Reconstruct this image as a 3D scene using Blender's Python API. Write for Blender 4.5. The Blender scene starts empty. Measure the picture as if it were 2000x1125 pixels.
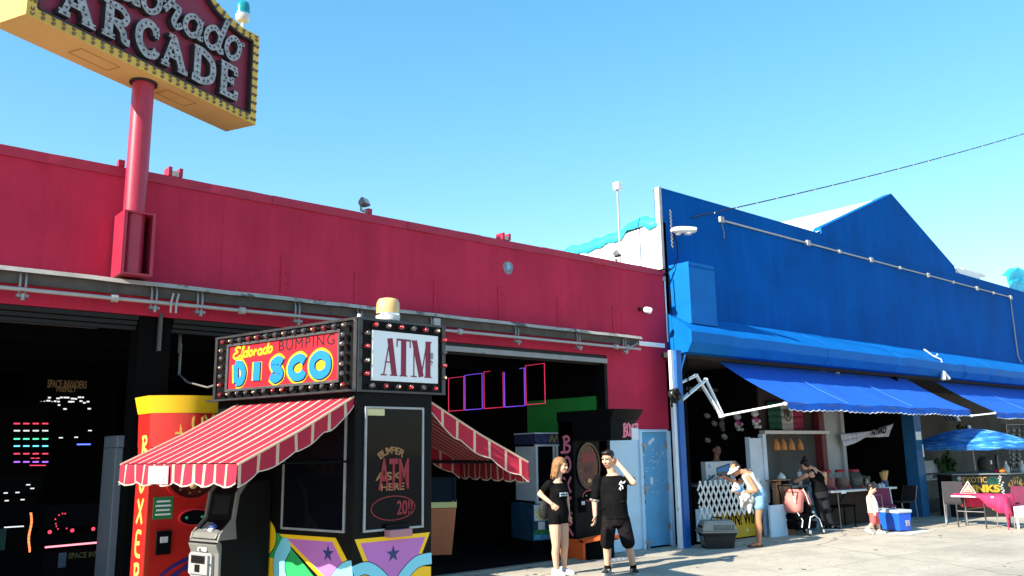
import bpy, bmesh, math, random
from math import sin, cos, pi, radians, atan2, sqrt
from mathutils import Vector as V, Matrix, Quaternion

SC = bpy.context.scene
COL = SC.collection
rnd = random.Random(7)

# ------------------------------------------------------------------ camera
YAW, PITCH, ROLL = radians(49.449), radians(10.833), radians(-0.880)
fw = V((cos(YAW) * cos(PITCH), sin(YAW) * cos(PITCH), sin(PITCH)))
rt = V((sin(YAW), -cos(YAW), 0))
up = rt.cross(fw)
rt, up = cos(ROLL) * rt + sin(ROLL) * up, -sin(ROLL) * rt + cos(ROLL) * up
cd = bpy.data.cameras.new("camera")
cam = bpy.data.objects.new("camera", cd)
COL.objects.link(cam)
cam.matrix_world = Matrix(((rt.x, up.x, -fw.x, 0), (rt.y, up.y, -fw.y, 0), (rt.z, up.z, -fw.z, 1.75), (0, 0, 0, 1)))
cd.sensor_width = 36.0
cd.lens = 36.0 * 1647.77 / 2000.0
cd.clip_start = 0.1
cd.clip_end = 3000
SC.camera = cam

# ------------------------------------------------------------------ sky, sun, exposure
SUN_AZ, SUN_EL = radians(179.2), radians(31.0)          # world angle of the sun, counter-clockwise from +X
sdir = V((cos(SUN_AZ) * cos(SUN_EL), sin(SUN_AZ) * cos(SUN_EL), sin(SUN_EL)))
w = bpy.data.worlds.new("World")
SC.world = w
w.use_nodes = True
nt = w.node_tree
bg = nt.nodes["Background"]
sky = nt.nodes.new("ShaderNodeTexSky")
sky.sky_type = 'NISHITA'
sky.sun_disc = False
sky.sun_elevation = SUN_EL
sky.sun_rotation = atan2(sdir.x, sdir.y)
sky.air_density = 1.0
sky.dust_density = 0.25
sky.ozone_density = 1.6
hs = nt.nodes.new("ShaderNodeHueSaturation")
hs.inputs['Saturation'].default_value = 1.38
hs.inputs['Hue'].default_value = 0.491
hs.inputs['Value'].default_value = 1.38
nt.links.new(sky.outputs[0], hs.inputs['Color'])
gm = nt.nodes.new("ShaderNodeGamma")
gm.inputs['Gamma'].default_value = 0.72
nt.links.new(hs.outputs[0], gm.inputs['Color'])
nt.links.new(gm.outputs[0], bg.inputs[0])
bg.inputs[1].default_value = 0.15
sl = bpy.data.lights.new("sun", 'SUN')
sl.energy = 5.0
sl.angle = radians(0.53)
sl.color = (1.0, 0.93, 0.80)
so = bpy.data.objects.new("sun", sl)
COL.objects.link(so)
so.rotation_euler = sdir.to_track_quat('Z', 'Y').to_euler()
so.location = (0, -5, 30)
SC.view_settings.view_transform = 'Standard'
SC.view_settings.look = 'None'
SC.view_settings.exposure = 1.2
SC.view_settings.gamma = 1.0
SC.render.engine = 'CYCLES'
SC.cycles.max_bounces = 6

# ------------------------------------------------------------------ materials
MATS = {}


def lin(*c):
    return tuple(((x / 255.0) / 12.92 if x <= 10 else (((x / 255.0) + 0.055) / 1.055) ** 2.4) for x in c)


def mat(name, col, rough=0.6, var=0.10, scale=2.5, bump=0.0, bscale=60, metal=0.0, spec=0.4, streak=0.0, wear=None, wear_amt=0.55, wear_scale=4.0,
        drip=0.0, emit=0.0, trans=0.0, coat=0.0, ior=1.45, alpha=1.0):
    if name in MATS:
        return MATS[name]
    m = bpy.data.materials.new(name)
    m.use_nodes = True
    t = m.node_tree
    N, Lk = t.nodes, t.links
    b = N["Principled BSDF"]
    b.inputs['Roughness'].default_value = rough
    b.inputs['Metallic'].default_value = metal
    b.inputs['Specular IOR Level'].default_value = spec
    b.inputs['IOR'].default_value = ior
    b.inputs['Coat Weight'].default_value = coat
    b.inputs['Transmission Weight'].default_value = trans
    b.inputs['Alpha'].default_value = alpha
    tc = N.new("ShaderNodeTexCoord")
    co = tc.outputs['Object']
    c = None
    if var > 0:
        n = N.new("ShaderNodeTexNoise")
        n.inputs['Scale'].default_value = scale
        n.inputs['Detail'].default_value = 6
        n.inputs['Roughness'].default_value = 0.6
        Lk.new(co, n.inputs['Vector'])
        mx = N.new("ShaderNodeMix")
        mx.data_type = 'RGBA'
        mx.inputs['A'].default_value = (*[max(0, x * (1 - var)) for x in col], 1)
        mx.inputs['B'].default_value = (*[min(1, x * (1 + var)) for x in col], 1)
        rp = N.new("ShaderNodeMapRange")
        rp.inputs['From Min'].default_value = 0.3
        rp.inputs['From Max'].default_value = 0.7
        Lk.new(n.outputs['Fac'], rp.inputs['Value'])
        Lk.new(rp.outputs[0], mx.inputs['Factor'])
        c = mx.outputs['Result']
        rr = N.new("ShaderNodeMapRange")
        rr.inputs['To Min'].default_value = max(0.02, rough - 0.08)
        rr.inputs['To Max'].default_value = min(1, rough + 0.08)
        Lk.new(n.outputs['Fac'], rr.inputs['Value'])
        Lk.new(rr.outputs[0], b.inputs['Roughness'])
    if streak > 0:
        mp = N.new("ShaderNodeMapping")
        mp.inputs['Scale'].default_value = (5.0, 5.0, 0.35)
        Lk.new(co, mp.inputs['Vector'])
        n2 = N.new("ShaderNodeTexNoise")
        n2.inputs['Scale'].default_value = 2.2
        n2.inputs['Detail'].default_value = 5
        Lk.new(mp.outputs[0], n2.inputs['Vector'])
        r2 = N.new("ShaderNodeMapRange")
        r2.inputs['From Min'].default_value = 0.48
        r2.inputs['From Max'].default_value = 0.80
        r2.inputs['To Max'].default_value = streak
        Lk.new(n2.outputs['Fac'], r2.inputs['Value'])
        m2 = N.new("ShaderNodeMix")
        m2.data_type = 'RGBA'
        Lk.new(r2.outputs[0], m2.inputs['Factor'])
        if c is None:
            m2.inputs['A'].default_value = (*col, 1)
        else:
            Lk.new(c, m2.inputs['A'])
        m2.inputs['B'].default_value = (*[min(1, x * 1.7 + 0.02) for x in col], 1)
        c = m2.outputs['Result']
    if drip > 0:
        mp = N.new("ShaderNodeMapping")
        mp.inputs['Scale'].default_value = (2.6, 2.6, 0.20)
        mp.inputs['Location'].default_value = (3.3, 1.7, 0.4)
        Lk.new(co, mp.inputs['Vector'])
        n2 = N.new("ShaderNodeTexNoise")
        n2.inputs['Scale'].default_value = 1.7
        n2.inputs['Detail'].default_value = 7
        n2.inputs['Roughness'].default_value = 0.7
        Lk.new(mp.outputs[0], n2.inputs['Vector'])
        n4 = N.new("ShaderNodeTexNoise")
        n4.inputs['Scale'].default_value = 0.55
        n4.inputs['Detail'].default_value = 5
        Lk.new(co, n4.inputs['Vector'])
        ml = N.new("ShaderNodeMath")
        ml.operation = 'ADD'
        Lk.new(n2.outputs['Fac'], ml.inputs[0])
        Lk.new(n4.outputs['Fac'], ml.inputs[1])
        r2 = N.new("ShaderNodeMapRange")
        r2.inputs['From Min'].default_value = 0.95
        r2.inputs['From Max'].default_value = 1.30
        r2.inputs['To Max'].default_value = drip
        Lk.new(ml.outputs[0], r2.inputs['Value'])
        m2 = N.new("ShaderNodeMix")
        m2.data_type = 'RGBA'
        Lk.new(r2.outputs[0], m2.inputs['Factor'])
        if c is None:
            m2.inputs['A'].default_value = (*col, 1)
        else:
            Lk.new(c, m2.inputs['A'])
        m2.inputs['B'].default_value = (*[x * 0.42 for x in col], 1)
        c = m2.outputs['Result']
    if wear:
        n3 = N.new("ShaderNodeTexNoise")
        n3.inputs['Scale'].default_value = wear_scale
        n3.inputs['Detail'].default_value = 9
        n3.inputs['Roughness'].default_value = 0.65
        Lk.new(co, n3.inputs['Vector'])
        r3 = N.new("ShaderNodeMapRange")
        r3.inputs['From Min'].default_value = wear_amt
        r3.inputs['From Max'].default_value = wear_amt + 0.05
        Lk.new(n3.outputs['Fac'], r3.inputs['Value'])
        m3 = N.new("ShaderNodeMix")
        m3.data_type = 'RGBA'
        Lk.new(r3.outputs[0], m3.inputs['Factor'])
        if c is None:
            m3.inputs['A'].default_value = (*col, 1)
        else:
            Lk.new(c, m3.inputs['A'])
        m3.inputs['B'].default_value = (*wear, 1)
        c = m3.outputs['Result']
    if c is None:
        b.inputs['Base Color'].default_value = (*col, 1)
    else:
        Lk.new(c, b.inputs['Base Color'])
    if bump > 0:
        nb = N.new("ShaderNodeTexNoise")
        nb.inputs['Scale'].default_value = bscale
        nb.inputs['Detail'].default_value = 4
        Lk.new(co, nb.inputs['Vector'])
        bp = N.new("ShaderNodeBump")
        bp.inputs['Strength'].default_value = bump
        bp.inputs['Distance'].default_value = 0.01
        Lk.new(nb.outputs['Fac'], bp.inputs['Height'])
        Lk.new(bp.outputs[0], b.inputs['Normal'])
    if emit > 0:
        b.inputs['Emission Color'].default_value = (*col, 1)
        b.inputs['Emission Strength'].default_value = emit
    m.diffuse_color = (*col, 1)
    MATS[name] = m
    return m


# ------------------------------------------------------------------ objects, parents, labels
ROOTM = {}        # object name -> matrix of the thing it belongs to
ROOT = {}


def T(name, label, cat, loc=(0, 0, 0), rotz=0.0, group=None):
    o = bpy.data.objects.new(name, None)
    COL.objects.link(o)
    o.empty_display_size = 0.2
    o.location = loc
    o.rotation_euler = (0, 0, rotz)
    o['label'] = label
    o['category'] = cat
    if group:
        o['group'] = group
    ROOTM[o.name] = Matrix.Translation(loc) @ Matrix.Rotation(rotz, 4, 'Z')
    return o


def tag(o, label, cat, group=None):
    o['label'] = label
    o['category'] = cat
    if group:
        o['group'] = group
    return o


def dup(root, loc, rotz, label=None, group=None):
    r = root.copy()
    COL.objects.link(r)
    r.location = loc
    r.rotation_euler = (0, 0, rotz)
    if label:
        r['label'] = label
    if group:
        r['group'] = group
    for ch in list(root.children):
        c = ch.copy()
        COL.objects.link(c)
        c.parent = r
        for g in list(ch.children):
            d = g.copy()
            COL.objects.link(d)
            d.parent = c
    return r


class Fr:
    """a local frame: point(a,b,c) = o + a*u + b*v + c*n"""
    def __init__(s, o, u, v=(0, 0, 1), n=None):
        s.o, s.u, s.v = V(o), V(u).normalized(), V(v).normalized()
        s.n = V(n).normalized() if n is not None else s.u.cross(s.v)

    def __call__(s, a, b, c=0.0):
        return s.o + s.u * a + s.v * b + s.n * c


WORLD = Fr((0, 0, 0), (1, 0, 0), (0, 1, 0), (0, 0, 1))


class M:
    def __init__(s):
        s.v, s.f, s.mi = [], [], []

    def add(s, vs, fs, mi=0):
        k = len(s.v)
        s.v += [V(x) for x in vs]
        s.f += [tuple(i + k for i in f) for f in fs]
        s.mi += [mi] * len(fs)
        return s

    def box(s, a, b, fr=WORLD, mi=0):
        x0, y0, z0 = a
        x1, y1, z1 = b
        p = [fr(x, y, z) for x, y, z in ((x0, y0, z0), (x1, y0, z0), (x1, y1, z0), (x0, y1, z0), (x0, y0, z1), (x1, y0, z1), (x1, y1, z1), (x0, y1, z1))]
        s.add(p, [(0, 3, 2, 1), (4, 5, 6, 7), (0, 1, 5, 4), (1, 2, 6, 5), (2, 3, 7, 6), (3, 0, 4, 7)], mi)
        return s

    def quad(s, p, mi=0):
        return s.add(p, [tuple(range(len(p)))], mi)

    def ring_loft(s, rings, mi=0, cap=True, closed=True):
        """rings: lists of points, all the same length"""
        n = len(rings[0])
        k = len(s.v)
        for r in rings:
            s.v += [V(p) for p in r]
        for i in range(len(rings) - 1):
            for j in range(n if closed else n - 1):
                a, b = k + i * n + j, k + i * n + (j + 1) % n
                s.f.append((a, b, b + n, a + n))
                s.mi.append(mi)
        if cap:
            s.f.append(tuple(k + j for j in range(n))[::-1])
            s.f.append(tuple(k + (len(rings) - 1) * n + j for j in range(n)))
            s.mi += [mi, mi]
        return s

    def tube(s, pts, r, n=8, mi=0, cap=True):
        pts = [V(p) for p in pts]
        rs = r if isinstance(r, (list, tuple)) else [r] * len(pts)
        rings = []
        prev = None
        for i, p in enumerate(pts):
            d = (pts[min(i + 1, len(pts) - 1)] - pts[max(i - 1, 0)])
            if d.length < 1e-9:
                d = V((0, 0, 1))
            d.normalize()
            if prev is None:
                a = V((0, 0, 1)) if abs(d.z) < 0.9 else V((1, 0, 0))
                x = a.cross(d).normalized()
            else:
                x = (prev - d * prev.dot(d))
                x = x.normalized() if x.length > 1e-6 else d.orthogonal().normalized()
            prev = x
            y = d.cross(x)
            rings.append([p + (x * cos(2 * pi * j / n) + y * sin(2 * pi * j / n)) * rs[i] for j in range(n)])
        return s.ring_loft(rings, mi, cap)

    def cyl(s, a, b, r0, r1=None, n=16, mi=0):
        return s.tube([a, b], [r0, r0 if r1 is None else r1], n, mi)

    def lathe(s, prof, c, n=20, mi=0, axis=(0, 0, 1), cap=True):
        """prof: (radius, height) pairs along axis from c"""
        ax = V(axis).normalized()
        x = ax.orthogonal().normalized()
        y = ax.cross(x)
        c = V(c)
        return s.ring_loft([[c + ax * h + (x * cos(2 * pi * j / n) + y * sin(2 * pi * j / n)) * max(r, 1e-4) for j in range(n)] for r, h in prof], mi, cap)

    def ell(s, c, r, rot=None, nu=14, nv=9, mi=0):
        c = V(c)
        rings = []
        for i in range(nv):
            t = pi * (i + 0.03) / (nv - 1 + 0.06)
            ring = []
            for j in range(nu):
                p = V((r[0] * sin(t) * cos(2 * pi * j / nu), r[1] * sin(t) * sin(2 * pi * j / nu), -r[2] * cos(t)))
                if rot is not None:
                    p = rot @ p
                ring.append(c + p)
            rings.append(ring)
        return s.ring_loft(rings, mi, True)

    def cap(s, a, b, r0, r1, n=10, mi=0):
        """capsule between two points"""
        a, b = V(a), V(b)
        d = b - a
        L = d.length
        d = d / L if L > 1e-9 else V((0, 0, 1))
        pts, rs = [], []
        for k in range(4):
            t = (pi / 2) * (1 - k / 4)
            pts.append(a - d * r0 * sin(t)); rs.append(max(r0 * cos(t), 1e-3))
        pts.append(a); rs.append(r0)
        pts.append(b); rs.append(r1)
        for k in range(1, 5):
            t = (pi / 2) * (k / 4)
            pts.append(b + d * r1 * sin(t)); rs.append(max(r1 * cos(t), 1e-3))
        x = d.orthogonal().normalized()
        y = d.cross(x)
        rings = [[p + (x * cos(2 * pi * j / n) + y * sin(2 * pi * j / n)) * r for j in range(n)] for p, r in zip(pts, rs)]
        return s.ring_loft(rings, mi, True)

    def prism(s, poly, fr, z0, z1, mi=0, side=None):
        """extruded polygon given in the frame's (a,b) plane"""
        n = len(poly)
        area = sum(poly[i][0] * poly[(i + 1) % n][1] - poly[(i + 1) % n][0] * poly[i][1] for i in range(n))
        if area < 0:
            poly = poly[::-1]
        k = len(s.v)
        s.v += [fr(a, b, z0) for a, b in poly] + [fr(a, b, z1) for a, b in poly]
        s.f.append(tuple(k + i for i in range(n))[::-1])
        s.f.append(tuple(k + n + i for i in range(n)))
        s.mi += [mi, mi]
        for i in range(n):
            j = (i + 1) % n
            s.f.append((k + i, k + j, k + n + j, k + n + i))
            s.mi.append(mi if side is None else side)
        return s

    def ribbon(s, pts, wd, fr, z0, z1, mi=0, closed=False, side=None):
        """a stroke of width wd along pts in the frame's plane"""
        n = len(pts)
        L, R = [], []
        for i in range(n):
            p = V((pts[i][0], pts[i][1]))
            a = V(pts[(i - 1) % n] if closed or i > 0 else pts[i])
            b = V(pts[(i + 1) % n] if closed or i < n - 1 else pts[i])
            d1, d2 = (p - a), (b - p)
            d1 = d1.normalized() if d1.length > 1e-9 else d2.normalized()
            d2 = d2.normalized() if d2.length > 1e-9 else d1
            t = (d1 + d2)
            t = t.normalized() if t.length > 1e-6 else d1
            nn = V((-t.y, t.x))
            k = min(1.8, 1 / max(0.4, abs(nn.dot(V((-d1.y, d1.x))))))
            hw = (wd[i] if isinstance(wd, (list, tuple)) else wd) * 0.5 * k
            L.append(p + nn * hw)
            R.append(p - nn * hw)
        rings = [[fr(L[i].x, L[i].y, z0), fr(R[i].x, R[i].y, z0), fr(R[i].x, R[i].y, z1), fr(L[i].x, L[i].y, z1)] for i in range(n)]
        if closed:
            rings.append(rings[0])
        k = len(s.f)
        s.ring_loft(rings, mi, not closed)
        if side is not None:
            for q in range(k, len(s.f)):
                s.mi[q] = side
            for i in range(len(rings) - 1):
                s.mi[k + i * 4 + 2] = mi
        return s

    def build(s, name, mats, parent=None, smooth=None, bevel=0.0, sub=0, local=False):
        me = bpy.data.meshes.new(name)
        vs = s.v
        if parent is not None and not local:
            root = ROOT.get(parent.name, parent.name)
            inv = ROOTM[root].inverted()
            vs = [inv @ p for p in vs]
        me.from_pydata([tuple(p) for p in vs], [], s.f)
        if not isinstance(mats, (list, tuple)):
            mats = [mats]
        for m_ in mats:
            me.materials.append(m_)
        me.polygons.foreach_set('material_index', s.mi)
        bm = bmesh.new()
        bm.from_mesh(me)
        bmesh.ops.recalc_face_normals(bm, faces=bm.faces)
        bm.to_mesh(me)
        bm.free()
        if smooth is not None:
            me.polygons.foreach_set('use_smooth', [True] * len(me.polygons))
            if smooth < 170:
                me.set_sharp_from_angle(angle=radians(smooth))
        me.update()
        o = bpy.data.objects.new(name, me)
        COL.objects.link(o)
        if bevel > 0:
            bv = o.modifiers.new('bevel', 'BEVEL')
            bv.width = bevel
            bv.segments = 2
            bv.limit_method = 'ANGLE'
            bv.angle_limit = radians(40)
        if sub:
            sb = o.modifiers.new('sub', 'SUBSURF')
            sb.levels = sub
            sb.render_levels = sub
        if parent is not None:
            o.parent = parent
            ROOT[o.name] = ROOT.get(parent.name, parent.name)
        return o


def single(mesh, name, mats, label, cat, loc=(0, 0, 0), group=None, **kw):
    """a thing that is one mesh, its origin at loc"""
    mesh.v = [p - V(loc) for p in mesh.v]
    o = mesh.build(name, mats, None, **kw)
    o.location = loc
    ROOTM[o.name] = Matrix.Translation(loc)
    return tag(o, label, cat, group)


def blob(shells, voxel, smooth=4, fac=0.5):
    """one continuous surface out of overlapping closed shells; returns an M"""
    me = bpy.data.meshes.new('tmp')
    me.from_pydata([tuple(p) for p in shells.v], [], shells.f)
    bm = bmesh.new(); bm.from_mesh(me)
    bmesh.ops.recalc_face_normals(bm, faces=bm.faces)
    bm.to_mesh(me); bm.free()
    o = bpy.data.objects.new('tmp', me)
    COL.objects.link(o)
    r = o.modifiers.new('r', 'REMESH')
    r.mode = 'VOXEL'
    r.voxel_size = voxel
    if smooth:
        q = o.modifiers.new('s', 'SMOOTH')
        q.iterations = smooth
        q.factor = fac
    dg = bpy.context.evaluated_depsgraph_get()
    em = bpy.data.meshes.new_from_object(o.evaluated_get(dg))
    out = M()
    out.add([v.co.copy() for v in em.vertices], [tuple(p.vertices) for p in em.polygons])
    bpy.data.objects.remove(o)
    bpy.data.meshes.remove(em)
    bpy.data.meshes.remove(me)
    return out


def text_mesh(txt, fr, box, depth, z0=0.0, bold=0.0, shear=0.0, mi=0, m=None, space=1.0):
    """lettering fitted to box=(a0,b0,a1,b1) in a frame's plane, raised by depth"""
    cu = bpy.data.curves.new('t', 'FONT')
    cu.body = txt
    cu.size = 1
    cu.extrude = 0.5
    cu.offset = bold
    cu.shear = shear
    cu.space_character = space
    cu.resolution_u = 4
    o = bpy.data.objects.new('t', cu)
    COL.objects.link(o)
    dg = bpy.context.evaluated_depsgraph_get()
    em = bpy.data.meshes.new_from_object(o.evaluated_get(dg))
    vs = [v.co.copy() for v in em.vertices]
    x0, x1 = min(v.x for v in vs), max(v.x for v in vs)
    y0, y1 = min(v.y for v in vs), max(v.y for v in vs)
    a0, b0, a1, b1 = box
    m = m or M()
    m.add([fr(a0 + (v.x - x0) / (x1 - x0) * (a1 - a0), b0 + (v.y - y0) / (y1 - y0) * (b1 - b0), z0 + (v.z + 0.5) * depth) for v in vs],
          [tuple(p.vertices) for p in em.polygons], mi)
    bpy.data.objects.remove(o)
    bpy.data.meshes.remove(em)
    bpy.data.curves.remove(cu)
    return m


def smooth_path(pts, k=5, closed=False):
    """Catmull-Rom through 2D points"""
    n = len(pts)
    out = []
    for i in range(n if closed else n - 1):
        p = [V(pts[(i + j) % n]) if closed else V(pts[min(max(i + j, 0), n - 1)]) for j in (-1, 0, 1, 2)]
        for q in range(k):
            t = q / k
            out.append(tuple(0.5 * ((2 * p[1]) + (p[2] - p[0]) * t + (2 * p[0] - 5 * p[1] + 4 * p[2] - p[3]) * t * t + (3 * p[1] - p[0] - 3 * p[2] + p[3]) * t ** 3)))
    if not closed:
        out.append(tuple(pts[-1]))
    return out


def circ(cx, cy, rx, ry=None, n=24, a0=0.0, a1=2 * pi):
    ry = rx if ry is None else ry
    full = abs(a1 - a0) > 2 * pi - 1e-6
    return [(cx + rx * cos(a0 + (a1 - a0) * i / (n if full else n - 1)), cy + ry * sin(a0 + (a1 - a0) * i / (n if full else n - 1))) for i in range(n)]


# palette ------------------------------------------------------------
red_paint = mat('red_paint', (0.45, 0.025, 0.064), 0.7, 0.2, 0.6, 0.15, 40, spec=0.12, streak=0.06, drip=0.32, wear=(0.16, 0.10, 0.11), wear_amt=0.735, wear_scale=5)
red_trim = mat('red_trim', (0.36, 0.016, 0.05), 0.55, 0.15, 3, 0.15, 30, wear=(0.22, 0.22, 0.25), wear_amt=0.70, wear_scale=2.2)
red_pole = mat('red_pole', (0.34, 0.020, 0.050), 0.38, 0.1, 4, 0.05, 30, spec=0.5)
blue_paint = mat('blue_paint', (0.0, 0.078, 0.33), 0.75, 0.2, 0.7, 0.15, 30, spec=0.05, streak=0.2, drip=0.25, wear=(0.10, 0.22, 0.40), wear_amt=0.70, wear_scale=6)
blue_trim = mat('blue_trim', (0.002, 0.125, 0.43), 0.6, 0.12, 2, 0.1, 25, spec=0.12)
blue_cloth = mat('blue_cloth', (0.004, 0.10, 0.53), 0.85, 0.08, 1.5, 0.15, 200)
lightblue = mat('light_blue_paint', (0.48, 0.66, 0.82), 0.55, 0.08, 2.5, 0.15, 30, wear=(0.20, 0.26, 0.34), wear_amt=0.69, wear_scale=5)
doorblue = mat('door_blue_paint', (0.10, 0.34, 0.60), 0.5, 0.14, 3, 0.15, 30, wear=(0.3, 0.48, 0.62), wear_amt=0.72, wear_scale=9)
white_paint = mat('white_paint', (0.78, 0.78, 0.76), 0.6, 0.06, 2, 0.1, 30, wear=(0.45, 0.45, 0.44), wear_amt=0.68, wear_scale=5)
white_wall = mat('white_wall_paint', (0.80, 0.80, 0.78), 0.7, 0.06, 1.2, 0.2, 25)
galv = mat('galvanised_steel', (0.22, 0.22, 0.22), 0.45, 0.18, 5, 0.1, 60, metal=0.4)
grey_pvc = mat('grey_conduit', (0.34, 0.345, 0.35), 0.5, 0.08, 5)
weathered = mat('weathered_wood', (0.075, 0.066, 0.062), 0.85, 0.25, 6, 0.3, 50)
black_paint = mat('black_paint', (0.0045, 0.0045, 0.005), 0.5, 0.15, 5, 0.05, 60, spec=0.12)
black_matte = mat('black_matte', (0.004, 0.004, 0.0045), 0.9, 0.1, 5, spec=0.05)
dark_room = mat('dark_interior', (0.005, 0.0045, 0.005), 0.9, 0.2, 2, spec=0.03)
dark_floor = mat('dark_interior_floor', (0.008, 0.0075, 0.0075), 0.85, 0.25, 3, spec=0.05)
grey_metal = mat('grey_metal', (0.30, 0.31, 0.33), 0.4, 0.12, 6, metal=0.3)
chrome = mat('chrome', (0.75, 0.76, 0.78), 0.18, 0.05, 6, metal=1.0)
glass_dark = mat('dark_glass', (0.003, 0.004, 0.006), 0.06, 0, spec=0.12)
skin = mat('skin', (0.66, 0.37, 0.25), 0.55, 0.07, 9, spec=0.3)
skin_tan = mat('tanned_skin', (0.44, 0.20, 0.11), 0.55, 0.08, 9, spec=0.3)
rubber = mat('black_rubber', (0.012, 0.012, 0.012), 0.8, 0.1, 9)
yellow = mat('yellow_paint', (0.80, 0.50, 0.02), 0.5, 0.06, 4)
W = 10.23        # plane of the two shop fronts


def concrete():
    m = bpy.data.materials.new('worn_concrete')
    m.use_nodes = True
    t = m.node_tree
    N, Lk = t.nodes, t.links
    b = N["Principled BSDF"]
    b.inputs['Roughness'].default_value = 0.85
    b.inputs['Specular IOR Level'].default_value = 0.2
    tc = N.new("ShaderNodeTexCoord")
    mp = N.new("ShaderNodeMapping")
    mp.inputs['Rotation'].default_value = (0, 0, radians(3))
    mp.inputs['Location'].default_value = (0.9, 0.35, 0)
    Lk.new(tc.outputs['Object'], mp.inputs[0])
    br = N.new("ShaderNodeTexBrick")
    br.offset = 0.37
    br.inputs['Scale'].default_value = 1.0
    br.inputs['Brick Width'].default_value = 3.4
    br.inputs['Row Height'].default_value = 1.55
    br.inputs['Mortar Size'].default_value = 0.008
    br.inputs['Mortar Smooth'].default_value = 0.3
    br.inputs['Color1'].default_value = (0.44, 0.395, 0.32, 1)
    br.inputs['Color2'].default_value = (0.57, 0.505, 0.41, 1)
    br.inputs['Mortar'].default_value = (0.20, 0.18, 0.155, 1)
    Lk.new(mp.outputs[0], br.inputs['Vector'])
    c = br.outputs['Color']

    def layer(c, scale, lo, hi, colr, amt, detail=6, stretch=None):
        n = N.new("ShaderNodeTexNoise")
        n.inputs['Scale'].default_value = scale
        n.inputs['Detail'].default_value = detail
        n.inputs['Roughness'].default_value = 0.62
        if stretch:
            q = N.new("ShaderNodeMapping")
            q.inputs['Scale'].default_value = stretch
            Lk.new(tc.outputs['Object'], q.inputs[0])
            Lk.new(q.outputs[0], n.inputs['Vector'])
        else:
            Lk.new(tc.outputs['Object'], n.inputs['Vector'])
        r = N.new("ShaderNodeMapRange")
        r.inputs['From Min'].default_value = lo
        r.inputs['From Max'].default_value = hi
        r.inputs['To Max'].default_value = amt
        Lk.new(n.outputs['Fac'], r.inputs['Value'])
        x = N.new("ShaderNodeMix")
        x.data_type = 'RGBA'
        Lk.new(r.outputs[0], x.inputs['Factor'])
        Lk.new(c, x.inputs['A'])
        x.inputs['B'].default_value = (*colr, 1)
        return x.outputs['Result']
    c = layer(c, 0.55, 0.45, 0.75, (0.27, 0.245, 0.205), 0.7)
    c = layer(c, 2.6, 0.50, 0.72, (0.30, 0.27, 0.23), 0.5)
    c = layer(c, 1.1, 0.60, 0.70, (0.60, 0.56, 0.49), 0.5, stretch=(0.5, 2.0, 1))
    c = layer(c, 9.0, 0.60, 0.68, (0.15, 0.13, 0.115), 0.7)
    c = layer(c, 34.0, 0.63, 0.68, (0.085, 0.075, 0.065), 0.8, 2)
    c = layer(c, 90.0, 0.4, 0.8, (0.30, 0.28, 0.24), 0.35, 2)
    vo = N.new("ShaderNodeTexVoronoi")
    vo.feature = 'DISTANCE_TO_EDGE'
    vo.inputs['Scale'].default_value = 0.28
    dn = N.new("ShaderNodeTexNoise")
    dn.inputs['Scale'].default_value = 1.3
    dn.inputs['Detail'].default_value = 5
    ad = N.new("ShaderNodeMix")
    ad.data_type = 'RGBA'
    ad.inputs['Factor'].default_value = 0.35
    Lk.new(tc.outputs['Object'], dn.inputs['Vector'])
    Lk.new(tc.outputs['Object'], ad.inputs['A'])
    Lk.new(dn.outputs['Color'], ad.inputs['B'])
    Lk.new(ad.outputs['Result'], vo.inputs['Vector'])
    r = N.new("ShaderNodeMapRange")
    r.inputs['From Min'].default_value = 0.0
    r.inputs['From Max'].default_value = 0.006
    r.inputs['To Min'].default_value = 0.75
    r.inputs['To Max'].default_value = 0.0
    Lk.new(vo.outputs['Distance'], r.inputs['Value'])
    x = N.new("ShaderNodeMix")
    x.data_type = 'RGBA'
    Lk.new(r.outputs[0], x.inputs['Factor'])
    Lk.new(c, x.inputs['A'])
    x.inputs['B'].default_value = (0.13, 0.12, 0.10, 1)
    Lk.new(x.outputs['Result'], b.inputs['Base Color'])
    nb = N.new("ShaderNodeTexNoise")
    nb.inputs['Scale'].default_value = 45
    nb.inputs['Detail'].default_value = 6
    Lk.new(tc.outputs['Object'], nb.inputs['Vector'])
    bp = N.new("ShaderNodeBump")
    bp.inputs['Strength'].default_value = 0.25
    bp.inputs['Distance'].default_value = 0.01
    Lk.new(nb.outputs['Fac'], bp.inputs['Height'])
    Lk.new(bp.outputs[0], b.inputs['Normal'])
    return m


# ------------------------------------------------------------------ ground
g = M().quad([(-300, -300, 0), (400, -300, 0), (400, 300, 0), (-300, 300, 0)]).build('pavement', concrete())
g['kind'] = 'structure'
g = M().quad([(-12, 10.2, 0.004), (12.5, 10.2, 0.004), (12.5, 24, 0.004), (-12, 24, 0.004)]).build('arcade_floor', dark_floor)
g['kind'] = 'structure'
shop_floor_mat = mat('shop_floor', (0.10, 0.09, 0.08), 0.8, 0.2, 2)
g = M().quad([(12.8, 10.0, 0.004), (34, 10.0, 0.004), (34, 16, 0.004), (12.8, 16, 0.004)]).build('shop_floor', shop_floor_mat)
g['kind'] = 'structure'
kerb_m = mat('sill_concrete', (0.28, 0.26, 0.23), 0.9, 0.2, 4, 0.3, 40)
g = M().box((-12, 10.06, 0.0), (10.9, 10.2, 0.018)).build('threshold_path', kerb_m)
g['kind'] = 'structure'

# ------------------------------------------------------------------ red arcade building
AB = T('arcade_building', 'long low maroon arcade hall with a wide dark open front under a flat parapet', 'building', (2, W, 0))
m = M()
m.box((-12, W, 3.36), (12.62, W + 0.22, 5.0))
facade = m.build('facade', red_paint, AB)
m = M()
m.box((10.93, W, 2.07), (12.55, W + 0.22, 3.36))
m.build('upper_pier', red_paint, AB)
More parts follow.
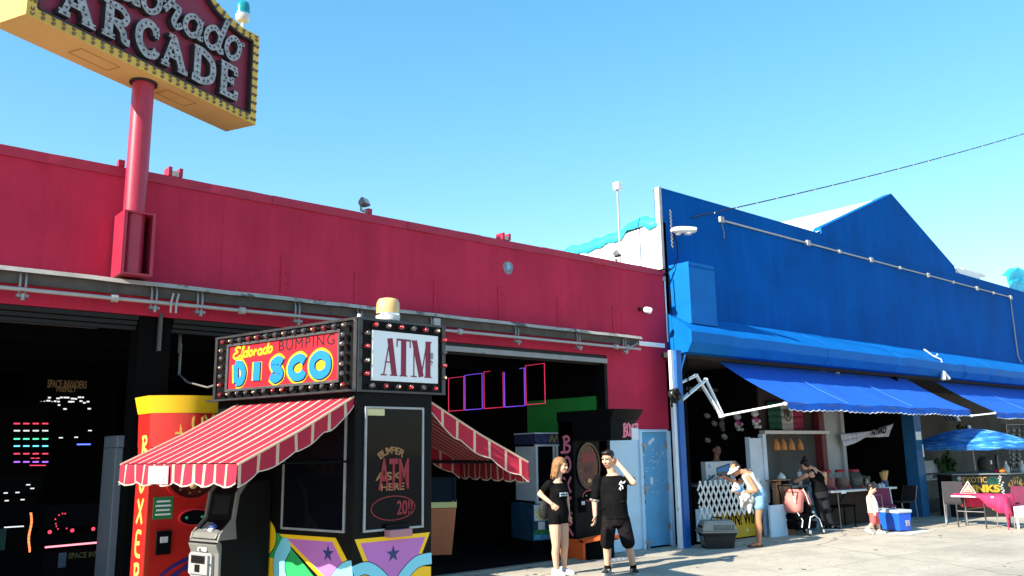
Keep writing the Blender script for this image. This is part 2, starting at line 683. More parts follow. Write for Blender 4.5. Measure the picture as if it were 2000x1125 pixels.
# coping: runs with small steps and dents
m = M()
x = -12.0
k = 0
while x < 12.6:
    L = rnd.uniform(1.1, 2.3)
    x1 = min(x + L, 12.64)
    dz = rnd.uniform(-0.006, 0.006)
    n = 6
    rings = []
    for i in range(n + 1):
        xx = x + (x1 - x) * i / n - (0.002 if i == n else 0)
        o1, o2 = rnd.uniform(-0.007, 0.007), rnd.uniform(-0.006, 0.006)
        rings.append([(xx, W - 0.022 + o1, 4.985 + dz), (xx, W - 0.026 + o2, 5.10 + dz), (xx, W + 0.25, 5.12 + dz), (xx, W + 0.25, 5.0 + dz)])
    m.ring_loft(rings)
    x = x1
m.build('coping', red_trim, AB)
# flat straps on the wall above the brackets
BX = [1.72, 3.06, 3.59, 4.85, 5.77, 6.98, 8.59, 9.95, 11.09]
for bx in [-1.2, 4.75, 5.85, 7.2, 8.45, 9.75, 11.12]:
    h = rnd.uniform(0.45, 0.6)
    m = M()
    m.box((bx, W - 0.012, 3.76), (bx + 0.055, W - 0.001, 3.76 + h))
    m.box((bx + 0.055, W - 0.009, 3.76), (bx + 0.10, W - 0.001, 3.76 + h * 0.97))
    for q in range(4):
        m.cyl((bx + 0.075, W - 0.009, 3.82 + q * h / 4.4), (bx + 0.075, W - 0.02, 3.82 + q * h / 4.4), 0.011, n=6)
    m.build('strap', red_paint, AB)
for xx in (3.95, 11.35):
    M().box((xx, W - 0.004, 3.74), (xx + 0.012, W - 0.0005, 4.98)).build('panel_joint', red_paint, AB)
# overhead ledge and its brackets
m = M()
rings = []
for i in range(60):
    xx = -12 + 24.0 * i / 59 * (11.55 + 12) / 24
    o = rnd.uniform(-0.006, 0.006)
    rings.append([(xx, 9.92 + o, 3.66 + o), (xx, 9.95 + o, 3.712 + o), (xx, W - 0.002, 3.735), (xx, W - 0.002, 3.70)])
m.ring_loft(rings)
ledge_m = mat('flaking_white_flashing', (0.36, 0.34, 0.31), 0.7, 0.2, 3, 0.25, 30, wear=(0.10, 0.095, 0.095), wear_amt=0.55, wear_scale=2.5)
m.build('ledge', ledge_m, AB)
m = M().box((-12, 10.0, 3.545), (11.55, 10.04, 3.668))
m.build('ledge_board', weathered, AB)
M().box((11.56, 10.19, 3.59), (12.5, W - 0.002, 3.67)).build('white_flashing', white_paint, AB)
for bx in [-5.6, -4.2, -2.9, -1.5, -0.2] + BX:
    m = M()
    for s in (0, 0.055):
        m.tube([(bx + s, 9.99, 3.66), (bx + s, 9.965, 3.60), (bx + s, 9.965, 3.53), (bx + s, 9.985, 3.44)], 0.013, 6)
    m.box((bx - 0.03, 9.93, 3.395), (bx + 0.085, 10.0, 3.425))
    m.cyl((bx + 0.03, 9.93, 3.43), (bx + 0.03, 9.93, 3.36), 0.02, n=8)
    m.build('bracket', galv, AB, smooth=40)
# roller shutter housings under the lintel
shut_m = mat('shutter_steel', (0.009, 0.009, 0.010), 0.5, 0.2, 4, metal=0.3)
for xa, xb, name in ((-12, 3.02, 'roller_shutter'), (3.42, 10.9, 'roller_shutter')):
    m = M()
    m.box((xa, W + 0.02, 3.30), (xb, W + 0.2, 3.358))
    m.box((xa, W + 0.06, 3.245), (xb, W + 0.18, 3.298))
    m.box((xa, W + 0.09, 3.19), (xb, W + 0.15, 3.24))
    m.build(name, shut_m, AB, bevel=0.006)
shut2 = mat('pale_shutter_bar', (0.26, 0.27, 0.29), 0.5, 0.15, 4, wear=(0.1, 0.1, 0.1), wear_amt=0.62)
M().box((7.3, W - 0.03, 3.215), (10.92, W + 0.018, 3.30)).build('shutter_bar', shut2, AB, bevel=0.01)
# pillar, inner walls, ceiling
M().box((3.03, W + 0.03, 0), (3.40, W + 0.35, 3.35)).build('pillar', black_matte, AB)
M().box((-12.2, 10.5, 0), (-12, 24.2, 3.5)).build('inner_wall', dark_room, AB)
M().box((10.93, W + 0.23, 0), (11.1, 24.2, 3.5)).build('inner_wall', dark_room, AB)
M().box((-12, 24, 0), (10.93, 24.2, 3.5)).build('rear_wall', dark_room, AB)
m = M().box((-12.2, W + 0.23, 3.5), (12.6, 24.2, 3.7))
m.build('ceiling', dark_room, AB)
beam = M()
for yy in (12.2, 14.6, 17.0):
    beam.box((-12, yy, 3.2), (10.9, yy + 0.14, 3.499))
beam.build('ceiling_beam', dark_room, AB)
green_m = mat('green_wall_paint', (0.028, 0.30, 0.05), 0.6, 0.12, 2)
M().box((10.905, 10.5, 1.9), (10.929, 12.35, 2.66)).build('green_panel', green_m, AB)
M().box((10.86, W + 0.0, 0), (10.928, W + 0.2, 3.2)).build('door_jamb', black_paint, AB)
# light blue base of the right pier with its steel door
m = M()
m.box((10.93, W - 0.006, 0), (11.66, W + 0.215, 2.07))
m.box((11.66, W - 0.006, 2.045), (12.50, W + 0.215, 2.07))
m.build('lower_pier', lightblue, AB)
DR = M().box((11.73, W - 0.004, 0.03), (12.43, W + 0.06, 2.02)).build('door', doorblue, AB)
m = M()
m.box((11.66, W - 0.05, 0), (11.728, W + 0.2, 2.044))
m.box((12.432, W - 0.05, 0), (12.52, W + 0.2, 2.044))
m.box((11.728, W - 0.05, 2.022), (12.432, W + 0.2, 2.044))
m.build('door_frame', lightblue, DR, bevel=0.006)
for zz in (0.28, 0.98, 1.72):
    m = M()
    m.cyl((12.425, W - 0.02, zz), (12.425, W - 0.02, zz + 0.13), 0.014, n=8)
    m.box((12.37, W - 0.012, zz + 0.01), (12.425, W - 0.0045, zz + 0.12))
    m.build('hinge', grey_metal, DR)
for zz in (1.02, 1.77, 0.09):
    m = M()
    m.box((11.70, W - 0.064, zz), (11.86, W - 0.051, zz + 0.05))
    m.box((11.745, W - 0.075, zz - 0.09), (11.79, W - 0.052, zz + 0.03))
    m.build('latch', grey_metal, DR, bevel=0.004)
m = M()
fr = Fr((12.02, W - 0.005, 1.86), (0.8, 0, 0.55), (-0.55, 0, 0.8))
m.box((-0.09, -0.03, 0), (0.09, 0.03, 0.003), fr)
m.box((11.95, W - 0.008, 1.10), (12.02, W - 0.005, 1.22))
m.build('sticker', mat('paper_sticker', (0.6, 0.68, 0.75), 0.7, 0.1, 20), DR)
m = M()
for i in range(60):
    a, b = rnd.uniform(11.76, 12.36), rnd.choice([rnd.uniform(0.9, 1.7), rnd.uniform(1.35, 1.7)])
    s = rnd.uniform(0.006, 0.02)
    m.box((a, W - 0.0055, b), (a + s * rnd.uniform(1, 2.5), W - 0.0045, b + s))
m.build('scratch_marks', mat('pale_scuffs', (0.5, 0.62, 0.7), 0.8, 0.1), DR)
m = M()
for i in range(14):
    b = rnd.uniform(0.1, 2.0)
    m.ell((11.775 + rnd.uniform(-0.015, 0.03), W - 0.004, b), (rnd.uniform(0.012, 0.03), 0.003, rnd.uniform(0.015, 0.05)))
m.build('rust_patch', mat('rust', (0.10, 0.045, 0.025), 0.9, 0.3, 20), DR)
# repaired hole in the parapet
m = M()
m.prism([(8.67 + 0.105 * (1 + 0.1 * sin(3 * t)) * cos(t), 4.65 + 0.115 * (1 + 0.08 * sin(2 * t + 1)) * sin(t)) for t in [2 * pi * i / 18 for i in range(18)]], Fr((0, W - 0.0005, 0), (1, 0, 0), (0, 0, 1)), 0, 0.006)
m.prism([(8.675 + 0.045 * cos(t), 4.67 + 0.065 * (1 + 0.2 * sin(2 * t)) * sin(t)) for t in [2 * pi * i / 14 for i in range(14)]], Fr((0, W - 0.0005, 0), (1, 0, 0), (0, 0, 1)), 0.006, 0.010, mi=1)
m.build('wall_patch', [mat('bare_mortar', (0.22, 0.20, 0.22), 0.9, 0.3, 20, 0.4), mat('patch_hole', (0.20, 0.38, 0.55), 0.8, 0.2, 20)], AB)
# stub mounts left on the coping
for sx, kind in ((3.33, 1), (2.71, 0), (8.66, 1), (6.1, 0)):
    m = M()
    if kind:
        m.box((sx - 0.085, W + 0.0, 5.12), (sx - 0.045, W + 0.18, 5.23))
        m.box((sx + 0.045, W + 0.0, 5.12), (sx + 0.085, W + 0.18, 5.23))
        m.box((sx - 0.044, W + 0.01, 5.12), (sx + 0.044, W + 0.17, 5.185), mi=1)
    else:
        m.box((sx - 0.04, W + 0.02, 5.12), (sx + 0.03, W + 0.1, 5.20))
    m.build('mount_stub', [red_trim, mat('old_putty', (0.45, 0.43, 0.4), 0.9, 0.3, 30)], AB)

# conduit hung under the ledge
CP = T('conduit_pipe', 'pale grey conduit pipe running under the ledge along the maroon wall', 'pipe', (0, 9.95, 3.48))
M().tube([(-12, 9.955, 3.48), (11.52, 9.955, 3.48)], 0.022, 10).build('pipe', grey_pvc, CP, smooth=60)
for xx in (2.62, 4.1, 7.45, 10.85, -0.6):
    M().cyl((xx, 9.955, 3.48), (xx + 0.07, 9.955, 3.48), 0.045, n=10).build('coupling', grey_pvc, CP, smooth=40)
m = M().box((7.0, 9.915, 3.50), (7.11, 9.985, 3.64))
m.build('junction_box', grey_pvc, CP, bevel=0.01)
m = M()
for q in (0, 0.06):
    m.tube([(3.27 + q, 9.93, 3.37), (3.265 + q, 9.92, 3.48), (3.29 + q, 9.93, 3.6)], 0.012, 6)
m.build('cable_tie', grey_pvc, CP, smooth=60)
m = M()
m.tube([(11.2, 9.95, 3.48), (11.32, 9.94, 3.53), (11.42, 9.945, 3.58), (11.46, 9.95, 3.56)], 0.02, 6)
m.cyl((11.18, 9.95, 3.44), (11.18, 9.95, 3.53), 0.035, n=8)
m.build('bent_end', galv, CP, smooth=60)

# floodlights on the parapet, wall lamp
def floodlight(name, label, loc, rz, group):
    t = T(name, label, 'floodlight', loc, rz, group)
    fr = Fr(loc, (cos(rz), sin(rz), 0), (-sin(rz), cos(rz), 0), (0, 0, 1))
    tl = Fr(fr(0, -0.06, 0.20), (cos(rz), sin(rz), 0), fr(0, 0.45, 0.9) - fr(0, 0, 0))
    m = M()
    m.ring_loft([[tl(-0.125, -0.085, 0.05), tl(0.125, -0.085, 0.05), tl(0.125, 0.085, 0.05), tl(-0.125, 0.085, 0.05)],
                 [tl(-0.125, -0.085, 0.0), tl(0.125, -0.085, 0.0), tl(0.125, 0.085, 0.0), tl(-0.125, 0.085, 0.0)],
                 [tl(-0.09, -0.055, -0.12), tl(0.09, -0.055, -0.12), tl(0.09, 0.055, -0.12), tl(-0.09, 0.055, -0.12)]])
    m.build('lamp_housing', mat('floodlight_grey', (0.10, 0.10, 0.11), 0.5, 0.1), t, bevel=0.008)
    M().box((-0.105, -0.068, 0.0505), (0.105, 0.068, 0.055), tl).build('lens', mat('floodlight_lens', (0.32, 0.34, 0.38), 0.15, 0.05), t)
    m = M()
    m.box((-0.02, 0.02, 0), (0.02, 0.06, 0.16), fr)
    m.box((0.03, 0.01, 0), (0.16, 0.05, 0.03), fr)
    m.tube([fr(0.05, 0.03, 0.03), fr(0.12, 0.0, 0.07), fr(0.17, 0.03, 0.03)], 0.012, 6)
    m.build('stand', galv, t)
    t.scale = (0.62, 0.62, 0.62)
    return t


floodlight('floodlight', 'boxy grey floodlight on the middle of the maroon parapet', (5.93, W - 0.05, 5.12), radians(25), 'floodlights on the maroon parapet')
floodlight('floodlight', 'small grey floodlight on the parapet end in front of the white wall', (11.22, W - 0.05, 5.11), radians(20), 'floodlights on the maroon parapet')
t = T('wall_lamp', 'small white lamp bolted low on the right end of the maroon parapet', 'lamp', (11.93, W, 4.25))
M().box((11.83, W - 0.05, 4.24), (11.89, W, 4.30)).build('bracket', black_paint, t)
M().lathe([(0.03, 0), (0.055, 0.03), (0.062, 0.12), (0.05, 0.15)], (11.90, W - 0.07, 4.27), 12, axis=(0.75, -0.6, -0.25)).build('lamp_head', white_paint, t, smooth=40)

# coil of black cable at the corner
m = M()
for i in range(7):
    r = 0.095 - 0.01 * (i % 3)
    c = V((12.16 + rnd.uniform(-0.03, 0.03), 9.79 - 0.015 * i, 2.66 + rnd.uniform(-0.03, 0.03)))
    m.tube([c + V((r * cos(a), 0.02 * sin(3 * a + i), r * 1.1 * sin(a))) for a in [2 * pi * j / 16 for j in range(17)]], 0.018, 6)
m.tube([(12.07, 9.75, 2.62), (12.06, 9.74, 2.45)], 0.022, 6)
single(m, 'cable_coil', rubber, 'bunched coil of black cable hung on the white corner post', 'cable', (12.16, 9.76, 2.66), smooth=60)

# antenna mast behind the parapet
t = T('antenna_mast', 'thin pale mast with a white box on top above the parapet', 'antenna', (12.0, 10.78, 3.72))
M().tube([(12.0, 10.78, 3.72), (12.0, 10.78, 6.75)], 0.02, 8).build('mast', grey_pvc, t, smooth=60)
M().box((11.93, 10.70, 6.74), (12.07, 10.84, 6.90)).build('antenna_box', white_paint, t, bevel=0.015)

# ------------------------------------------------------------------ blue shop building
BB = T('shop_building', 'bright blue shop building with a pointed gable and open stalls below', 'building', (18, W, 0))
fr = Fr((0, W - 0.001, 0), (1, 0, 0), (0, 0, 1))   # n = -Y : towards the street
m = M()
prof = [(12.66, 3.45), (40, 3.45), (40, 6.76), (26.28, 6.76), (26.28, 6.93), (22.59, 8.52), (18.68, 6.93), (18.68, 6.76), (12.66, 6.76)]
m.prism(prof, Fr((0, W, 0), (1, 0, 0), (0, 0, 1)), -0.18, 0.0)
m.build('facade', blue_paint, BB)
m = M()
cap_pts = [(12.66, 6.76), (18.68, 6.76), (18.68, 6.93), (22.59, 8.52), (26.28, 6.93), (26.28, 6.76), (40, 6.76)]
for (a, b), (c, d) in zip(cap_pts[:-1], cap_pts[1:]):
    q = V((c - a, d - b)).normalized()
    nn = V((-q.y, q.x))
    m.prism([(a + nn.x * 0.001, b + nn.y * 0.001), (c + nn.x * 0.001, d + nn.y * 0.001), (c + nn.x * 0.022, d + nn.y * 0.022), (a + nn.x * 0.022, b + nn.y * 0.022)], Fr((0, W, 0), (1, 0, 0), (0, 0, 1)), -0.2, 0.012)
m.build('coping', blue_trim, BB)
# faint seam where the gable joins the lower front
M().box((18.68, W - 0.006, 6.62), (26.2, W - 0.001, 6.635)).build('gable_seam', blue_paint, BB)
# white side wall seen over the parapet, its trim and the gable roof behind
m = M()
m.prism([(W + 0.0, 3.72), (24, 3.72), (24, 5.0), (12.6, 5.93), (W + 0.0, 6.08)], Fr((12.70, 0, 0), (0, 1, 0), (0, 0, 1)), -0.1, 0.05)
m.build('side_wall', white_wall, BB)
m = M()
rings = []
for i in range(24):
    yy = W + 0.2 + 13.6 * i / 23
    zz = 6.07 - (yy - W) * 0.07 if yy < 12.6 else 5.92 - (yy - 12.6) * 0.082
    o = rnd.uniform(-0.02, 0.02)
    rings.append([(12.6, yy, zz - 0.01 + o * 0.5), (12.6, yy, zz + 0.05 + o), (12.9, yy, zz + 0.05 + o), (12.9, yy, zz - 0.01)])
m.ring_loft(rings)
m.build('roof_edge', mat('tar_paper', (0.06, 0.06, 0.065), 0.9, 0.3, 9, 0.3), BB)
m = M()
m.box((12.58, W - 0.012, 4.9), (12.655, W + 0.1, 6.79))
m.build('edge_board', mat('bare_grey_board', (0.42, 0.40, 0.40), 0.8, 0.2, 6, 0.2), BB)
m = M()
m.quad([(22.59, W + 0.02, 8.47), (22.59, 24, 8.47), (15.2, 24, 5.45), (15.2, W + 0.02, 5.45)])
m.quad([(22.59, W + 0.02, 8.47), (22.59, 24, 8.47), (30, 24, 5.45), (30, W + 0.02, 5.45)])
m.build('roof', mat('white_roofing', (0.75, 0.70, 0.66), 0.7, 0.08, 1.5, 0.2, 12), BB)
m = M()
m.box((26.5, W + 0.05, 6.75), (28.3, W + 0.5, 6.98)); m.box((27.2, W + 0.1, 6.98), (28.9, W + 0.6, 7.05))
m.build('roof_vent', white_paint, BB)
M().box((12.75, W + 0.2, 5.9), (40, 24, 6.0)).build('lower_roof', white_wall, BB)

# blue hood along the front
HP = [(W - 0.002, 4.27), (9.66, 3.95), (9.50, 3.82), (9.50, 3.63), (9.64, 3.465), (W - 0.002, 3.465)]
m = M()
rings = []
n = 62
for i in range(n + 1):
    xx = 12.68 + (40 - 12.68) * i / n
    j = [rnd.uniform(-0.012, 0.012) for _ in range(4)]
    rings.append([(xx - (0.02 + (W - y_) * 0.33 if i == 0 else 0), y_ + (j[0] if 0 < q < 4 else 0), z_ + (j[1] if 0 < q < 4 else 0)) for q, (y_, z_) in enumerate(HP)])
m.ring_loft(rings)
m.build('hood', blue_trim, BB)
for xx in (17.2, 20.4, 24.4, 26.2, 29.5):
    m = M()
    pr = [(W, 4.26), (9.655, 3.96), (9.485, 3.825), (9.485, 3.625), (9.63, 3.455)]
    for (a, b), (c, d) in zip(pr[:-1], pr[1:]):
        q = V((c - a, d - b)).normalized() * 0.0
        m.add([(xx, a, b), (xx + 0.05, a, b), (xx + 0.05, c, d), (xx, c, d), (xx, a - 0.006, b + 0.008), (xx + 0.05, a - 0.006, b + 0.008), (xx + 0.05, c - 0.006, d + 0.008), (xx, c - 0.006, d + 0.008)],
              [(4, 5, 6, 7), (0, 1, 5, 4), (1, 2, 6, 5), (2, 3, 7, 6), (3, 0, 4, 7)])
    m.build('hood_joint', blue_trim, BB)
# square duct box at the left end
m = M()
m.box((12.76, 9.74, 4.03), (13.57, W - 0.003, 5.22))
DB = m.build('duct_box', blue_trim, BB, bevel=0.008)
m = M()
m.box((12.75, 9.732, 5.13), (13.58, 9.7395, 5.15))
m.build('duct_seam', blue_paint, DB)
# posts
m = M()
m.box((12.185, 9.81, 0), (12.268, 9.87, 3.49))
m.build('corner_post', mat('flaking_white_post', (0.68, 0.73, 0.78), 0.6, 0.1, 3, 0.2, 30, wear=(0.12, 0.14, 0.17), wear_amt=0.66, wear_scale=7), BB)
m = M()
m.box((12.27, 9.76, 0), (12.42, 9.92, 3.1)); m.box((12.27, 9.755, 3.1), (12.42, 9.92, 3.495))
m.tube([(12.38, 9.77, 3.1), (12.53, 9.76, 3.42)], 0.022, 6)
m.build('post', mat('blue_post_paint', (0.010, 0.10, 0.36), 0.5, 0.15, 4, 0.15, wear=(0.13, 0.13, 0.13), wear_amt=0.63, wear_scale=4), BB)
m = M().box((21.05, 9.55, 0), (21.42, 9.85, 2.93))
CL = m.build('column', mat('teal_blue_column', (0.012, 0.10, 0.24), 0.55, 0.2, 3, 0.15, wear=(0.25, 0.36, 0.42), wear_amt=0.68, wear_scale=5), BB)
M().box((21.08, 9.538, 1.83), (21.36, 9.549, 2.03)).build('notice', white_paint, CL)
M().box((21.36, 9.538, 1.42), (21.42, 9.548, 1.72)).build('notice', white_paint, CL)
# soffit, inner walls, partitions
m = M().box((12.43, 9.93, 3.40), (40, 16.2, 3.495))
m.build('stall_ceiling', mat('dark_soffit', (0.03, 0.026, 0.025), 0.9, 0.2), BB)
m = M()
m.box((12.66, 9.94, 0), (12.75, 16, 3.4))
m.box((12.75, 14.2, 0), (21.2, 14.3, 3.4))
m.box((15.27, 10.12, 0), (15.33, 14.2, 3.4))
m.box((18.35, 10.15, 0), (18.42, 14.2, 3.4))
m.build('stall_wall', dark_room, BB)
m = M()
M().box((21.1, 9.9, 0), (21.2, 12.4, 3.4)).build('stall_divider', dark_room, BB)
m.box((21.2, 12.4, 0), (40, 12.5, 3.4))
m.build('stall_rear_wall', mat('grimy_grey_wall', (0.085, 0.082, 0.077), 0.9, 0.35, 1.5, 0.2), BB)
m = M()
m.box((15.33, 11.6, 0), (18.35, 11.7, 3.4))
m.build('snack_rear_wall', mat('pale_snack_wall', (0.50, 0.52, 0.53), 0.8, 0.15, 2), BB)
M().box((18.30, 10.15, 0), (18.349, 11.6, 3.4)).build('snack_side_wall', MATS['pale_snack_wall'], BB)
m = M(); m.box((15.33, 10.22, 2.06), (17.75, 10.3, 3.4))
m.build('snack_front_wall', mat('brown_board', (0.035, 0.020, 0.017), 0.85, 0.3, 4), BB)
M().box((15.30, 9.98, 1.985), (17.82, 10.24, 2.055)).build('lintel_board', mat('grey_white_board', (0.45, 0.44, 0.42), 0.7, 0.12, 4), BB, bevel=0.006)
m = M(); m.box((17.55, 10.02, 0), (17.74, 10.2, 1.98)); m.box((17.55, 10.06, 2.06), (17.74, 10.2, 3.4))
m.build('red_post', mat('dark_red_post', (0.10, 0.012, 0.016), 0.6, 0.2, 4), BB)
m = M(); m.box((17.76, 10.05, 0), (18.36, 10.12, 3.4)); m.box((18.36, 9.98, 0), (18.50, 10.14, 3.4))
m.build('grey_panel', mat('grey_panel_paint', (0.26, 0.27, 0.26), 0.7, 0.15, 2, 0.15), BB)
m = M(); m.box((14.69, 9.97, 0.62), (15.14, 10.03, 1.90)); m.box((15.14, 9.94, 0.62), (15.25, 10.05, 1.98)); m.box((14.66, 9.94, 0.62), (14.69, 10.04, 1.92))
m.build('partition_panel', mat('pale_partition', (0.45, 0.52, 0.60), 0.6, 0.1, 3, wear=(0.2, 0.22, 0.25), wear_amt=0.67), BB)
m = M()
m.box((15.13, 9.72, 0), (15.28, 9.80, 1.02)); m.box((15.30, 9.74, 0), (15.36, 9.82, 1.05)); m.box((15.37, 9.70, 0), (15.68, 9.74, 0.98)); m.box((15.05, 9.68, 1.055), (15.62, 9.90, 1.075))
m.build('plank', mat('raw_plank', (0.20, 0.12, 0.065), 0.8, 0.25, 5, 0.2), BB)

# conduits, junction boxes and the cobra lamp on the blue wall
CB = T('conduit_pipe', 'long white conduit pipe with junction boxes across the blue facade', 'pipe', (22, W - 0.03, 6.44))
m = M().tube([(14.6, W - 0.03, 6.43), (30.4, W - 0.03, 6.45), (30.42, W - 0.03, 4.5), (30.55, W - 0.06, 4.30)], 0.022, 8)
m.build('pipe', grey_pvc, CB, smooth=60)
for xx in (14.55, 17.95, 21.0, 24.3, 27.7, 30.42):
    M().box((xx - 0.07, W - 0.075, 6.375), (xx + 0.07, W - 0.001, 6.50)).build('junction_box', grey_pvc, CB, bevel=0.01)
for xx in (19.4, 22.6, 26.0, 29.0):
    M().box((xx - 0.04, W - 0.06, 6.40), (xx + 0.05, W - 0.001, 6.475)).build('clamp', mat('clamp_beige', (0.55, 0.50, 0.42), 0.7), CB)
M().tube([(14.6, W - 0.01, 6.35), (14.66, W - 0.012, 6.2), (14.65, W - 0.01, 6.05)], 0.006, 5).build('loose_wire', grey_pvc, CB)

LP = T('street_lamp', 'white cobra head lamp with chipped casing fixed to the blue front edge', 'lamp', (12.72, 10.0, 5.85))
fr = Fr((12.66, 9.95, 5.86), (0.86, -0.5, 0.02), (0.5, 0.86, 0))
m = M()
rings = []
for a, hw, zt, zb in ((-0.06, 0.05, 0.03, -0.03), (0.0, 0.09, 0.06, -0.05), (0.12, 0.11, 0.075, -0.055), (0.32, 0.11, 0.07, -0.06), (0.42, 0.105, 0.06, -0.05), (0.425, 0.05, 0.02, -0.01)):
    rings.append([fr(a, hw * cos(q), (zt if sin(q) > 0 else -zb) * sin(q)) for q in [2 * pi * i / 12 for i in range(12)]])
m.ring_loft(rings)
m.build('lamp_head', mat('chalky_white_casing', (0.72, 0.72, 0.70), 0.7, 0.1, 5, 0.3, 20, wear=(0.30, 0.29, 0.28), wear_amt=0.60, wear_scale=9), LP, smooth=50)
m = M()
m.ell(fr(0.27, 0, -0.06), (0.08, 0.075, 0.04)); m.ell(fr(0.08, 0.02, -0.06), (0.06, 0.06, 0.04))
m.build('lamp_glass', mat('cloudy_lamp_glass', (0.62, 0.63, 0.62), 0.25, 0.1, 8), LP, smooth=60)
m = M()
for i in range(20):
    zz = 6.28 - i * 0.038
    m.ell((12.70 + 0.012 * (i % 2), 10.05 + 0.012 * ((i + 1) % 2), zz), (0.02, 0.012, 0.03), nu=6, nv=5)
m.build('chain', galv, LP)
m = M()
m.tube([(12.72, 10.02, 5.82), (12.78, 10.0, 5.6), (12.78, 10.0, 5.35), (12.70, 10.05, 5.15), (12.55, 10.2, 4.98)], 0.012, 6)
m.tube([(12.66, 10.1, 5.12), (12.50, 10.16, 5.10), (12.3, 10.5, 4.98)], 0.016, 6)
m.tube([(12.64, 10.12, 5.0), (12.63, 10.1, 4.3), (12.61, 10.05, 3.5), (12.60, 9.78, 3.4), (12.62, 9.78, 2.7)], 0.014, 6)
m.build('wire', black_matte, LP)
litter_m = mat('litter_dark', (0.07, 0.06, 0.05), 0.9, 0.4, 30)
m = M()
rl = random.Random(21)
for i in range(150):
    d_ = rl.uniform(8.5, 24)
    q_ = radians(rl.uniform(16, 50))
    cx_, cy_ = d_ * cos(q_), min(d_ * sin(q_), 9.9)
    if i % 3 == 0:
        cy_ = 9.95 - rl.random() ** 2 * 0.8
    r_ = rl.uniform(0.012, 0.045)
    m.prism([(cx_ + r_ * rl.uniform(0.5, 1.2) * cos(2 * pi * k / 7), cy_ + r_ * rl.uniform(0.5, 1.2) * sin(2 * pi * k / 7)) for k in range(7)], WORLD, 0.002, 0.004 + 0.0001 * (i % 9), i % 4 == 0)
g = m.build('litter', [litter_m, mat('litter_pale', (0.45, 0.40, 0.32), 0.9, 0.3, 30)])
g['kind'] = 'stuff'

m = M()
m.tube([(22.55, 9.93, 4.2), (22.75, 9.80, 4.02), (23.0, 9.72, 3.95), (23.05, 9.70, 3.72), (22.98, 9.69, 3.62)], 0.022, 6)
m.tube([(22.75, 9.80, 4.02), (23.1, 9.86, 4.06), (23.3, 9.92, 4.12)], 0.02, 6)
m.cyl((22.98, 9.69, 3.62), (22.92, 9.68, 3.40), 0.05, 0.065, 10)
m.cyl((23.03, 9.69, 3.6), (23.2, 9.66, 3.44), 0.04, 0.05, 10)
m.v = [p + V((0, -0.17, -0.035)) for p in m.v]
single(m, 'lamp_socket', white_paint, 'white wire with a pair of bare lamp sockets dangling over the hood', 'lamp holder', (22.9, 9.7, 3.6), smooth=60)

# cable with small clips from the blue wall out over the street
m = M()
A_, B_ = V((13.58, W - 0.02, 6.33)), V((28.2, 7.43, 11.16))
pts = []
for i in range(25):
    q = i / 24
    p = A_.lerp(B_, q)
    p.z -= 0.12 * 4 * q * (1 - q)
    pts.append(p)
m.tube(pts, 0.013, 6)
for p in pts[1:-1]:
    m.ell(p - V((0, 0, 0.01)), (0.020, 0.020, 0.020), nu=6, nv=5, mi=1)
single(m, 'overhead_cable', [rubber, white_paint], 'dark overhead cable with white clips rising from the blue wall', 'cable', tuple(A_), smooth=60)

# tarps
def tarp(name, label, pts, loc, wid, seed, col):
    r2 = random.Random(seed)
    m = M()
    rows = []
    for i, p in enumerate(pts):
        p = V(p)
        rows.append([p + V((wid * (j / 6 - 0.5), r2.uniform(-0.02, 0.02), 0.05 * cos(pi * (j / 6 - 0.5)) + r2.uniform(-0.03, 0.035) - (0.16 if j == 0 else 0.0))) for j in range(7)])
    n = 7
    m.v = [q for r in rows for q in r]
    for i in range(len(rows) - 1):
        for j in range(n - 1):
            a = i * n + j
            m.f.append((a, a + 1, a + n + 1, a + n)); m.mi.append(0)
    o = single(m, name, col, label, 'tarp', loc, smooth=180)
    sd = o.modifiers.new('s', 'SOLIDIFY'); sd.thickness = 0.012
    return o


tarp_m = mat('blue_tarp', (0.03, 0.55, 0.74), 0.5, 0.2, 6, 0.5, 18, spec=0.5)
pts = [(12.74, W + 0.08 + 0.19 * i, 6.17 - 0.014 * i + (0.10 if i in (2, 3, 4) else 0.0) + (0.06 if i > 12 else 0) + rnd.uniform(-0.02, 0.03)) for i in range(15)]
tarp('roof_tarp', 'crumpled turquoise tarp draped along the top of the white side wall', pts, (12.74, W + 1, 6.1), 0.36, 3, tarp_m)
m = M()
rows = []
for i in range(12):
    for j in range(8):
        rows.append(V((32.0 + 0.38 * i, W + 0.4 + 0.03 * j + rnd.uniform(-0.1, 0.1), 6.75 + (j / 7) * (1.25 * max(0, sin(pi * (i + 2.0) / 13.5)) ** 0.6) + rnd.uniform(-0.05, 0.06))))
m.v = rows
for i in range(11):
    for j in range(7):
        a = i * 8 + j
        m.f.append((a, a + 1, a + 9, a + 8)); m.mi.append(0)
o = single(m, 'roof_tarp', tarp_m, 'billowing turquoise tarp standing up behind the far end of the blue roof line', 'tarp', (34, W + 0.5, 6.76), smooth=180)
sd = o.modifiers.new('s', 'SOLIDIFY'); sd.thickness = 0.012


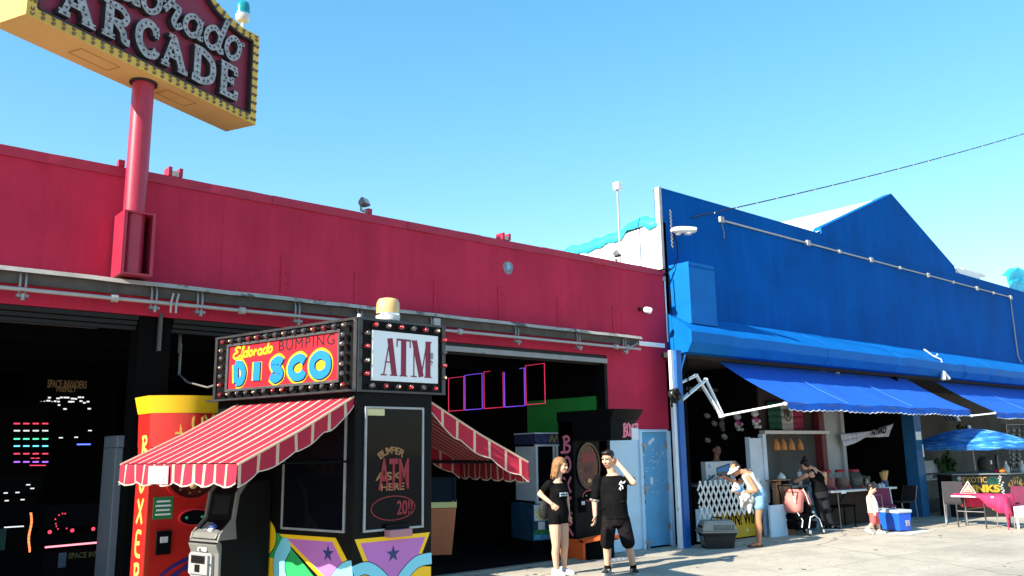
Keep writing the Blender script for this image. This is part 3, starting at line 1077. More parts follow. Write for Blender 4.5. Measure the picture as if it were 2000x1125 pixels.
# ------------------------------------------------------------------ arcade sign on its pole
SG = T('arcade_sign', 'big yellow framed arcade marquee with silver letters on a maroon pole', 'sign', (2.80, 9.95, 3.74))
su = V((0.909, 0.4167, 0)).normalized()
S0 = Fr((1.38, 9.02, 6.10), su, (0, 0, 1))            # n points to the street
SLEN, SDEP = 3.31, 0.52
sign_yellow = mat('sign_yellow', (0.62, 0.40, 0.075), 0.6, 0.12, 2, 0.1, 30, wear=(0.40, 0.20, 0.05), wear_amt=0.66, wear_scale=3)
sign_soffit = mat('sign_soffit_yellow', (0.74, 0.49, 0.17), 0.6, 0.08, 1.5, 0.1, 30, wear=(0.42, 0.16, 0.04), wear_amt=0.70, wear_scale=3.5)
sign_maroon = mat('sign_maroon', (0.20, 0.018, 0.045), 0.5, 0.15, 3)
half = [(3.31, 1.29), (3.0, 1.27), (2.75, 1.31), (2.5, 1.40), (2.3, 1.55), (2.1, 1.78), (1.9, 1.90), (1.655, 1.93)]
outer = [(0, 0), (3.31, 0)] + half + [(SLEN - a, b) for a, b in half[::-1][1:]]
inner = [(0.12, 0.12), (3.19, 0.12)] + [(3.19, 1.17)] + [(a, b - 0.12) for a, b in half[1:]] + [(SLEN - a, b - 0.12) for a, b in half[::-1][1:-1]] + [(0.12, 1.17)]
m = M()
n = len(outer)
assert len(inner) == n, (len(inner), n)
k = 0
of, ob, inn, ind = [S0(a, b, 0.0) for a, b in outer], [S0(a, b, -SDEP) for a, b in outer], [S0(a, b, 0.0) for a, b in inner], [S0(a, b, -0.07) for a, b in inner]
m.v = of + ob + inn + ind
for i in range(n):
    j = (i + 1) % n
    m.f += [(i, j, n + j, n + i), (i, j, 2 * n + j, 2 * n + i), (2 * n + i, 2 * n + j, 3 * n + j, 3 * n + i)]
    m.mi += [1 if i == 0 else 0, 0, 0]
m.f += [tuple(range(n, 2 * n)), tuple(range(3 * n, 4 * n))]
m.mi += [0, 2]
CAB = m.build('cabinet', [sign_yellow, sign_soffit, sign_maroon], SG)
m = M()
dk = mat('dark_trim', (0.03, 0.02, 0.025), 0.7, 0.1)
for i in range(n):
    a, b = V(inner[i]), V(inner[(i + 1) % n])
    m.ribbon([tuple(a), tuple(b)], 0.025, S0, -0.069, 0.006)
m.build('inner_trim', dk, CAB)
socket_m = mat('bulb_socket', (0.16, 0.13, 0.09), 0.5, 0.2, 20)
per = []
for i in range(n):
    a, b = (V(outer[i]) + V(inner[i])) / 2, (V(outer[(i + 1) % n]) + V(inner[(i + 1) % n])) / 2
    L = (b - a).length
    q = max(1, round(L / 0.118))
    for t_ in range(q):
        per.append((a.lerp(b, t_ / q), (b - a).normalized()))
cnt = 0
for p, d in per[:49]:
    nn = V((-d.y, d.x))
    for s in (-0.026, 0.026):
        if cnt >= 96:
            break
        cnt += 1
        c = S0(p.x + nn.x * s, p.y + nn.y * s, 0.001)
        M().lathe([(0.020, -0.004), (0.020, 0.012), (0.012, 0.03), (0.004, 0.034)], c, 8, axis=S0.n).build('bulb', socket_m, CAB, smooth=50)
mm = M()
for p, d in per[49:]:
    nn = V((-d.y, d.x))
    for s in (-0.026, 0.026):
        mm.lathe([(0.020, -0.004), (0.020, 0.012), (0.012, 0.03), (0.004, 0.034)], S0(p.x + nn.x * s, p.y + nn.y * s, 0.001), 6, axis=S0.n)
o = mm.build('bulb', socket_m, CAB, smooth=50)
o['kind'] = 'stuff'
for a0, a1 in ((0.75, 1.25), (1.95, 2.4)):
    m = M()
    for c in (-0.16, -0.36):
        m.box((a0, -0.004, c), (a1, -0.0005, c + 0.008), S0)
    for a in (a0, a1):
        m.box((a, -0.004, -0.36), (a + 0.008, -0.0005, -0.152), S0)
    m.build('hatch_outline', mat('seam_rust', (0.35, 0.16, 0.05), 0.8, 0.2, 9), CAB)
# channel letters
silver = mat('dull_silver_letter', (0.28, 0.28, 0.30), 0.5, 0.45, 16, 0.3, 60)
letter_side = mat('letter_side', (0.03, 0.03, 0.035), 0.6, 0.1)
LZ0, LZ1 = -0.069, 0.02


def letter_stroke(name, strokes, box, wdt, holes=True, shear=0.0):
    a0, b0, a1, b1 = box
    m = M()
    hp = []
    for si, st in enumerate(strokes):
        pts, closed, wk = st if isinstance(st, tuple) and isinstance(st[0], list) else (st, False, 1.0)
        q = [(a0 + x * (a1 - a0) + shear * y * (b1 - b0), b0 + y * (b1 - b0)) for x, y in pts]
        dz = 0.002 * si
        m.ribbon(q, wdt * wk, S0, LZ0, LZ1 + dz, 0, closed, side=1)
        # raised rim and bulb holes along the stroke
        acc = 0.0
        for (p1, p2) in zip(q[:-1], q[1:]):
            p1, p2 = V(p1), V(p2)
            L = (p2 - p1).length
            while acc < L:
                hp.append((p1.lerp(p2, acc / max(L, 1e-6)), dz))
                acc += 0.078
            acc -= L
    for p, dz in hp:
        m.lathe([(0.013, LZ1 + dz), (0.013, LZ1 + dz + 0.006), (0.005, LZ1 + dz + 0.012)], S0(p.x, p.y, 0), 6, mi=1, axis=S0.n)
    return m.build(name, [silver, letter_side], CAB)


TALL = 0.40
def slab(box, strokes, wdt=0.088):
    letter_stroke('letter', strokes, box, wdt)


slab((0.348, 0.200, 0.753, 0.581), [([(0.1, 0.0), (0.42, 1.0)], False, 0.8), ([(0.40, 1.0), (0.85, 0.0)], False, 1.25), ([(0.25, 0.36), (0.68, 0.36)], False, 0.7), ([(-0.06, 0.0), (0.28, 0.0)], False, 0.7), ([(0.62, 0.0), (1.04, 0.0)], False, 0.7), ([(0.18, 1.0), (0.46, 1.0)], False, 0.6)])
slab((0.856, 0.210, 1.216, 0.591), [([(0.22, 0.0), (0.22, 1.0)], False, 1.25), (smooth_path([(0.2, 0.97), (0.6, 1.0), (0.85, 0.80), (0.7, 0.55), (0.25, 0.50)]), False, 0.9), (smooth_path([(0.45, 0.5), (0.72, 0.3), (0.8, 0.06), (1.0, 0.02)]), False, 1.0), ([(-0.02, 0.0), (0.45, 0.0)], False, 0.7), ([(-0.02, 1.0), (0.3, 1.0)], False, 0.6)])
slab((1.313, 0.220, 1.601, 0.592), [(smooth_path([(0.95, 0.72), (0.80, 0.95), (0.45, 1.0), (0.12, 0.72), (0.12, 0.28), (0.45, 0.0), (0.85, 0.05), (1.0, 0.25)]), False, 1.15), ([(0.95, 0.62), (0.95, 1.02)], False, 0.6)])
slab((1.686, 0.210, 2.055, 0.591), [([(0.1, 0.0), (0.42, 1.0)], False, 0.8), ([(0.40, 1.0), (0.85, 0.0)], False, 1.25), ([(0.25, 0.36), (0.68, 0.36)], False, 0.7), ([(-0.06, 0.0), (0.28, 0.0)], False, 0.7), ([(0.62, 0.0), (1.04, 0.0)], False, 0.7), ([(0.18, 1.0), (0.46, 1.0)], False, 0.6)])
slab((2.146, 0.230, 2.506, 0.611), [([(0.22, 0.0), (0.22, 1.0)], False, 1.25), (smooth_path([(0.05, 1.0), (0.5, 1.0), (0.9, 0.75), (0.9, 0.25), (0.5, 0.0), (0.0, 0.0)]), False, 1.1)])
slab((2.614, 0.220, 2.920, 0.611), [([(0.22, 0.0), (0.22, 1.0)], False, 1.25), ([(0.0, 0.0), (0.9, 0.0), (0.95, 0.25)], False, 0.85), ([(0.0, 1.0), (0.85, 1.0), (0.9, 0.78)], False, 0.85), ([(0.3, 0.52), (0.68, 0.52)], False, 0.8), ([(0.68, 0.38), (0.68, 0.66)], False, 0.6)])
# script word above, slanted, rising in the middle
RING = smooth_path([(0.5, 1.0), (0.12, 0.72), (0.10, 0.25), (0.45, 0.0), (0.82, 0.25), (0.88, 0.72)], 5, True)


def script(box, kind):
    z = {'o': [(RING, True, 1.0), (smooth_path([(0.5, 1.0), (0.8, 0.86), (1.15, 0.95)]), False, 0.6)],
         'r': [(smooth_path([(-0.05, 0.5), (0.2, 0.9), (0.3, 1.12), (0.42, 0.95), (0.8, 0.92), (0.72, 0.6), (0.62, 0.2), (0.85, 0.0), (1.15, 0.2)]), False, 1.0)],
         'a': [(RING, True, 1.0), (smooth_path([(0.92, 1.0), (0.84, 0.5), (0.86, 0.1), (1.15, 0.1)]), False, 0.95)],
         'd': [(RING, True, 1.0), (smooth_path([(1.15, 1.75), (0.98, 1.0), (0.88, 0.4), (0.92, 0.05), (1.2, 0.1)]), False, 1.05)],
         'l': [(smooth_path([(-0.1, 0.3), (0.5, 1.1), (0.75, 1.7), (0.5, 1.9), (0.3, 1.2), (0.3, 0.3), (0.55, 0.0), (1.0, 0.25)]), False, 1.0)],
         'E': [(smooth_path([(1.0, 1.7), (0.6, 2.0), (0.2, 1.7), (0.3, 1.25), (0.7, 1.1), (0.15, 0.9), (0.0, 0.4), (0.4, 0.0), (1.0, 0.3)]), False, 1.1)]}[kind]
    letter_stroke('letter', z, box, 0.075, shear=0.16)


script((2.66, 0.74, 2.93, 1.04), 'o')
script((2.30, 0.73, 2.58, 1.02), 'd')
script((1.96, 0.74, 2.24, 1.01), 'a')
script((1.66, 0.74, 1.90, 1.01), 'r')
script((1.33, 0.74, 1.60, 1.01), 'o')
script((0.98, 0.74, 1.26, 1.02), 'd')
script((0.74, 0.74, 0.95, 1.02), 'l')
script((0.30, 0.72, 0.66, 1.00), 'E')
# pole and its open housing
M().lathe([(0.122, 3.76), (0.122, 6.103)], (2.80, 9.95, 0), 32).build('pole', red_pole, SG, smooth=40)
m = M()
m.lathe([(0.155, 6.075), (0.155, 6.0985)], (2.80, 9.95, 0), 28)
m.build('collar', dk, SG, smooth=40)
m = M()
x0, x1, y0, y1, z0, z1 = 2.655, 3.0, 9.80, W - 0.001, 3.745, 4.48
m.box((x0, y0, z0), (x0 + 0.02, y1, z1)); m.box((x1 - 0.02, y0, z0), (x1, y1, z1))
m.box((x0 + 0.02, y0, z1 - 0.02), (x1 - 0.02, y1, z1)); m.box((x0 + 0.02, y0, z0), (x1 - 0.02, y1, z0 + 0.02))
m.box((x0 + 0.02, y1 - 0.03, z0 + 0.02), (x1 - 0.02, y1 - 0.002, z1 - 0.02))
for a, b in ((x0 + 0.0201, x0 + 0.035), (x1 - 0.035, x1 - 0.0201)):
    m.box((a, y0 - 0.002, z0 + 0.0201), (b, y0 + 0.01, z1 - 0.0201))
m.build('pole_housing', red_pole, SG)

# beacons
def beacon(name, label, loc, h, r, dome, base, post=0.0, group=None):
    t = T(name, label, 'beacon lamp', loc, 0, group)
    x, y, z = loc
    if post:
        M().cyl((x, y, z), (x, y, z + post + 0.01), 0.018, n=8).build('post', white_paint, t, smooth=40)
    z += post
    M().lathe([(r * 0.75, 0), (r * 0.98, 0.1 * h), (r * 1.02, 0.32 * h), (r * 0.98, 0.36 * h)], (x, y, z), 24).build('lamp_base', base, t, smooth=40)
    M().lathe([(r * 1.03, 0.30 * h), (r * 1.04, 0.325 * h), (r * 1.03, 0.37 * h)], (x, y, z), 24).build('clamp_ring', chrome, t, smooth=40)
    M().lathe([(r * 0.97, 0.362 * h), (r * 1.0, 0.55 * h), (r * 0.95, 0.82 * h), (r * 0.80, 0.96 * h), (r * 0.5, 1.0 * h), (0.001, 1.005 * h)], (x, y, z), 24).build('dome', dome, t, smooth=60)


amber = mat('amber_lens', (0.62, 0.40, 0.17), 0.3, 0.06, 8, coat=0.2)
teal = mat('teal_lens', (0.01, 0.22, 0.26), 0.2, 0.1, 8, coat=0.3)
lampwhite = mat('lamp_base_white', (0.55, 0.54, 0.53), 0.35, 0.08, 6)
bp_ = S0(3.1, 1.275, -0.12)
beacon('beacon', 'teal topped white beacon lamp on a stalk above the marquee', tuple(bp_), 0.28, 0.093, teal, lampwhite, 0.17)

# ------------------------------------------------------------------ kiosk
KP = V((4.216, 7.295, 0))
ka = radians(103.1)
ked = V((cos(ka), sin(ka), 0))                 # along the left face, away from the corner
knl = V((-sin(ka), cos(ka), 0))                # out of the left face
kf = V((cos(radians(2.4)), sin(radians(2.4)), 0))
KL = 2.25
KW = 0.93
KI = T('kiosk', 'black bulb lit ticket kiosk with disco and cash signs and striped side awnings', 'kiosk', tuple(KP))
LF = Fr(KP + ked * KL, -ked, (0, 0, 1))        # a runs from the far end to the corner
FF = Fr(KP, kf, (0, 0, 1))
kr = V((-ked.x, ked.y, 0))                     # the right side mirrors the left
p0, p1, p2, p3 = KP, KP + kf * KW, KP + kf * KW + kr * KL, KP + ked * KL
hz = lambda p, z: V((p.x, p.y, z))
m = M()
kc = (p0 + p1 + p2 + p3) / 4
sh = lambda p, d: p + (p - kc).normalized() * d
m.ring_loft([[hz(p, 0.0) for p in (p0, p1, p2, p3)], [hz(p, 3.0) for p in (p0, p1, p2, p3)]])
BODY = m.build('body', black_paint, KI, bevel=0.01)
# sign storey, a little proud of the body, with a tray rim at its foot
m = M()
o_ = [sh(p, 0.05) for p in (p0, p1 + kf * 0.11, p2 + kf * 0.11, p3)]
m.ring_loft([[hz(p, 2.335) for p in o_], [hz(p, 3.06) for p in o_]])
SB = m.build('sign_storey', black_paint, KI, bevel=0.006)
LS = Fr(o_[3], (o_[0] - o_[3]), (0, 0, 1))
LSL = (o_[0] - o_[3]).length
FS = Fr(o_[0], (o_[1] - o_[0]), (0, 0, 1))
FSL = (o_[1] - o_[0]).length
m = M()
for f_, L in ((LS, LSL), (FS, FSL)):
    m.box((0, 3.035, 0.001), (L - 0.0, 3.06, 0.02), f_)
    m.box((0, 2.325, 0.001), (L - 0.0, 2.345, 0.10 if f_ is LS else 0.02), f_)
    m.box((0, 2.346, 0.001), (0.045, 3.034, 0.016), f_)
    m.box((L - 0.045, 2.346, 0.001), (L, 3.034, 0.016), f_)
m.build('edge_trim', mat('worn_black_angle', (0.03, 0.03, 0.033), 0.35, 0.3, 8, wear=(0.35, 0.35, 0.36), wear_amt=0.68, wear_scale=6, spec=0.6), SB)
pnl_red = mat('sign_red', (0.42, 0.011, 0.022), 0.45, 0.05, 2)
sgn_yel = mat('sign_letter_yellow', (0.62, 0.38, 0.01), 0.5, 0.04)
sgn_blue = mat('sign_letter_blue', (0.006, 0.17, 0.48), 0.5, 0.05)
sgn_blk = mat('sign_letter_black', (0.006, 0.006, 0.008), 0.5, 0.0)
sgn_mar = mat('sign_letter_maroon', (0.22, 0.018, 0.05), 0.5, 0.05)
sgn_wht = mat('sign_white', (0.72, 0.76, 0.80), 0.5, 0.03, 2)
# red disco panel (a0..a1 measured from the far end of the storey)
A0, A1, B0, B1 = LSL - 2.03, LSL - 0.24, 2.455, 2.925
m = M().box((A0, B0, 0.001), (A1, B1, 0.030), LS)
PN = m.build('disco_panel', pnl_red, SB)
m = M()
for a, b, c, d in ((A0 - 0.04, B1 + 0.002, A1 + 0.03, B1 + 0.03), (A0 - 0.04, B0 - 0.03, A1 + 0.03, B0 - 0.002), (A0 - 0.04, B0 - 0.001, A0 - 0.004, B1 + 0.001), (A1 + 0.004, B0 - 0.001, A1 + 0.03, B1 + 0.001)):
    m.box((a, b, 0.0012), (c, d, 0.05), LS)
m.build('panel_frame', mat('panel_frame_dark', (0.06, 0.06, 0.065), 0.4, 0.2, 8), PN, bevel=0.004)
PL = Fr(LS(A0, B0, 0.030), LS.u, LS.v)
PW = A1 - A0
text_mesh('BUMPING', PL, (0.86, 0.355, 1.73, 0.466), 0.003, bold=0.0, space=1.2).build('lettering', sgn_blk, PN)
SY = {'E': [smooth_path([(0.9, 0.85), (0.55, 1.0), (0.2, 0.8), (0.55, 0.55), (0.1, 0.35), (0.15, 0.05), (0.6, 0.0), (0.95, 0.2)])],
      'l': [smooth_path([(0.0, 0.1), (0.5, 0.7), (0.6, 1.0), (0.35, 0.95), (0.3, 0.3), (0.5, 0.0), (0.9, 0.12)])],
      'd': [RING, smooth_path([(1.05, 1.8), (0.95, 1.0), (0.9, 0.1), (1.15, 0.1)])],
      'o': [RING], 'r': [smooth_path([(0.1, 0.0), (0.2, 0.6), (0.25, 1.0), (0.5, 0.85), (0.85, 1.0)])],
      'a': [RING, smooth_path([(0.95, 1.0), (0.9, 0.5), (0.95, 0.05), (1.1, 0.05)])]}


def word(fr, spec, z0, z1, wd, mi=0, shear=0.2, m=None):
    m = m or M()
    for si, (ch, a, b, ww, hh) in enumerate(spec):
        for sj, st in enumerate(SY[ch]):
            closed = st is RING
            m.ribbon([(a + x * ww + shear * y * hh, b + y * hh) for x, y in st], wd, fr, z0, z1 + 0.0006 * ((si * 2 + sj) % 5), mi, closed)
    return m


word(PL, [('E', 0.06, 0.335, 0.13, 0.125), ('l', 0.20, 0.335, 0.06, 0.12), ('d', 0.25, 0.34, 0.075, 0.06), ('o', 0.345, 0.342, 0.07, 0.06), ('r', 0.43, 0.342, 0.06, 0.06), ('a', 0.50, 0.345, 0.075, 0.06), ('d', 0.59, 0.35, 0.075, 0.06), ('o', 0.68, 0.355, 0.07, 0.06)], 0, 0.003, 0.026).build('lettering', sgn_yel, PN)
# DISCO: yellow surround, black shade, blue letters
DS = {'D': [([(0.22, 0.05), (0.12, 0.95)], False), (smooth_path([(0.12, 0.93), (0.55, 0.9), (0.85, 0.5), (0.65, 0.1), (0.22, 0.07)]), False)],
      'I': [([(0.45, 0.05), (0.5, 0.95)], False)],
      'S': [(smooth_path([(0.85, 0.78), (0.6, 0.95), (0.25, 0.8), (0.35, 0.58), (0.7, 0.42), (0.75, 0.18), (0.4, 0.05), (0.1, 0.22)]), False)],
      'C': [(smooth_path([(0.9, 0.75), (0.65, 0.95), (0.25, 0.78), (0.12, 0.4), (0.35, 0.08), (0.75, 0.08), (0.9, 0.28)]), False)],
      'O': [(smooth_path([(0.5, 0.97), (0.12, 0.72), (0.12, 0.25), (0.5, 0.03), (0.88, 0.25), (0.88, 0.72)], 5, True), True)]}
spec = [('D', 0.10, 0.055, 0.205, 0.225), ('I', 0.455, 0.055, 0.10, 0.225), ('S', 0.72, 0.055, 0.24, 0.22), ('C', 1.03, 0.055, 0.28, 0.215), ('O', 1.38, 0.055, 0.29, 0.22)]
m = M()
for lay, (mi_, wd, z1, dx, dy) in enumerate(((0, 0.140, 0.004, 0.0, 0.0), (1, 0.096, 0.0065, 0.012, -0.008), (2, 0.086, 0.009, 0, 0))):
    for ch, a, b, ww, hh in spec:
        for sj, (st, closed) in enumerate(DS[ch]):
            m.ribbon([(a + dx + x * ww, b + dy + y * hh) for x, y in st], wd if ch != 'I' else wd + 0.03, PL, 0, z1 + 0.0005 * sj, mi_, closed)
        if lay == 0 and ch in 'DCO':
            m.prism(circ(a + 0.5 * ww, b + 0.5 * hh, 0.08), PL, 0, 0.0036, 0)
m.build('lettering', [sgn_yel, sgn_blk, sgn_blue], PN)
# white cash panel
C0, C1, D0_, D1_ = 0.155, 0.975, 2.44, 2.94
PA = M().box((C0, D0_, 0.001), (C1, D1_, 0.028), FS).build('cash_panel', sgn_wht, SB, bevel=0.003)
PF = Fr(FS(C0, D0_, 0.028), FS.u, FS.v)
m = M()
def thick(pts, wd, z=0.004):
    m.ribbon(pts, wd, PF, 0, z)
bw, tw = 0.062, 0.012
thick([(0.135, 0.065), (0.205, 0.425)], tw, 0.0040)
thick([(0.205, 0.43), (0.262, 0.06)], bw, 0.0046)
thick([(0.15, 0.19), (0.235, 0.19)], tw, 0.0036)
thick([(0.10, 0.06), (0.17, 0.06)], tw, 0.0052); thick([(0.212, 0.06), (0.30, 0.06)], tw, 0.0052)
thick([(0.375, 0.06), (0.375, 0.43)], bw, 0.0046)
thick([(0.29, 0.425), (0.46, 0.425)], 0.018, 0.0052)
thick([(0.295, 0.43), (0.292, 0.35)], 0.012, 0.0040); thick([(0.455, 0.43), (0.458, 0.35)], 0.012, 0.0040)
thick([(0.33, 0.06), (0.42, 0.06)], tw, 0.0052)
thick([(0.505, 0.06), (0.505, 0.43)], tw, 0.0040)
thick([(0.51, 0.43), (0.60, 0.06)], bw, 0.0046)
thick([(0.60, 0.06), (0.672, 0.43)], tw, 0.0036)
thick([(0.685, 0.06), (0.685, 0.43)], bw, 0.0060)
thick([(0.47, 0.06), (0.54, 0.06)], tw, 0.0052); thick([(0.64, 0.06), (0.73, 0.06)], tw, 0.0068)
thick([(0.47, 0.425), (0.53, 0.425)], tw, 0.0052); thick([(0.66, 0.425), (0.73, 0.425)], tw, 0.0068)
m.build('lettering', sgn_mar, PA)
m = M()
for st in ([(0.705, 0.25), (0.705, 0.31)], [(0.725, 0.25), (0.725, 0.31), (0.745, 0.31), (0.745, 0.25)], [(0.71, 0.235), (0.74, 0.225)], [(0.70, 0.215), (0.75, 0.215)], [(0.725, 0.20), (0.735, 0.185)]):
    m.ribbon(st, 0.006, PF, 0.0066, 0.0085)
m.build('scribble', sgn_blk, PA)
# bulbs
bulb_clear = mat('clear_bulb', (0.05, 0.042, 0.04), 0.08, 0.0, spec=0.9, coat=0.6)
bulb_red = mat('red_bulb', (0.16, 0.004, 0.006), 0.10, 0.0, spec=0.9, coat=0.6)
bulb_lit = mat('lit_bulb', (1.0, 0.50, 0.22), 0.2, 0.0, emit=1.1)
bulb_redlit = mat('lit_red_bulb', (1.0, 0.05, 0.06), 0.2, 0.0, emit=0.8)
holder = mat('bulb_holder', (0.02, 0.02, 0.02), 0.5, 0.0)


def bulb(fr, a, b, mt, r=0.030, filament=None):
    bo = M().lathe([(0.011, 0.002), (0.013, 0.022), (r * 0.75, 0.040), (r, 0.058), (r * 0.92, 0.078), (r * 0.55, 0.092), (0.002, 0.096)], fr(a, b, 0), 10, axis=fr.n).build('bulb', mt, SB, smooth=60)
    M().lathe([(0.017, 0.001), (0.017, 0.016)], fr(a, b, 0), 8, axis=fr.n).build('socket', holder, bo)
    if filament:
        M().ell(fr(a - 0.004, b, 0.085), (0.013, 0.013, 0.013), nu=8, nv=6).build('filament', filament, bo)


nb_ = 14
for i in range(nb_):
    a = LSL - 2.12 + i * (2.0 / (nb_ - 1))
    for b, key in ((2.985, i + 3), (2.395, i)):
        bulb(LS, a, b, bulb_red if key % 7 in (0, 6) or i == 0 else bulb_clear, 0.028, bulb_lit if key % 3 == 1 else None)
for j, b in enumerate((2.505, 2.60, 2.70, 2.80, 2.89)):
    bulb(LS, LSL - 2.13, b, bulb_clear if j else bulb_red, 0.03, bulb_lit if j % 2 == 0 else None)
    bulb(LS, LSL - 0.14, b, bulb_clear, 0.03, bulb_lit if j % 2 else None)
for i in range(6):
    a = 0.17 + i * 0.155
    bulb(FS, a, 2.99, bulb_red if i % 2 == 0 else bulb_clear, 0.026, (bulb_redlit, bulb_lit)[i % 2] if i in (0, 1, 2, 5) else None)
    bulb(FS, a - 0.03, 2.385, bulb_red if i % 2 else bulb_clear, 0.026, (bulb_lit, bulb_redlit)[i % 2] if i in (1, 2, 3, 5) else None)
for j, b in enumerate((2.50, 2.63, 2.77, 2.90)):
    bulb(FS, 0.075, b, bulb_red if j % 2 == 0 else bulb_clear, 0.026, (bulb_redlit, bulb_lit, bulb_redlit, None)[j])
    bulb(FS, 1.035, b, bulb_clear if j % 2 == 0 else bulb_red, 0.026, (bulb_lit, bulb_redlit, None, bulb_redlit)[j])
# windows
frame_grey = mat('window_frame_grey', (0.30, 0.31, 0.33), 0.45, 0.15, 8, metal=0.2)


def kwindow(fr, a0, a1, b0, b1, zoff=0.001):
    m = M()
    t = 0.022
    m.box((a0, b0, zoff), (a0 + t, b1, 0.022), fr); m.box((a1 - t, b0, zoff), (a1, b1, 0.022), fr)
    m.box((a0 + t, b0, zoff), (a1 - t, b0 + t, 0.022), fr); m.box((a0 + t, b1 - t, zoff), (a1 - t, b1, 0.022), fr)
    wdw = m.build('window', frame_grey, BODY, bevel=0.003)
    M().box((a0 + t, b0 + t, zoff), (a1 - t, b1 - t, 0.008), fr).build('pane', glass_dark, wdw)
    return wdw


kwindow(LF, KL - 1.05, KL - 0.11, 0.99, 2.12)
WF = kwindow(FF, 0.10, 0.815, 0.99, 2.19)
PGl = Fr(FF(0, 0, 0.009), FF.u, FF.v)
win_red = mat('window_lettering_red', (0.24, 0.016, 0.026), 0.6, 0.1, 20)
win_tan = mat('window_lettering_tan', (0.28, 0.14, 0.055), 0.6, 0.15, 20)
m = M()
for i, ch in enumerate('BUMPER'):
    q = radians(38 - i * 14)
    c = (0.43 - 0.22 * sin(q), 1.56 + 0.20 * cos(q))
    fq = Fr(PGl(c[0], c[1]), (PGl.u * cos(q) + PGl.v * sin(q)), (PGl.v * cos(q) - PGl.u * sin(q)))
    text_mesh(ch, fq, (-0.03, -0.035, 0.03, 0.035), 0.002, m=m, bold=0.02)
text_mesh('ASK', PGl, (0.235, 1.47, 0.55, 1.55), 0.002, m=m, bold=0.02)
text_mesh('HERE', PGl, (0.30, 1.37, 0.58, 1.44), 0.002, m=m, bold=0.02)
m.build('lettering', win_tan, WF)
m = text_mesh('ATM', PGl, (0.265, 1.38, 0.63, 1.68), 0.004, z0=0.0025, bold=0.02)
text_mesh('20!!', PGl, (0.49, 1.13, 0.68, 1.27), 0.003, m=m, bold=0.02)
m.ribbon(circ(0.45, 1.20, 0.26, 0.115, 40), 0.010, PGl, 0.0, 0.002, 0, True)
m.build('lettering', win_red, WF)
m = M().box((0.12, 2.10, 0.0), (0.33, 2.165, 0.002), PGl)
m.build('sticker', mat('pale_yellow_sticker', (0.55, 0.52, 0.28), 0.6, 0.1), WF)
m = M()
m.box((0.35, 0.93, 0.001), (0.61, 1.0, 0.11), FF)
m.box((0.34, 1.0, 0.023), (0.62, 1.05, 0.05), FF, mi=1)
m.build('coin_tray', [mat('pink_tray', (0.35, 0.16, 0.20), 0.5, 0.1), black_paint], BODY, bevel=0.004)
# painted skirts
P_y, P_p, P_g, P_b, P_n, P_m = (mat('skirt_yellow', (0.85, 0.50, 0.01), 0.5, 0.04), mat('skirt_purple', (0.45, 0.15, 0.46), 0.5, 0.05), mat('skirt_green', (0.02, 0.34, 0.09), 0.5, 0.05),
                                mat('skirt_sky', (0.20, 0.60, 0.74), 0.5, 0.05), mat('skirt_navy', (0.02, 0.035, 0.14), 0.5, 0.05), mat('skirt_maroon', (0.22, 0.02, 0.03), 0.5, 0.05))
PM = [P_y, P_p, P_g, P_b, P_n, P_m, sgn_blk]


def star(fr, cx, cy, r, z0, z1, mi, m):
    pts = [(cx + (r if i % 2 == 0 else r * 0.38) * cos(pi / 2 + i * pi / 5), cy + (r if i % 2 == 0 else r * 0.38) * sin(pi / 2 + i * pi / 5)) for i in range(10)]
    m.prism(pts, fr, z0, z1, mi)


m = M()
e = KL
LQ = Fr(LF(KL, 0, 0.001), -LF.u, LF.v, LF.n)   # a = distance from the corner
def pr(pts, z0, z1, mi):
    m.prism([(e - a, b) for a, b in pts], LF, 0.001 + z0, 0.001 + z1, mi)
def rb(pts, wd, z0, z1, mi, closed=False):
    m.ribbon([(e - a, b) for a, b in pts], wd, LF, 0.001 + z0, 0.001 + z1, mi, closed)
pr([(2.24, 0.05), (0.02, 0.05), (0.02, 0.20), (1.08, 0.94), (1.32, 0.98), (2.24, 0.98)], 0, 0.003, 2)
pr([(1.08, 0.94), (0.24, 0.94), (0.0, 0.66), (0.0, 0.30), (0.35, 0.50)], 0, 0.0042, 0)
pr([(0.95, 0.90), (0.28, 0.90), (0.055, 0.62), (0.055, 0.40), (0.35, 0.555)], 0, 0.0054, 1)
star(Fr(LF(e - 0.34, 0.79), LF.u, LF.v, LF.n), 0, 0, 0.085, 0.001, 0.008, 4, m)
pr(circ(1.34, 0.90, 0.22, 0.20), 0, 0.0046, 6); pr(circ(1.34, 0.90, 0.21, 0.19), 0, 0.0056, 0); pr(circ(1.36, 0.90, 0.13, 0.13), 0, 0.0066, 5)
arc = smooth_path([(0.98, 0.82), (1.06, 0.70), (1.05, 0.55), (0.92, 0.40), (0.6, 0.34), (0.35, 0.42), (0.12, 0.62), (0.0, 0.66)])
rb(arc, 0.19, 0, 0.0062, 6); rb(arc, 0.175, 0, 0.0072, 3)
pr(circ(0.985, 0.82, 0.088), 0, 0.0076, 3)
rb(smooth_path([(1.20, 0.70), (1.19, 0.5), (1.05, 0.3), (0.7, 0.2), (0.2, 0.25)]), 0.10, 0, 0.0050, 0)
rb(smooth_path([(1.28, 0.76), (1.30, 0.5), (1.15, 0.25), (0.7, 0.1), (0.1, 0.14)]), 0.08, 0, 0.0044, 4)
m.build('painted_skirt', PM, BODY)
m = M()
def pf(pts, z1, mi):
    m.prism(pts, FF, 0.001, 0.001 + z1, mi)
pf([(0.01, 0.06), (0.92, 0.06), (0.92, 0.60), (0.60, 0.64), (0.30, 0.64), (0.01, 0.62)], 0.003, 0)
pf([(0.015, 0.935), (0.905, 0.935), (0.64, 0.40), (0.27, 0.40)], 0.0042, 0)
pf([(0.08, 0.895), (0.845, 0.895), (0.60, 0.42), (0.31, 0.42)], 0.0054, 1)
star(Fr(FF(0.455, 0.765), FF.u, FF.v, FF.n), 0, 0, 0.085, 0.001, 0.008, 4, m)
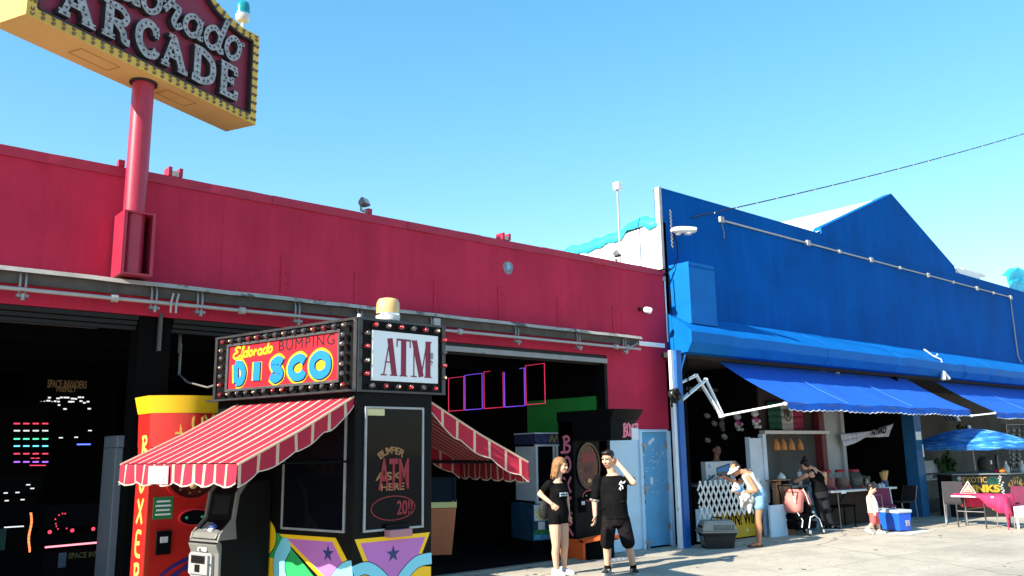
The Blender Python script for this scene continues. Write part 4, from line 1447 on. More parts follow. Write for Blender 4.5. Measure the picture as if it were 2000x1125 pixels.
for pts in ([(0.005, 0.64), (0.16, 0.66), (0.32, 0.56), (0.42, 0.42), (0.455, 0.2)], [(0.925, 0.68), (0.74, 0.66), (0.58, 0.54), (0.49, 0.40), (0.46, 0.2)]):
    q = smooth_path(pts)
    m.ribbon(q, 0.125, FF, 0.001, 0.0072, 6); m.ribbon(q, 0.11, FF, 0.001, 0.0082, 3)
m.build('painted_skirt', PM, BODY)
# striped awnings
aw_red = mat('awning_red', (0.36, 0.014, 0.040), 0.85, 0.08, 3, 0.15, 150)
aw_cream = mat('awning_cream', (0.55, 0.38, 0.27), 0.85, 0.06, 3)
aw_edge = mat('awning_braid', (0.62, 0.55, 0.46), 0.85, 0.05, 3)


def awning(fr, L, proj, drop, b_top, vd, first, tags):
    """fr: origin at the near top corner, u along the wall away from the viewer, n outwards"""
    m = M()
    r3 = random.Random(first)
    nu_, nv_ = 150, 6
    stripe = lambda a: 1 if ((a + 0.03) % 0.16) < 0.026 else 0
    P = lambda a, t: fr(a, b_top - drop * t - 0.02 * sin(pi * t), proj * t)
    for i in range(nu_):
        a0, a1 = L * i / nu_, L * (i + 1) / nu_
        for j in range(nv_):
            t0, t1 = j / nv_, (j + 1) / nv_
            m.quad([P(a0, t0), P(a1, t0), P(a1, t1), P(a0, t1)], stripe((a0 + a1) / 2))
    # front valance
    wv = lambda a: 0.012 * sin(a * 19) + 0.008 * sin(a * 41 + 1)
    sc = lambda a, s: vd * (0.80 + 0.20 * abs(sin(pi * a / s)) ** 0.7)
    for i in range(nu_):
        a0, a1 = L * i / nu_, L * (i + 1) / nu_
        for j in range(3):
            t0, t1 = j / 3, (j + 1) / 3
            q = lambda a, t: fr(a, b_top - drop - sc(a, 0.31) * t, proj + 0.004 + wv(a) * t)
            m.quad([q(a0, t0), q(a1, t0), q(a1, t1), q(a0, t1)], stripe((a0 + a1) / 2))
        m.tube([fr(a0, b_top - drop - sc(a0, 0.31), proj + 0.004 + wv(a0)), fr(a1, b_top - drop - sc(a1, 0.31), proj + 0.004 + wv(a1))], 0.006, 4, mi=2, cap=False)
    # end valances down the two slopes
    nt_ = 40
    SLp = sqrt(proj ** 2 + drop ** 2)
    for aE, sg in ((0.0, -1), (L, 1)):
        for i in range(nt_):
            t0, t1 = i / nt_, (i + 1) / nt_
            st = 1 if ((t0 * SLp + 0.11) % 0.215) < 0.034 else 0
            def q(t, v):
                d = vd * (0.82 + 0.18 * abs(sin(pi * t * SLp / 0.40)) ** 0.8) * min(1, 0.55 + 2.0 * t)
                p = P(aE, t)
                return p + fr.v * (-d * v) + fr.u * (sg * (0.004 + (0.012 * sin(t * 14) + 0.006 * sin(t * 37)) * v))
            for v0, v1 in ((0, 0.5), (0.5, 1)):
                m.quad([q(t0, v0), q(t1, v0), q(t1, v1), q(t0, v1)], st)
            m.tube([q(t0, 1), q(t1, 1)], 0.005, 4, mi=2, cap=False)
        m.tube([P(aE, 0), P(aE, 0.5), P(aE, 1)], 0.012, 6, mi=1)
    o = m.build('awning', [aw_red, aw_cream, aw_edge], KI, smooth=30)
    m = M()
    m.tube([fr(0.03, b_top - drop + 0.0, proj - 0.02), fr(L - 0.03, b_top - drop, proj - 0.02)], 0.014, 6)
    for a in (0.04, L - 0.04):
        m.tube([fr(a, b_top - drop, proj - 0.02), fr(a, b_top - 0.62, 0.0)], 0.012, 6)
    m.build('awning_frame', black_matte, o, smooth=60)
    return o


AL = awning(Fr(KP + ked * 0.03, ked, (0, 0, 1), knl), 1.85, 1.30, 0.62, 2.28, 0.19, 1, None)
text_mesh('ATM', Fr(KP + ked * 1.33 + knl * 1.322 + V((0, 0, 1.50)), -ked, (0, 0, 1), knl), (0.02, 0.01, 0.30, 0.13), 0.004, bold=0.03).build('lettering', mat('patch_white', (0.66, 0.60, 0.60), 0.8, 0.05), AL)
M().box((0.0, -0.012, -0.004), (0.33, 0.15, -0.001), Fr(KP + ked * 1.35 + knl * 1.322 + V((0, 0, 1.50)), -ked, (0, 0, 1), knl)).build('patch', mat('patch_pink_white', (0.62, 0.30, 0.32), 0.85, 0.1, 10), AL)
krn = V((kr.y, -kr.x, 0))
awning(Fr(p1 + kr * 0.03, kr, (0, 0, 1), krn), 1.85, 1.15, 0.64, 2.25, 0.22, 2, None)
bc = KP + kf * 0.50 + ked * 0.16
KS = 0.90
def settle(root):
    """the kiosk and its cash machine are nine tenths of the size they were first drawn at"""
    l = root.location
    root.location = (l.x * KS, l.y * KS, 1.75 * (1 - KS))
    root.scale = (KS, KS, KS)


m = M()
m.ring_loft([[hz(p, -0.194) for p in (p0, p1, p2, p3)], [hz(p, -0.001) for p in (p0, p1, p2, p3)]])
m.build('plinth', black_paint, KI)
beacon('beacon', 'amber domed beacon lamp standing on the kiosk roof', (bc.x * KS, bc.y * KS, 1.75 + (3.061 - 1.75) * KS), 0.265 * KS, 0.125 * KS, amber, lampwhite)
m = M()
m.cyl(tuple(FS(0.31, 3.06, -0.06)), tuple(FS(0.31, 3.12, -0.06)), 0.014, 0.008, 8)
m.cyl(tuple(FS(0.05, 3.06, -0.06)), tuple(FS(0.05, 3.10, -0.06)), 0.02, 0.02, 8)
m.build('roof_fitting', white_paint, BODY)
settle(KI)
m = M()
m.tube([(3.62, 10.55, 2.72), (3.60, 10.2, 2.60), (3.52, 9.6, 2.52), (3.40, 9.0, 2.45), (3.33, 8.55, 2.45)], 0.011, 6)
m.tube([(3.62, 10.55, 3.1), (3.62, 10.55, 2.70)], 0.018, 6)
single(m, 'power_cable', mat('dim_cable', (0.16, 0.16, 0.16), 0.6, 0.1), 'thin pale cable sagging from the dark hall to the kiosk sign box', 'cable', (3.62, 10.55, 2.7), smooth=60)

# ------------------------------------------------------------------ cash machine under the left awning
CMo = KP + ked * 1.68 + knl * 0.02
CM = T('cash_machine', 'grey cash machine with black sides standing under the striped awning', 'cash machine', tuple(CMo))
CF = Fr(CMo, -ked, (0, 0, 1), knl)             # a: across the front (0..0.43), n: towards the user
cm_grey = mat('cash_machine_grey', (0.15, 0.15, 0.143), 0.45, 0.06, 5)
cm_blk = mat('cash_machine_black', (0.006, 0.006, 0.0065), 0.7, 0.15, 6, spec=0.1)
Wm = 0.47
prof = [(0.0, 0.0), (0.56, 0.0), (0.56, 0.84), (0.60, 0.90), (0.575, 0.97), (0.44, 1.10), (0.40, 1.36), (0.30, 1.47), (0.06, 1.49), (0.0, 1.46)]
SF = Fr(CMo, knl, (0, 0, 1), -ked)             # side outline plane, thickness along the width
m = M().prism(prof, SF, 0.0, Wm)
m.build('cabinet', cm_blk, CM, bevel=0.012)
m = M().prism([(0.561, 0.02), (0.585, 0.02), (0.60, 0.80), (0.635, 0.88), (0.61, 0.93), (0.561, 0.90)], SF, 0.0, Wm)
FC = m.build('front_cover', cm_grey, CM, bevel=0.012)
m = M()
for z0_, z1_ in ((-0.006, 0.022), (Wm - 0.022, Wm + 0.006)):
    m.prism([(0.40, 0.92), (0.62, 0.92), (0.60, 0.985), (0.465, 1.12), (0.43, 1.37), (0.33, 1.49), (0.29, 1.47), (0.385, 1.34), (0.42, 1.09)], SF, z0_, z1_)
m.prism([(0.52, 0.935), (0.625, 0.935), (0.60, 0.99), (0.53, 1.02)], SF, 0.036, Wm - 0.036)
m.build('bezel', cm_grey, CM, bevel=0.01)
KF_ = Fr(SF(0.585, 0.975, 0.05), -ked, SF(0.44, 1.10, 0.05) - SF(0.585, 0.975, 0.05))
m = M()
for i in range(3):
    for j in range(4):
        m.box((0.06 + i * 0.035, 0.03 + j * 0.028, 0.012), (0.088 + i * 0.035, 0.05 + j * 0.028, 0.02), KF_)
m.box((0.19, 0.06, 0.012), (0.27, 0.09, 0.05), KF_, mi=1)
m.box((0.20, 0.02, 0.012), (0.26, 0.05, 0.03), KF_, mi=2)
m.build('keypad', [grey_metal, mat('card_slot_blue', (0.05, 0.12, 0.4), 0.4, 0.05), white_paint], CM)
m = M().box((0.05, 0.03, 0.004), (0.31, 0.22, 0.012), Fr(SF(0.435, 1.12, 0.05), -ked, SF(0.395, 1.36, 0.05) - SF(0.435, 1.12, 0.05)))
m.build('screen', mat('dim_screen', (0.02, 0.022, 0.025), 0.15, 0.1), CM)
TF = Fr(CMo + knl * 0.598, -ked, (0, 0, 1), knl)
m = M()
m.box((0.06, 0.60, 0.0), (0.37, 0.78, 0.055), TF)
m.prism([(0.05, 0.80), (0.38, 0.80), (0.40, 0.78), (0.40, 0.60), (0.36, 0.575), (0.07, 0.575), (0.03, 0.60), (0.03, 0.78)], TF, -0.01, 0.03)
m.box((0.10, 0.70, 0.0555), (0.33, 0.775, 0.057), TF, mi=1)
m.box((0.17, 0.62, 0.0555), (0.25, 0.69, 0.06), TF, mi=1)
m.build('cash_tray', [mat('tray_grey', (0.28, 0.28, 0.28), 0.4, 0.08), cm_blk], FC, bevel=0.008)
m = M()
m.cyl(TF(0.385, 0.70, 0.0), TF(0.385, 0.70, 0.045), 0.014, n=8)
m.cyl(tuple(TF(0.21, 0.83, -0.01)), tuple(TF(0.21, 0.83, 0.035)), 0.018, n=8)
m.build('lock', chrome, FC)
M().box((0.001, 0.895, 0.015), (Wm - 0.001, 0.905, 0.048), TF).build('seam', cm_blk, FC)
M().box((0.16, 0.815, 0.02), (0.30, 0.85, 0.026), TF).build('label_plate', white_paint, FC)

M().box((0.0, -0.194, -0.5), (Wm, -0.001, 0.0), TF).build('plinth', cm_blk, CM)
settle(CM)

# ------------------------------------------------------------------ punching machines
def boxer(name, label, x0, yf, col_body, col_top, col_let, wdt, dep, over, prize, flat, bowed):
    t = T(name, label, 'punching machine', (x0, yf, 0))
    zt = 2.33
    m = M()
    m.box((x0, yf, 0.0), (x0 + wdt, yf + dep, zt - 0.1))
    BD = m.build('cabinet', col_body, t, bevel=0.02)
    # canopy
    m = M()
    yo = yf - over
    if bowed:
        rings = []
        for z_, g_ in ((zt - 0.50, 0.0), (zt - 0.14, 0.012)):
            rings.append([V((x0 - g_, yf + dep, z_))] + [V((x0 - g_ + (wdt + 2 * g_) * i / 12, yo - g_ - 0.24 * sin(pi * i / 12) ** 0.8, z_)) for i in range(13)] + [V((x0 + wdt + g_, yf + dep, z_))])
        m.ring_loft(rings)
    else:
        rings = []
        for z_, g_ in ((zt - 0.46, 0.0), (zt - 0.14, 0.0)):
            rings.append([V((x0, yf + dep, z_))] + [V((x0 + wdt * i / 8, yo - 0.06 * sin(pi * i / 8), z_)) for i in range(9)] + [V((x0 + wdt, yf + dep, z_))])
        m.ring_loft(rings)
    CN = m.build('canopy', col_body, t, smooth=40)
    m = M()
    rings = []
    for z_, g_ in ((zt - 0.139, 0.015), (zt + 0.045 if bowed else zt + 0.03, 0.05 if bowed else 0.09)):
        dz = 0.0
        gl = g_ if bowed else 0.012
        rings.append([V((x0 - gl, yf + dep + gl, z_))] + [V((x0 - gl + (wdt + gl + g_) * i / 12, yo - g_ - (0.24 if bowed else 0.06) * sin(pi * i / 12) ** 0.8, z_ + dz)) for i in range(13)] + [V((x0 + wdt + g_, yf + dep + g_, z_))])
    m.ring_loft(rings)
    m.build('crown', col_top, CN, smooth=40)
    # wavy lettering on the canopy front, letters down the side
    B_ = {'B': [[(0.2, 0.0), (0.25, 1.0)], smooth_path([(0.05, 0.95), (0.6, 1.05), (0.85, 0.8), (0.3, 0.55), (0.9, 0.35), (0.7, 0.0), (-0.25, -0.05)])],
          'O': [smooth_path([(0.5, 1.0), (0.1, 0.7), (0.15, 0.2), (0.5, 0.0), (0.9, 0.3), (0.85, 0.8)], 4, True)],
          'X': [smooth_path([(0.0, 1.0), (0.4, 0.6), (0.9, 0.0)]), smooth_path([(0.95, 1.05), (0.5, 0.5), (-0.05, 0.0)])],
          'E': [smooth_path([(0.95, 1.0), (0.2, 0.95), (0.15, 0.1), (0.95, 0.0)]), [(0.15, 0.5), (0.75, 0.55)]],
          'R': [[(0.2, 0.0), (0.22, 1.0)], smooth_path([(0.05, 0.95), (0.7, 1.0), (0.85, 0.7), (0.25, 0.48), (0.6, 0.3), (1.0, -0.1)])]}
    m = M()
    for i, ch in enumerate('BOXER'):
        a = x0 + wdt * ((0.25 if bowed else 0.36) + 0.13 * i)
        yy = yo - (0.24 if bowed else 0.06) * sin(pi * (a - x0) / wdt) ** 0.8
        f_ = Fr((a, yy - 0.002, zt - (0.345 if bowed else 0.40) + 0.012 * sin(i * 2)), (1, -(0.3 if bowed else 0.12) * cos(pi * (a - x0) / wdt), 0), (0, 0, 1))
        for sj, st in enumerate(B_[ch]):
            m.ribbon([(x * wdt * 0.12, y * 0.19) for x, y in st], 0.024, f_, -0.01, 0.010 + 0.0008 * sj, 0, ch == 'O')
    m.build('lettering', col_let, CN)
    m = M()
    for i, ch in enumerate('BOXER'):
        f_ = Fr((x0 - 0.0005, yf + 0.26, 1.70 - i * 0.33), (0, -1, 0), (0, 0, 1))
        for sj, st in enumerate(B_[ch]):
            m.ribbon([(x * 0.19, y * 0.24) for x, y in st], 0.042, f_, 0.0, 0.003 + 0.0008 * sj, 0, ch == 'O')
    m.build('lettering', col_let, BD)
    M().box((x0 + wdt * (0.66 if not bowed else 0.55), yo - (0.075 if not bowed else 0.262), zt - 0.46), (x0 + wdt * (0.92 if not bowed else 0.85), yo - (0.062 if not bowed else 0.242), zt - 0.27)).build('paper_notice', mat('paper', (0.66, 0.68, 0.74), 0.8, 0.05), CN)
    # front: round target window, coin unit, low button bezel
    ff = Fr((x0, yf - 0.0005, 0), (1, 0, 0), (0, 0, 1))
    m = M()
    rx_, ry_, cz_ = (0.33, 0.38, 1.66) if bowed else (0.25, 0.36, 1.46)
    m.prism(circ(wdt * 0.5, cz_, rx_, ry_, 32), ff, 0.0, 0.018, 1)
    m.ribbon(circ(wdt * 0.5, cz_, rx_ + 0.01, ry_ + 0.01, 32), 0.03, ff, 0.0, 0.035, 0, True)
    TG = m.build('target_window', [mat('gloss_black', (0.005, 0.005, 0.006), 0.12, 0.1, spec=0.6) if not bowed else col_body, prize], t, smooth=40)
    m = M()
    m.box((wdt * 0.5 - 0.16, cz_ + 0.06, 0.019), (wdt * 0.5 + 0.16, cz_ + 0.22, 0.024), ff, mi=0)
    m.box((wdt * 0.5 - 0.07, cz_ - 0.10, 0.019), (wdt * 0.5 + 0.07, cz_ - 0.02, 0.024), ff, mi=1)
    m.lathe([(0.04, 0.0), (0.036, 0.03), (0.012, 0.04)], ff(wdt * 0.5, cz_ - 0.24, 0.019), 14, mi=2, axis=(0, -1, 0))
    for i in range(16):
        m.box((wdt * 0.5 + 0.82 * rx_ * cos(i * 0.4 + 0.2) - 0.01, cz_ + 0.85 * ry_ * sin(i * 0.4 + 0.2) - 0.01, 0.019), (wdt * 0.5 + 0.82 * rx_ * cos(i * 0.4 + 0.2) + 0.012, cz_ + 0.85 * ry_ * sin(i * 0.4 + 0.2) + 0.012, 0.022), ff, mi=3)
    m.build('target_art', [mat('target_red', (0.20, 0.012, 0.02), 0.4, 0.1), mat('target_brown', (0.06, 0.02, 0.015), 0.5, 0.1), amber, mat('target_gold', (0.25, 0.14, 0.05), 0.5, 0.2)], TG)
    m = M()
    m.box((wdt * 0.13, 0.72, 0.0), (wdt * 0.13 + 0.15, 0.96, 0.03), ff, mi=0)
    m.box((wdt * 0.13 + 0.035, 0.84, 0.031), (wdt * 0.13 + 0.115, 0.90, 0.034), ff, mi=1)
    m.build('coin_unit', [black_matte, mat('coin_plate', (0.5, 0.5, 0.52), 0.4, 0.1)], t, bevel=0.006)
    m = M()
    m.ribbon(circ(wdt * 0.55, 0.98 if not bowed else 1.08, 0.17, 0.085, 28), 0.016, ff, 0.0, 0.016, 0, True)
    m.prism(circ(wdt * 0.55, 0.98 if not bowed else 1.08, 0.165, 0.08, 28), ff, 0.0, 0.006, 1)
    for q in (-0.09, 0.08):
        m.lathe([(0.018, 0.006), (0.014, 0.02)], ff(wdt * 0.55 + q, 0.98 if not bowed else 1.08), 10, mi=2, axis=(0, -1, 0))
    m.build('button_plate', [mat('red_rim', (0.55, 0.03, 0.04), 0.3, 0.05), black_matte, mat('green_button', (0.05, 0.3, 0.15), 0.3, 0.1)], t)
    return t


boxred = mat('machine_red', (0.46, 0.018, 0.014), 0.3, 0.08, 2, coat=0.25)
prize_m = mat('target_photo', (0.08, 0.012, 0.011), 0.25, 0.6, 9)
tr_ = boxer('punching_machine', 'red punching machine with a yellow crown behind the striped kiosk awning', 2.98, 9.45, boxred, mat('crown_yellow', (0.72, 0.42, 0.012), 0.4, 0.06, 4), mat('gold_letter', (0.75, 0.45, 0.10), 0.5, 0.15, 20), 0.95, 0.40, -0.02, prize_m, None, True)
ff = Fr((2.98, 9.4495, 0), (1, 0, 0), (0, 0, 1))
m = M().box((0.075, 1.08, 0), (0.28, 1.31, 0.004), ff)
o = m.build('notice', mat('green_notice', (0.02, 0.17, 0.06), 0.6, 0.1), tr_)
m = M()
for i in range(4):
    m.box((0.10 + 0.01 * (i % 2), 1.12 + i * 0.045, 0.0045), (0.26 - 0.012 * (i % 2), 1.138 + i * 0.045, 0.006), ff)
m.build('lettering', white_paint, o)
m = M()
m.ribbon(smooth_path([(0.10, 0.42), (0.3, 0.58), (0.6, 0.70), (0.9, 0.82)]), [0.01 + 0.03 * sin(pi * i / 15) for i in range(16)], ff, 0, 0.003)
m.ribbon(smooth_path([(0.25, 0.42), (0.42, 0.55), (0.62, 0.62)]), [0.02 + 0.05 * abs(sin(i * 0.7)) for i in range(11)], ff, 0, 0.004)
m.build('swoosh', mat('swoosh_blue', (0.03, 0.02, 0.16), 0.4, 0.1), tr_)
m = M().box((0.72, 0.86, 0), (0.90, 0.95, 0.004), ff)
m.box((0.86, 1.10, 0), (1.0, 1.34, 0.004), ff)
m.build('paper_notice', mat('paper', (0.66, 0.68, 0.74), 0.8, 0.05), tr_)
tb_ = boxer('punching_machine', 'black punching machine with pink lettering and an orange base by the hall entrance', 9.97, 10.15, black_paint, black_paint, mat('pink_letter', (0.75, 0.20, 0.27), 0.5, 0.2, 20), 0.62, 0.36, 0.85, prize_m, None, False)
m = M()
m.box((9.91, 9.93, 0), (9.96, 10.47, 0.31)); m.box((10.57, 9.93, 0), (10.62, 10.47, 0.31))
rings = []
for i in range(13):
    a = pi * i / 12
    xx = 10.265 - 0.355 * cos(a)
    yy = 9.93 - 0.30 * sin(a)
    zz = 0.30 + 0.08 * sin(a)
    rings.append([(xx, yy - 0.02, zz - 0.05), (xx, yy - 0.02, zz), (xx, yy + 0.10, zz + 0.02), (xx, yy + 0.10, zz - 0.03)])
m.ring_loft(rings)
m.build('base', mat('orange_plastic', (0.80, 0.13, 0.03), 0.4, 0.06, 4), tb_, bevel=0.008)
m = M()
rings = []
for z_ in (0.0, 0.24):
    rings.append([V((9.961, 10.14, z_))] + [V((10.265 - 0.30 * cos(pi * i / 10), 9.95 - 0.22 * sin(pi * i / 10), z_ * (1 + 0.15 * sin(pi * i / 10)))) for i in range(11)] + [V((10.569, 10.14, z_))])
m.ring_loft(rings)
m.build('step', black_matte, tb_)
# metal tread plate on the ground in front
m = M()
TPf = Fr((9.93, 9.40, 0), (0.998, 0.04, 0), (0.15, 0.985, 0), (0, 0, 1))
m.box((0, 0, 0.003), (0.72, 0.68, 0.012), TPf)
for i in range(11):
    for j in range(9):
        a, b = 0.05 + i * 0.06, 0.05 + j * 0.07
        if (i + j) % 2:
            m.box((a - 0.02, b - 0.006, 0.0121), (a + 0.02, b + 0.006, 0.016), TPf)
        else:
            m.box((a - 0.006, b - 0.02, 0.0121), (a + 0.006, b + 0.02, 0.016), TPf)
single(m, 'tread_plate', mat('dull_aluminium', (0.32, 0.33, 0.34), 0.5, 0.15, 6, metal=0.4), 'grey metal tread plate lying before the black punching machine', 'floor plate', (10.2, 9.7, 0))


# ------------------------------------------------------------------ inside the arcade
led = {k: mat('light_' + k, c, 0.4, 0, emit=e_) for k, c, e_ in (('red', (0.8, 0.05, 0.10), 0.7), ('white', (0.8, 0.8, 0.8), 0.5), ('green', (0.10, 0.75, 0.40), 0.8), ('cyan', (0.12, 0.60, 0.75), 0.9),
                                                                ('violet', (0.30, 0.10, 0.75), 1.0), ('orange', (0.95, 0.30, 0.10), 0.9), ('blue', (0.08, 0.15, 0.9), 1.2), ('pink', (0.95, 0.25, 0.30), 1.0))}
neon_red = mat('neon_red', (0.62, 0.03, 0.10), 0.4, 0, emit=0.55)
neon_blue = mat('neon_blue', (0.17, 0.06, 0.70), 0.4, 0, emit=0.65)
ys = [14.72, 14.52, 13.98, 13.92, 13.32, 13.26, 12.68, 12.60, 12.05, 12.0, 11.5]
frames = [('red', 14.50, 13.97, 2.56, 3.25), ('blue', 13.93, 13.36, 2.56, 3.27), ('red', 13.30, 12.70, 2.56, 3.29), ('blue', 12.66, 12.07, 2.56, 3.27), ('red', 12.03, 11.50, 2.575, 3.31)]
desc = ['red neon outline frame nearest the kiosk sign', 'blue neon outline frame between the first two red ones', 'red neon outline frame in the middle of the row', 'blue neon outline frame beside the tall end frame', 'red neon outline frame at the end nearest the street wall']
for (c, ya, yb, za, zb), d in zip(frames, desc):
    m = M()
    m.tube([(10.6, ya, za), (10.6, yb, za), (10.6, yb, zb), (10.6, ya, zb), (10.6, ya, za)], 0.0085, 6)
    o = single(m, 'neon_frame', neon_red if c == 'red' else neon_blue, d, 'neon light', (10.6, (ya + yb) / 2, za), group='neon frames over the game floor', smooth=60)
m = M()
m.box((10.64, 11.2, 3.0), (10.70, 14.9, 3.06)); m.box((10.64, 11.2, 2.75), (10.70, 14.9, 2.79))
for yy in (11.3, 13.0, 14.8):
    m.box((10.65, yy, 2.75), (10.69, yy + 0.04, 3.5))
single(m, 'light_rail', black_matte, 'black hanging rail carrying the neon frames', 'rail', (10.66, 13, 3.0))


def game(name, label, loc, wdt, dep, hgt, rows, rz=0.0, group=None, screen=None, title=None):
    """upright game cabinet facing the street, with a lit face"""
    t = T(name, label, 'arcade game', loc, rz, group)
    L_ = Fr(loc, (cos(rz), sin(rz), 0), (-sin(rz), cos(rz), 0), (0, 0, 1))
    S_ = Fr(L_(0, 0, 0), (-sin(rz), cos(rz), 0), (0, 0, 1), (cos(rz), sin(rz), 0))
    m = M().prism([(0, 0), (dep, 0), (dep, hgt), (0.10, hgt), (0.06, hgt - 0.28), (0.30, hgt - 0.34), (0.22, hgt * 0.55), (0.0, hgt * 0.48)], S_, 0, wdt)
    m.build('cabinet', mat('game_black', (0.004, 0.004, 0.005), 0.8, 0.2, 4, spec=0.03), t, bevel=0.01)
    F_ = Fr(L_(0, 0, 0), (cos(rz), sin(rz), 0), (0, 0, 1))
    for nm, mt, items in rows:
        m = M()
        for a, b, c, d, off in items:
            m.box((a, b, 0.004 + off), (c, d, 0.014 + off), F_)
        m.build(nm, mt, t)
    return t, F_


# the wall of coloured dashes at the far left
LD = T('light_grid', 'black game column with rows of red green cyan and violet light dashes', 'arcade game', (3.2, 17.0, 0))
m = M().box((2.7, 17.0, 0), (3.66, 17.8, 2.72))
m.build('cabinet', mat('game_black', (0.004, 0.004, 0.005), 0.8, 0.2, 4, spec=0.03), LD, bevel=0.02)
def px_y(px, py, Y):
    """world point on the plane y=Y that the photograph shows at a pixel"""
    d = fw * 1647.77 + rt * (px - 1000) - up * (py - 562.5)
    return V((0, 0, 1.75)) + d * (Y / d.y)
for colr, py in (('red', 827), ('white', 841), ('green', 857), ('cyan', 871), ('red', 886), ('violet', 902)):
    m = M()
    for j in range(4):
        p = px_y(27 + j * 18.5, py, 16.99)
        m.box((p.x, 16.985, p.z - 0.014), (p.x + 0.095, 16.998, p.z + 0.010))
    m.build('light_row', led[colr], LD)
m = M()
for px, py in ((60, 895), (70, 895), (58, 909), (66, 909), (74, 909), (82, 909)):
    p = px_y(px, py, 16.99)
    m.box((p.x, 16.985, p.z - 0.008), (p.x + 0.06, 16.998, p.z + 0.008))
m.build('light_dots', led['red'], LD)
for py in (999, 1007):
    p = px_y(28, py, 16.99)
    M().box((p.x, 16.98, p.z - 0.02), (p.x + 0.28, 16.998, p.z + 0.01)).build('light_bar', led['green'], LD)
# a tall marquee cabinet with a dim title
GM, GF = game('arcade_game', 'tall dark shooting game with a dim gold title and white light strips', (3.3, 17.4, 0), 1.6, 0.9, 3.45, [])
p = px_y(92, 757, 17.39)
q = px_y(170, 744, 17.39)
f_ = Fr((0, 17.39, 0), (1, 0, 0), (0, 0, 1))
dim_gold = mat('dim_gold_title', (0.20, 0.13, 0.06), 0.6, 0.3, 9, emit=0.07)
m = text_mesh('SPACE INVADERS', f_, (p.x, p.z, q.x, q.z), 0.01, bold=0.02)
a, b = px_y(110, 765, 17.39), px_y(150, 755, 17.39)
text_mesh('FRENZY', f_, (a.x, a.z, b.x, b.z), 0.01, bold=0.02, m=m)
m.build('title', dim_gold, GM)
m = M()
for x0_, x1_, py in ((110, 166, 777), (77, 123, 784), (132, 147, 784), (155, 180, 785), (75, 80, 798), (124, 130, 798), (171, 178, 799), (93, 101, 776), (112, 118, 790)):
    for k in range(max(1, int((x1_ - x0_) / 7))):
        a = px_y(x0_ + k * 7 + rnd.uniform(-1, 1), py + rnd.uniform(-2, 2), 17.39)
        b = px_y(min(x1_, x0_ + k * 7 + rnd.uniform(4, 7)), py, 17.39)
        m.box((a.x, 17.38, a.z - 0.015), (b.x, 17.389, a.z + 0.012))
m.build('light_strip', led['white'], GM)
a, b = px_y(150, 868, 17.39), px_y(176, 869, 17.39)
M().box((a.x, 17.36, a.z - 0.012), (b.x, 17.389, a.z + 0.012)).build('light_bar', led['blue'], GM)
# scattered glints on low cabinets
GL, GF = game('arcade_game', 'low dark game near the street with pink edge light and red knobs', (px_y(88, 1060, 12.0).x, 12.0, 0), 1.25, 0.75, 1.15, [])
def dots(par, name, mt, lst, Y, sz=0.012):
    m = M()
    for px, py in lst:
        p = px_y(px, py, Y)
        m.ell((p.x, Y - 0.005, p.z), (sz, sz * 0.6, sz), nu=8, nv=6)
    m.build(name, mt, par, smooth=60)
for q in ((97, 1039), (141, 1036), (182, 1033)):
    dots(GL, 'knob', led['red'], [q], 11.99, 0.024)
dots(GL, 'light_dots', led['red'], [(108, 1014), (109, 1023), (110, 1028), (113, 1033), (130, 1032), (115, 1006), (122, 1003), (127, 1003)], 11.99, 0.009)
a, b = px_y(88, 1069, 11.985), px_y(197, 1059, 11.985)
M().tube([a, b], 0.012, 6).build('edge_light', led['pink'], GL)
m = text_mesh('SPACE INV', Fr((0, 11.99, 0), (1, 0, -0.02), (0, 0, 1)), (px_y(134, 1082, 11.99).x, px_y(134, 1082, 11.99).z, px_y(194, 1068, 11.99).x, px_y(194, 1066, 11.99).z), 0.004, bold=0.02)
m.build('title', mat('dim_olive_title', (0.10, 0.10, 0.03), 0.6, 0.3, 9), GL)
m = M()
p = px_y(115, 1080, 11.99); q = px_y(128, 1108, 11.99)
m.box((p.x, 11.985, q.z), (q.x, 11.995, p.z))
m.build('side_art', mat('dim_blue_art', (0.05, 0.07, 0.11), 0.7, 0.6, 12), GL)
GR, GF = game('arcade_game', 'dark game with a glowing orange coiled light stick at the far left', (0.8, 14.2, 0), 2.2, 0.8, 1.5, [])
m = M()
for i in range(30):
    p = px_y(60 - 3.5 * (i / 29) + 2 * sin(i * 0.25), 1003 + i * 2.6, 14.19)
    m.lathe([(0.012, 0), (0.018, 0.006), (0.012, 0.012)], (p.x, 14.18, p.z), 8)
m.build('light_stick', led['orange'], GR)
m = M()
for px, py in ((7, 963), (30, 962), (9, 978), (51, 947), (59, 954), (77, 1007), (40, 976), (115, 855), (145, 854), (172, 841)):
    p = px_y(px, py, 14.19)
    m.box((p.x, 14.175, p.z - 0.008), (p.x + 0.05, 14.189, p.z + 0.008))
m.build('light_dots', led['white'], GR)
p = px_y(8, 1030, 14.19); q = px_y(46, 1028, 14.19)
M().box((p.x, 14.17, p.z - 0.008), (q.x, 14.189, p.z + 0.008)).build('light_bar', led['white'], GR)
p = px_y(0, 1075, 14.19); q = px_y(13, 1032, 14.19)
M().box((p.x - 0.3, 14.18, p.z), (q.x, 14.189, q.z)).build('screen', mat('dim_teal_screen', (0.02, 0.07, 0.06), 0.4, 0.3), GR)

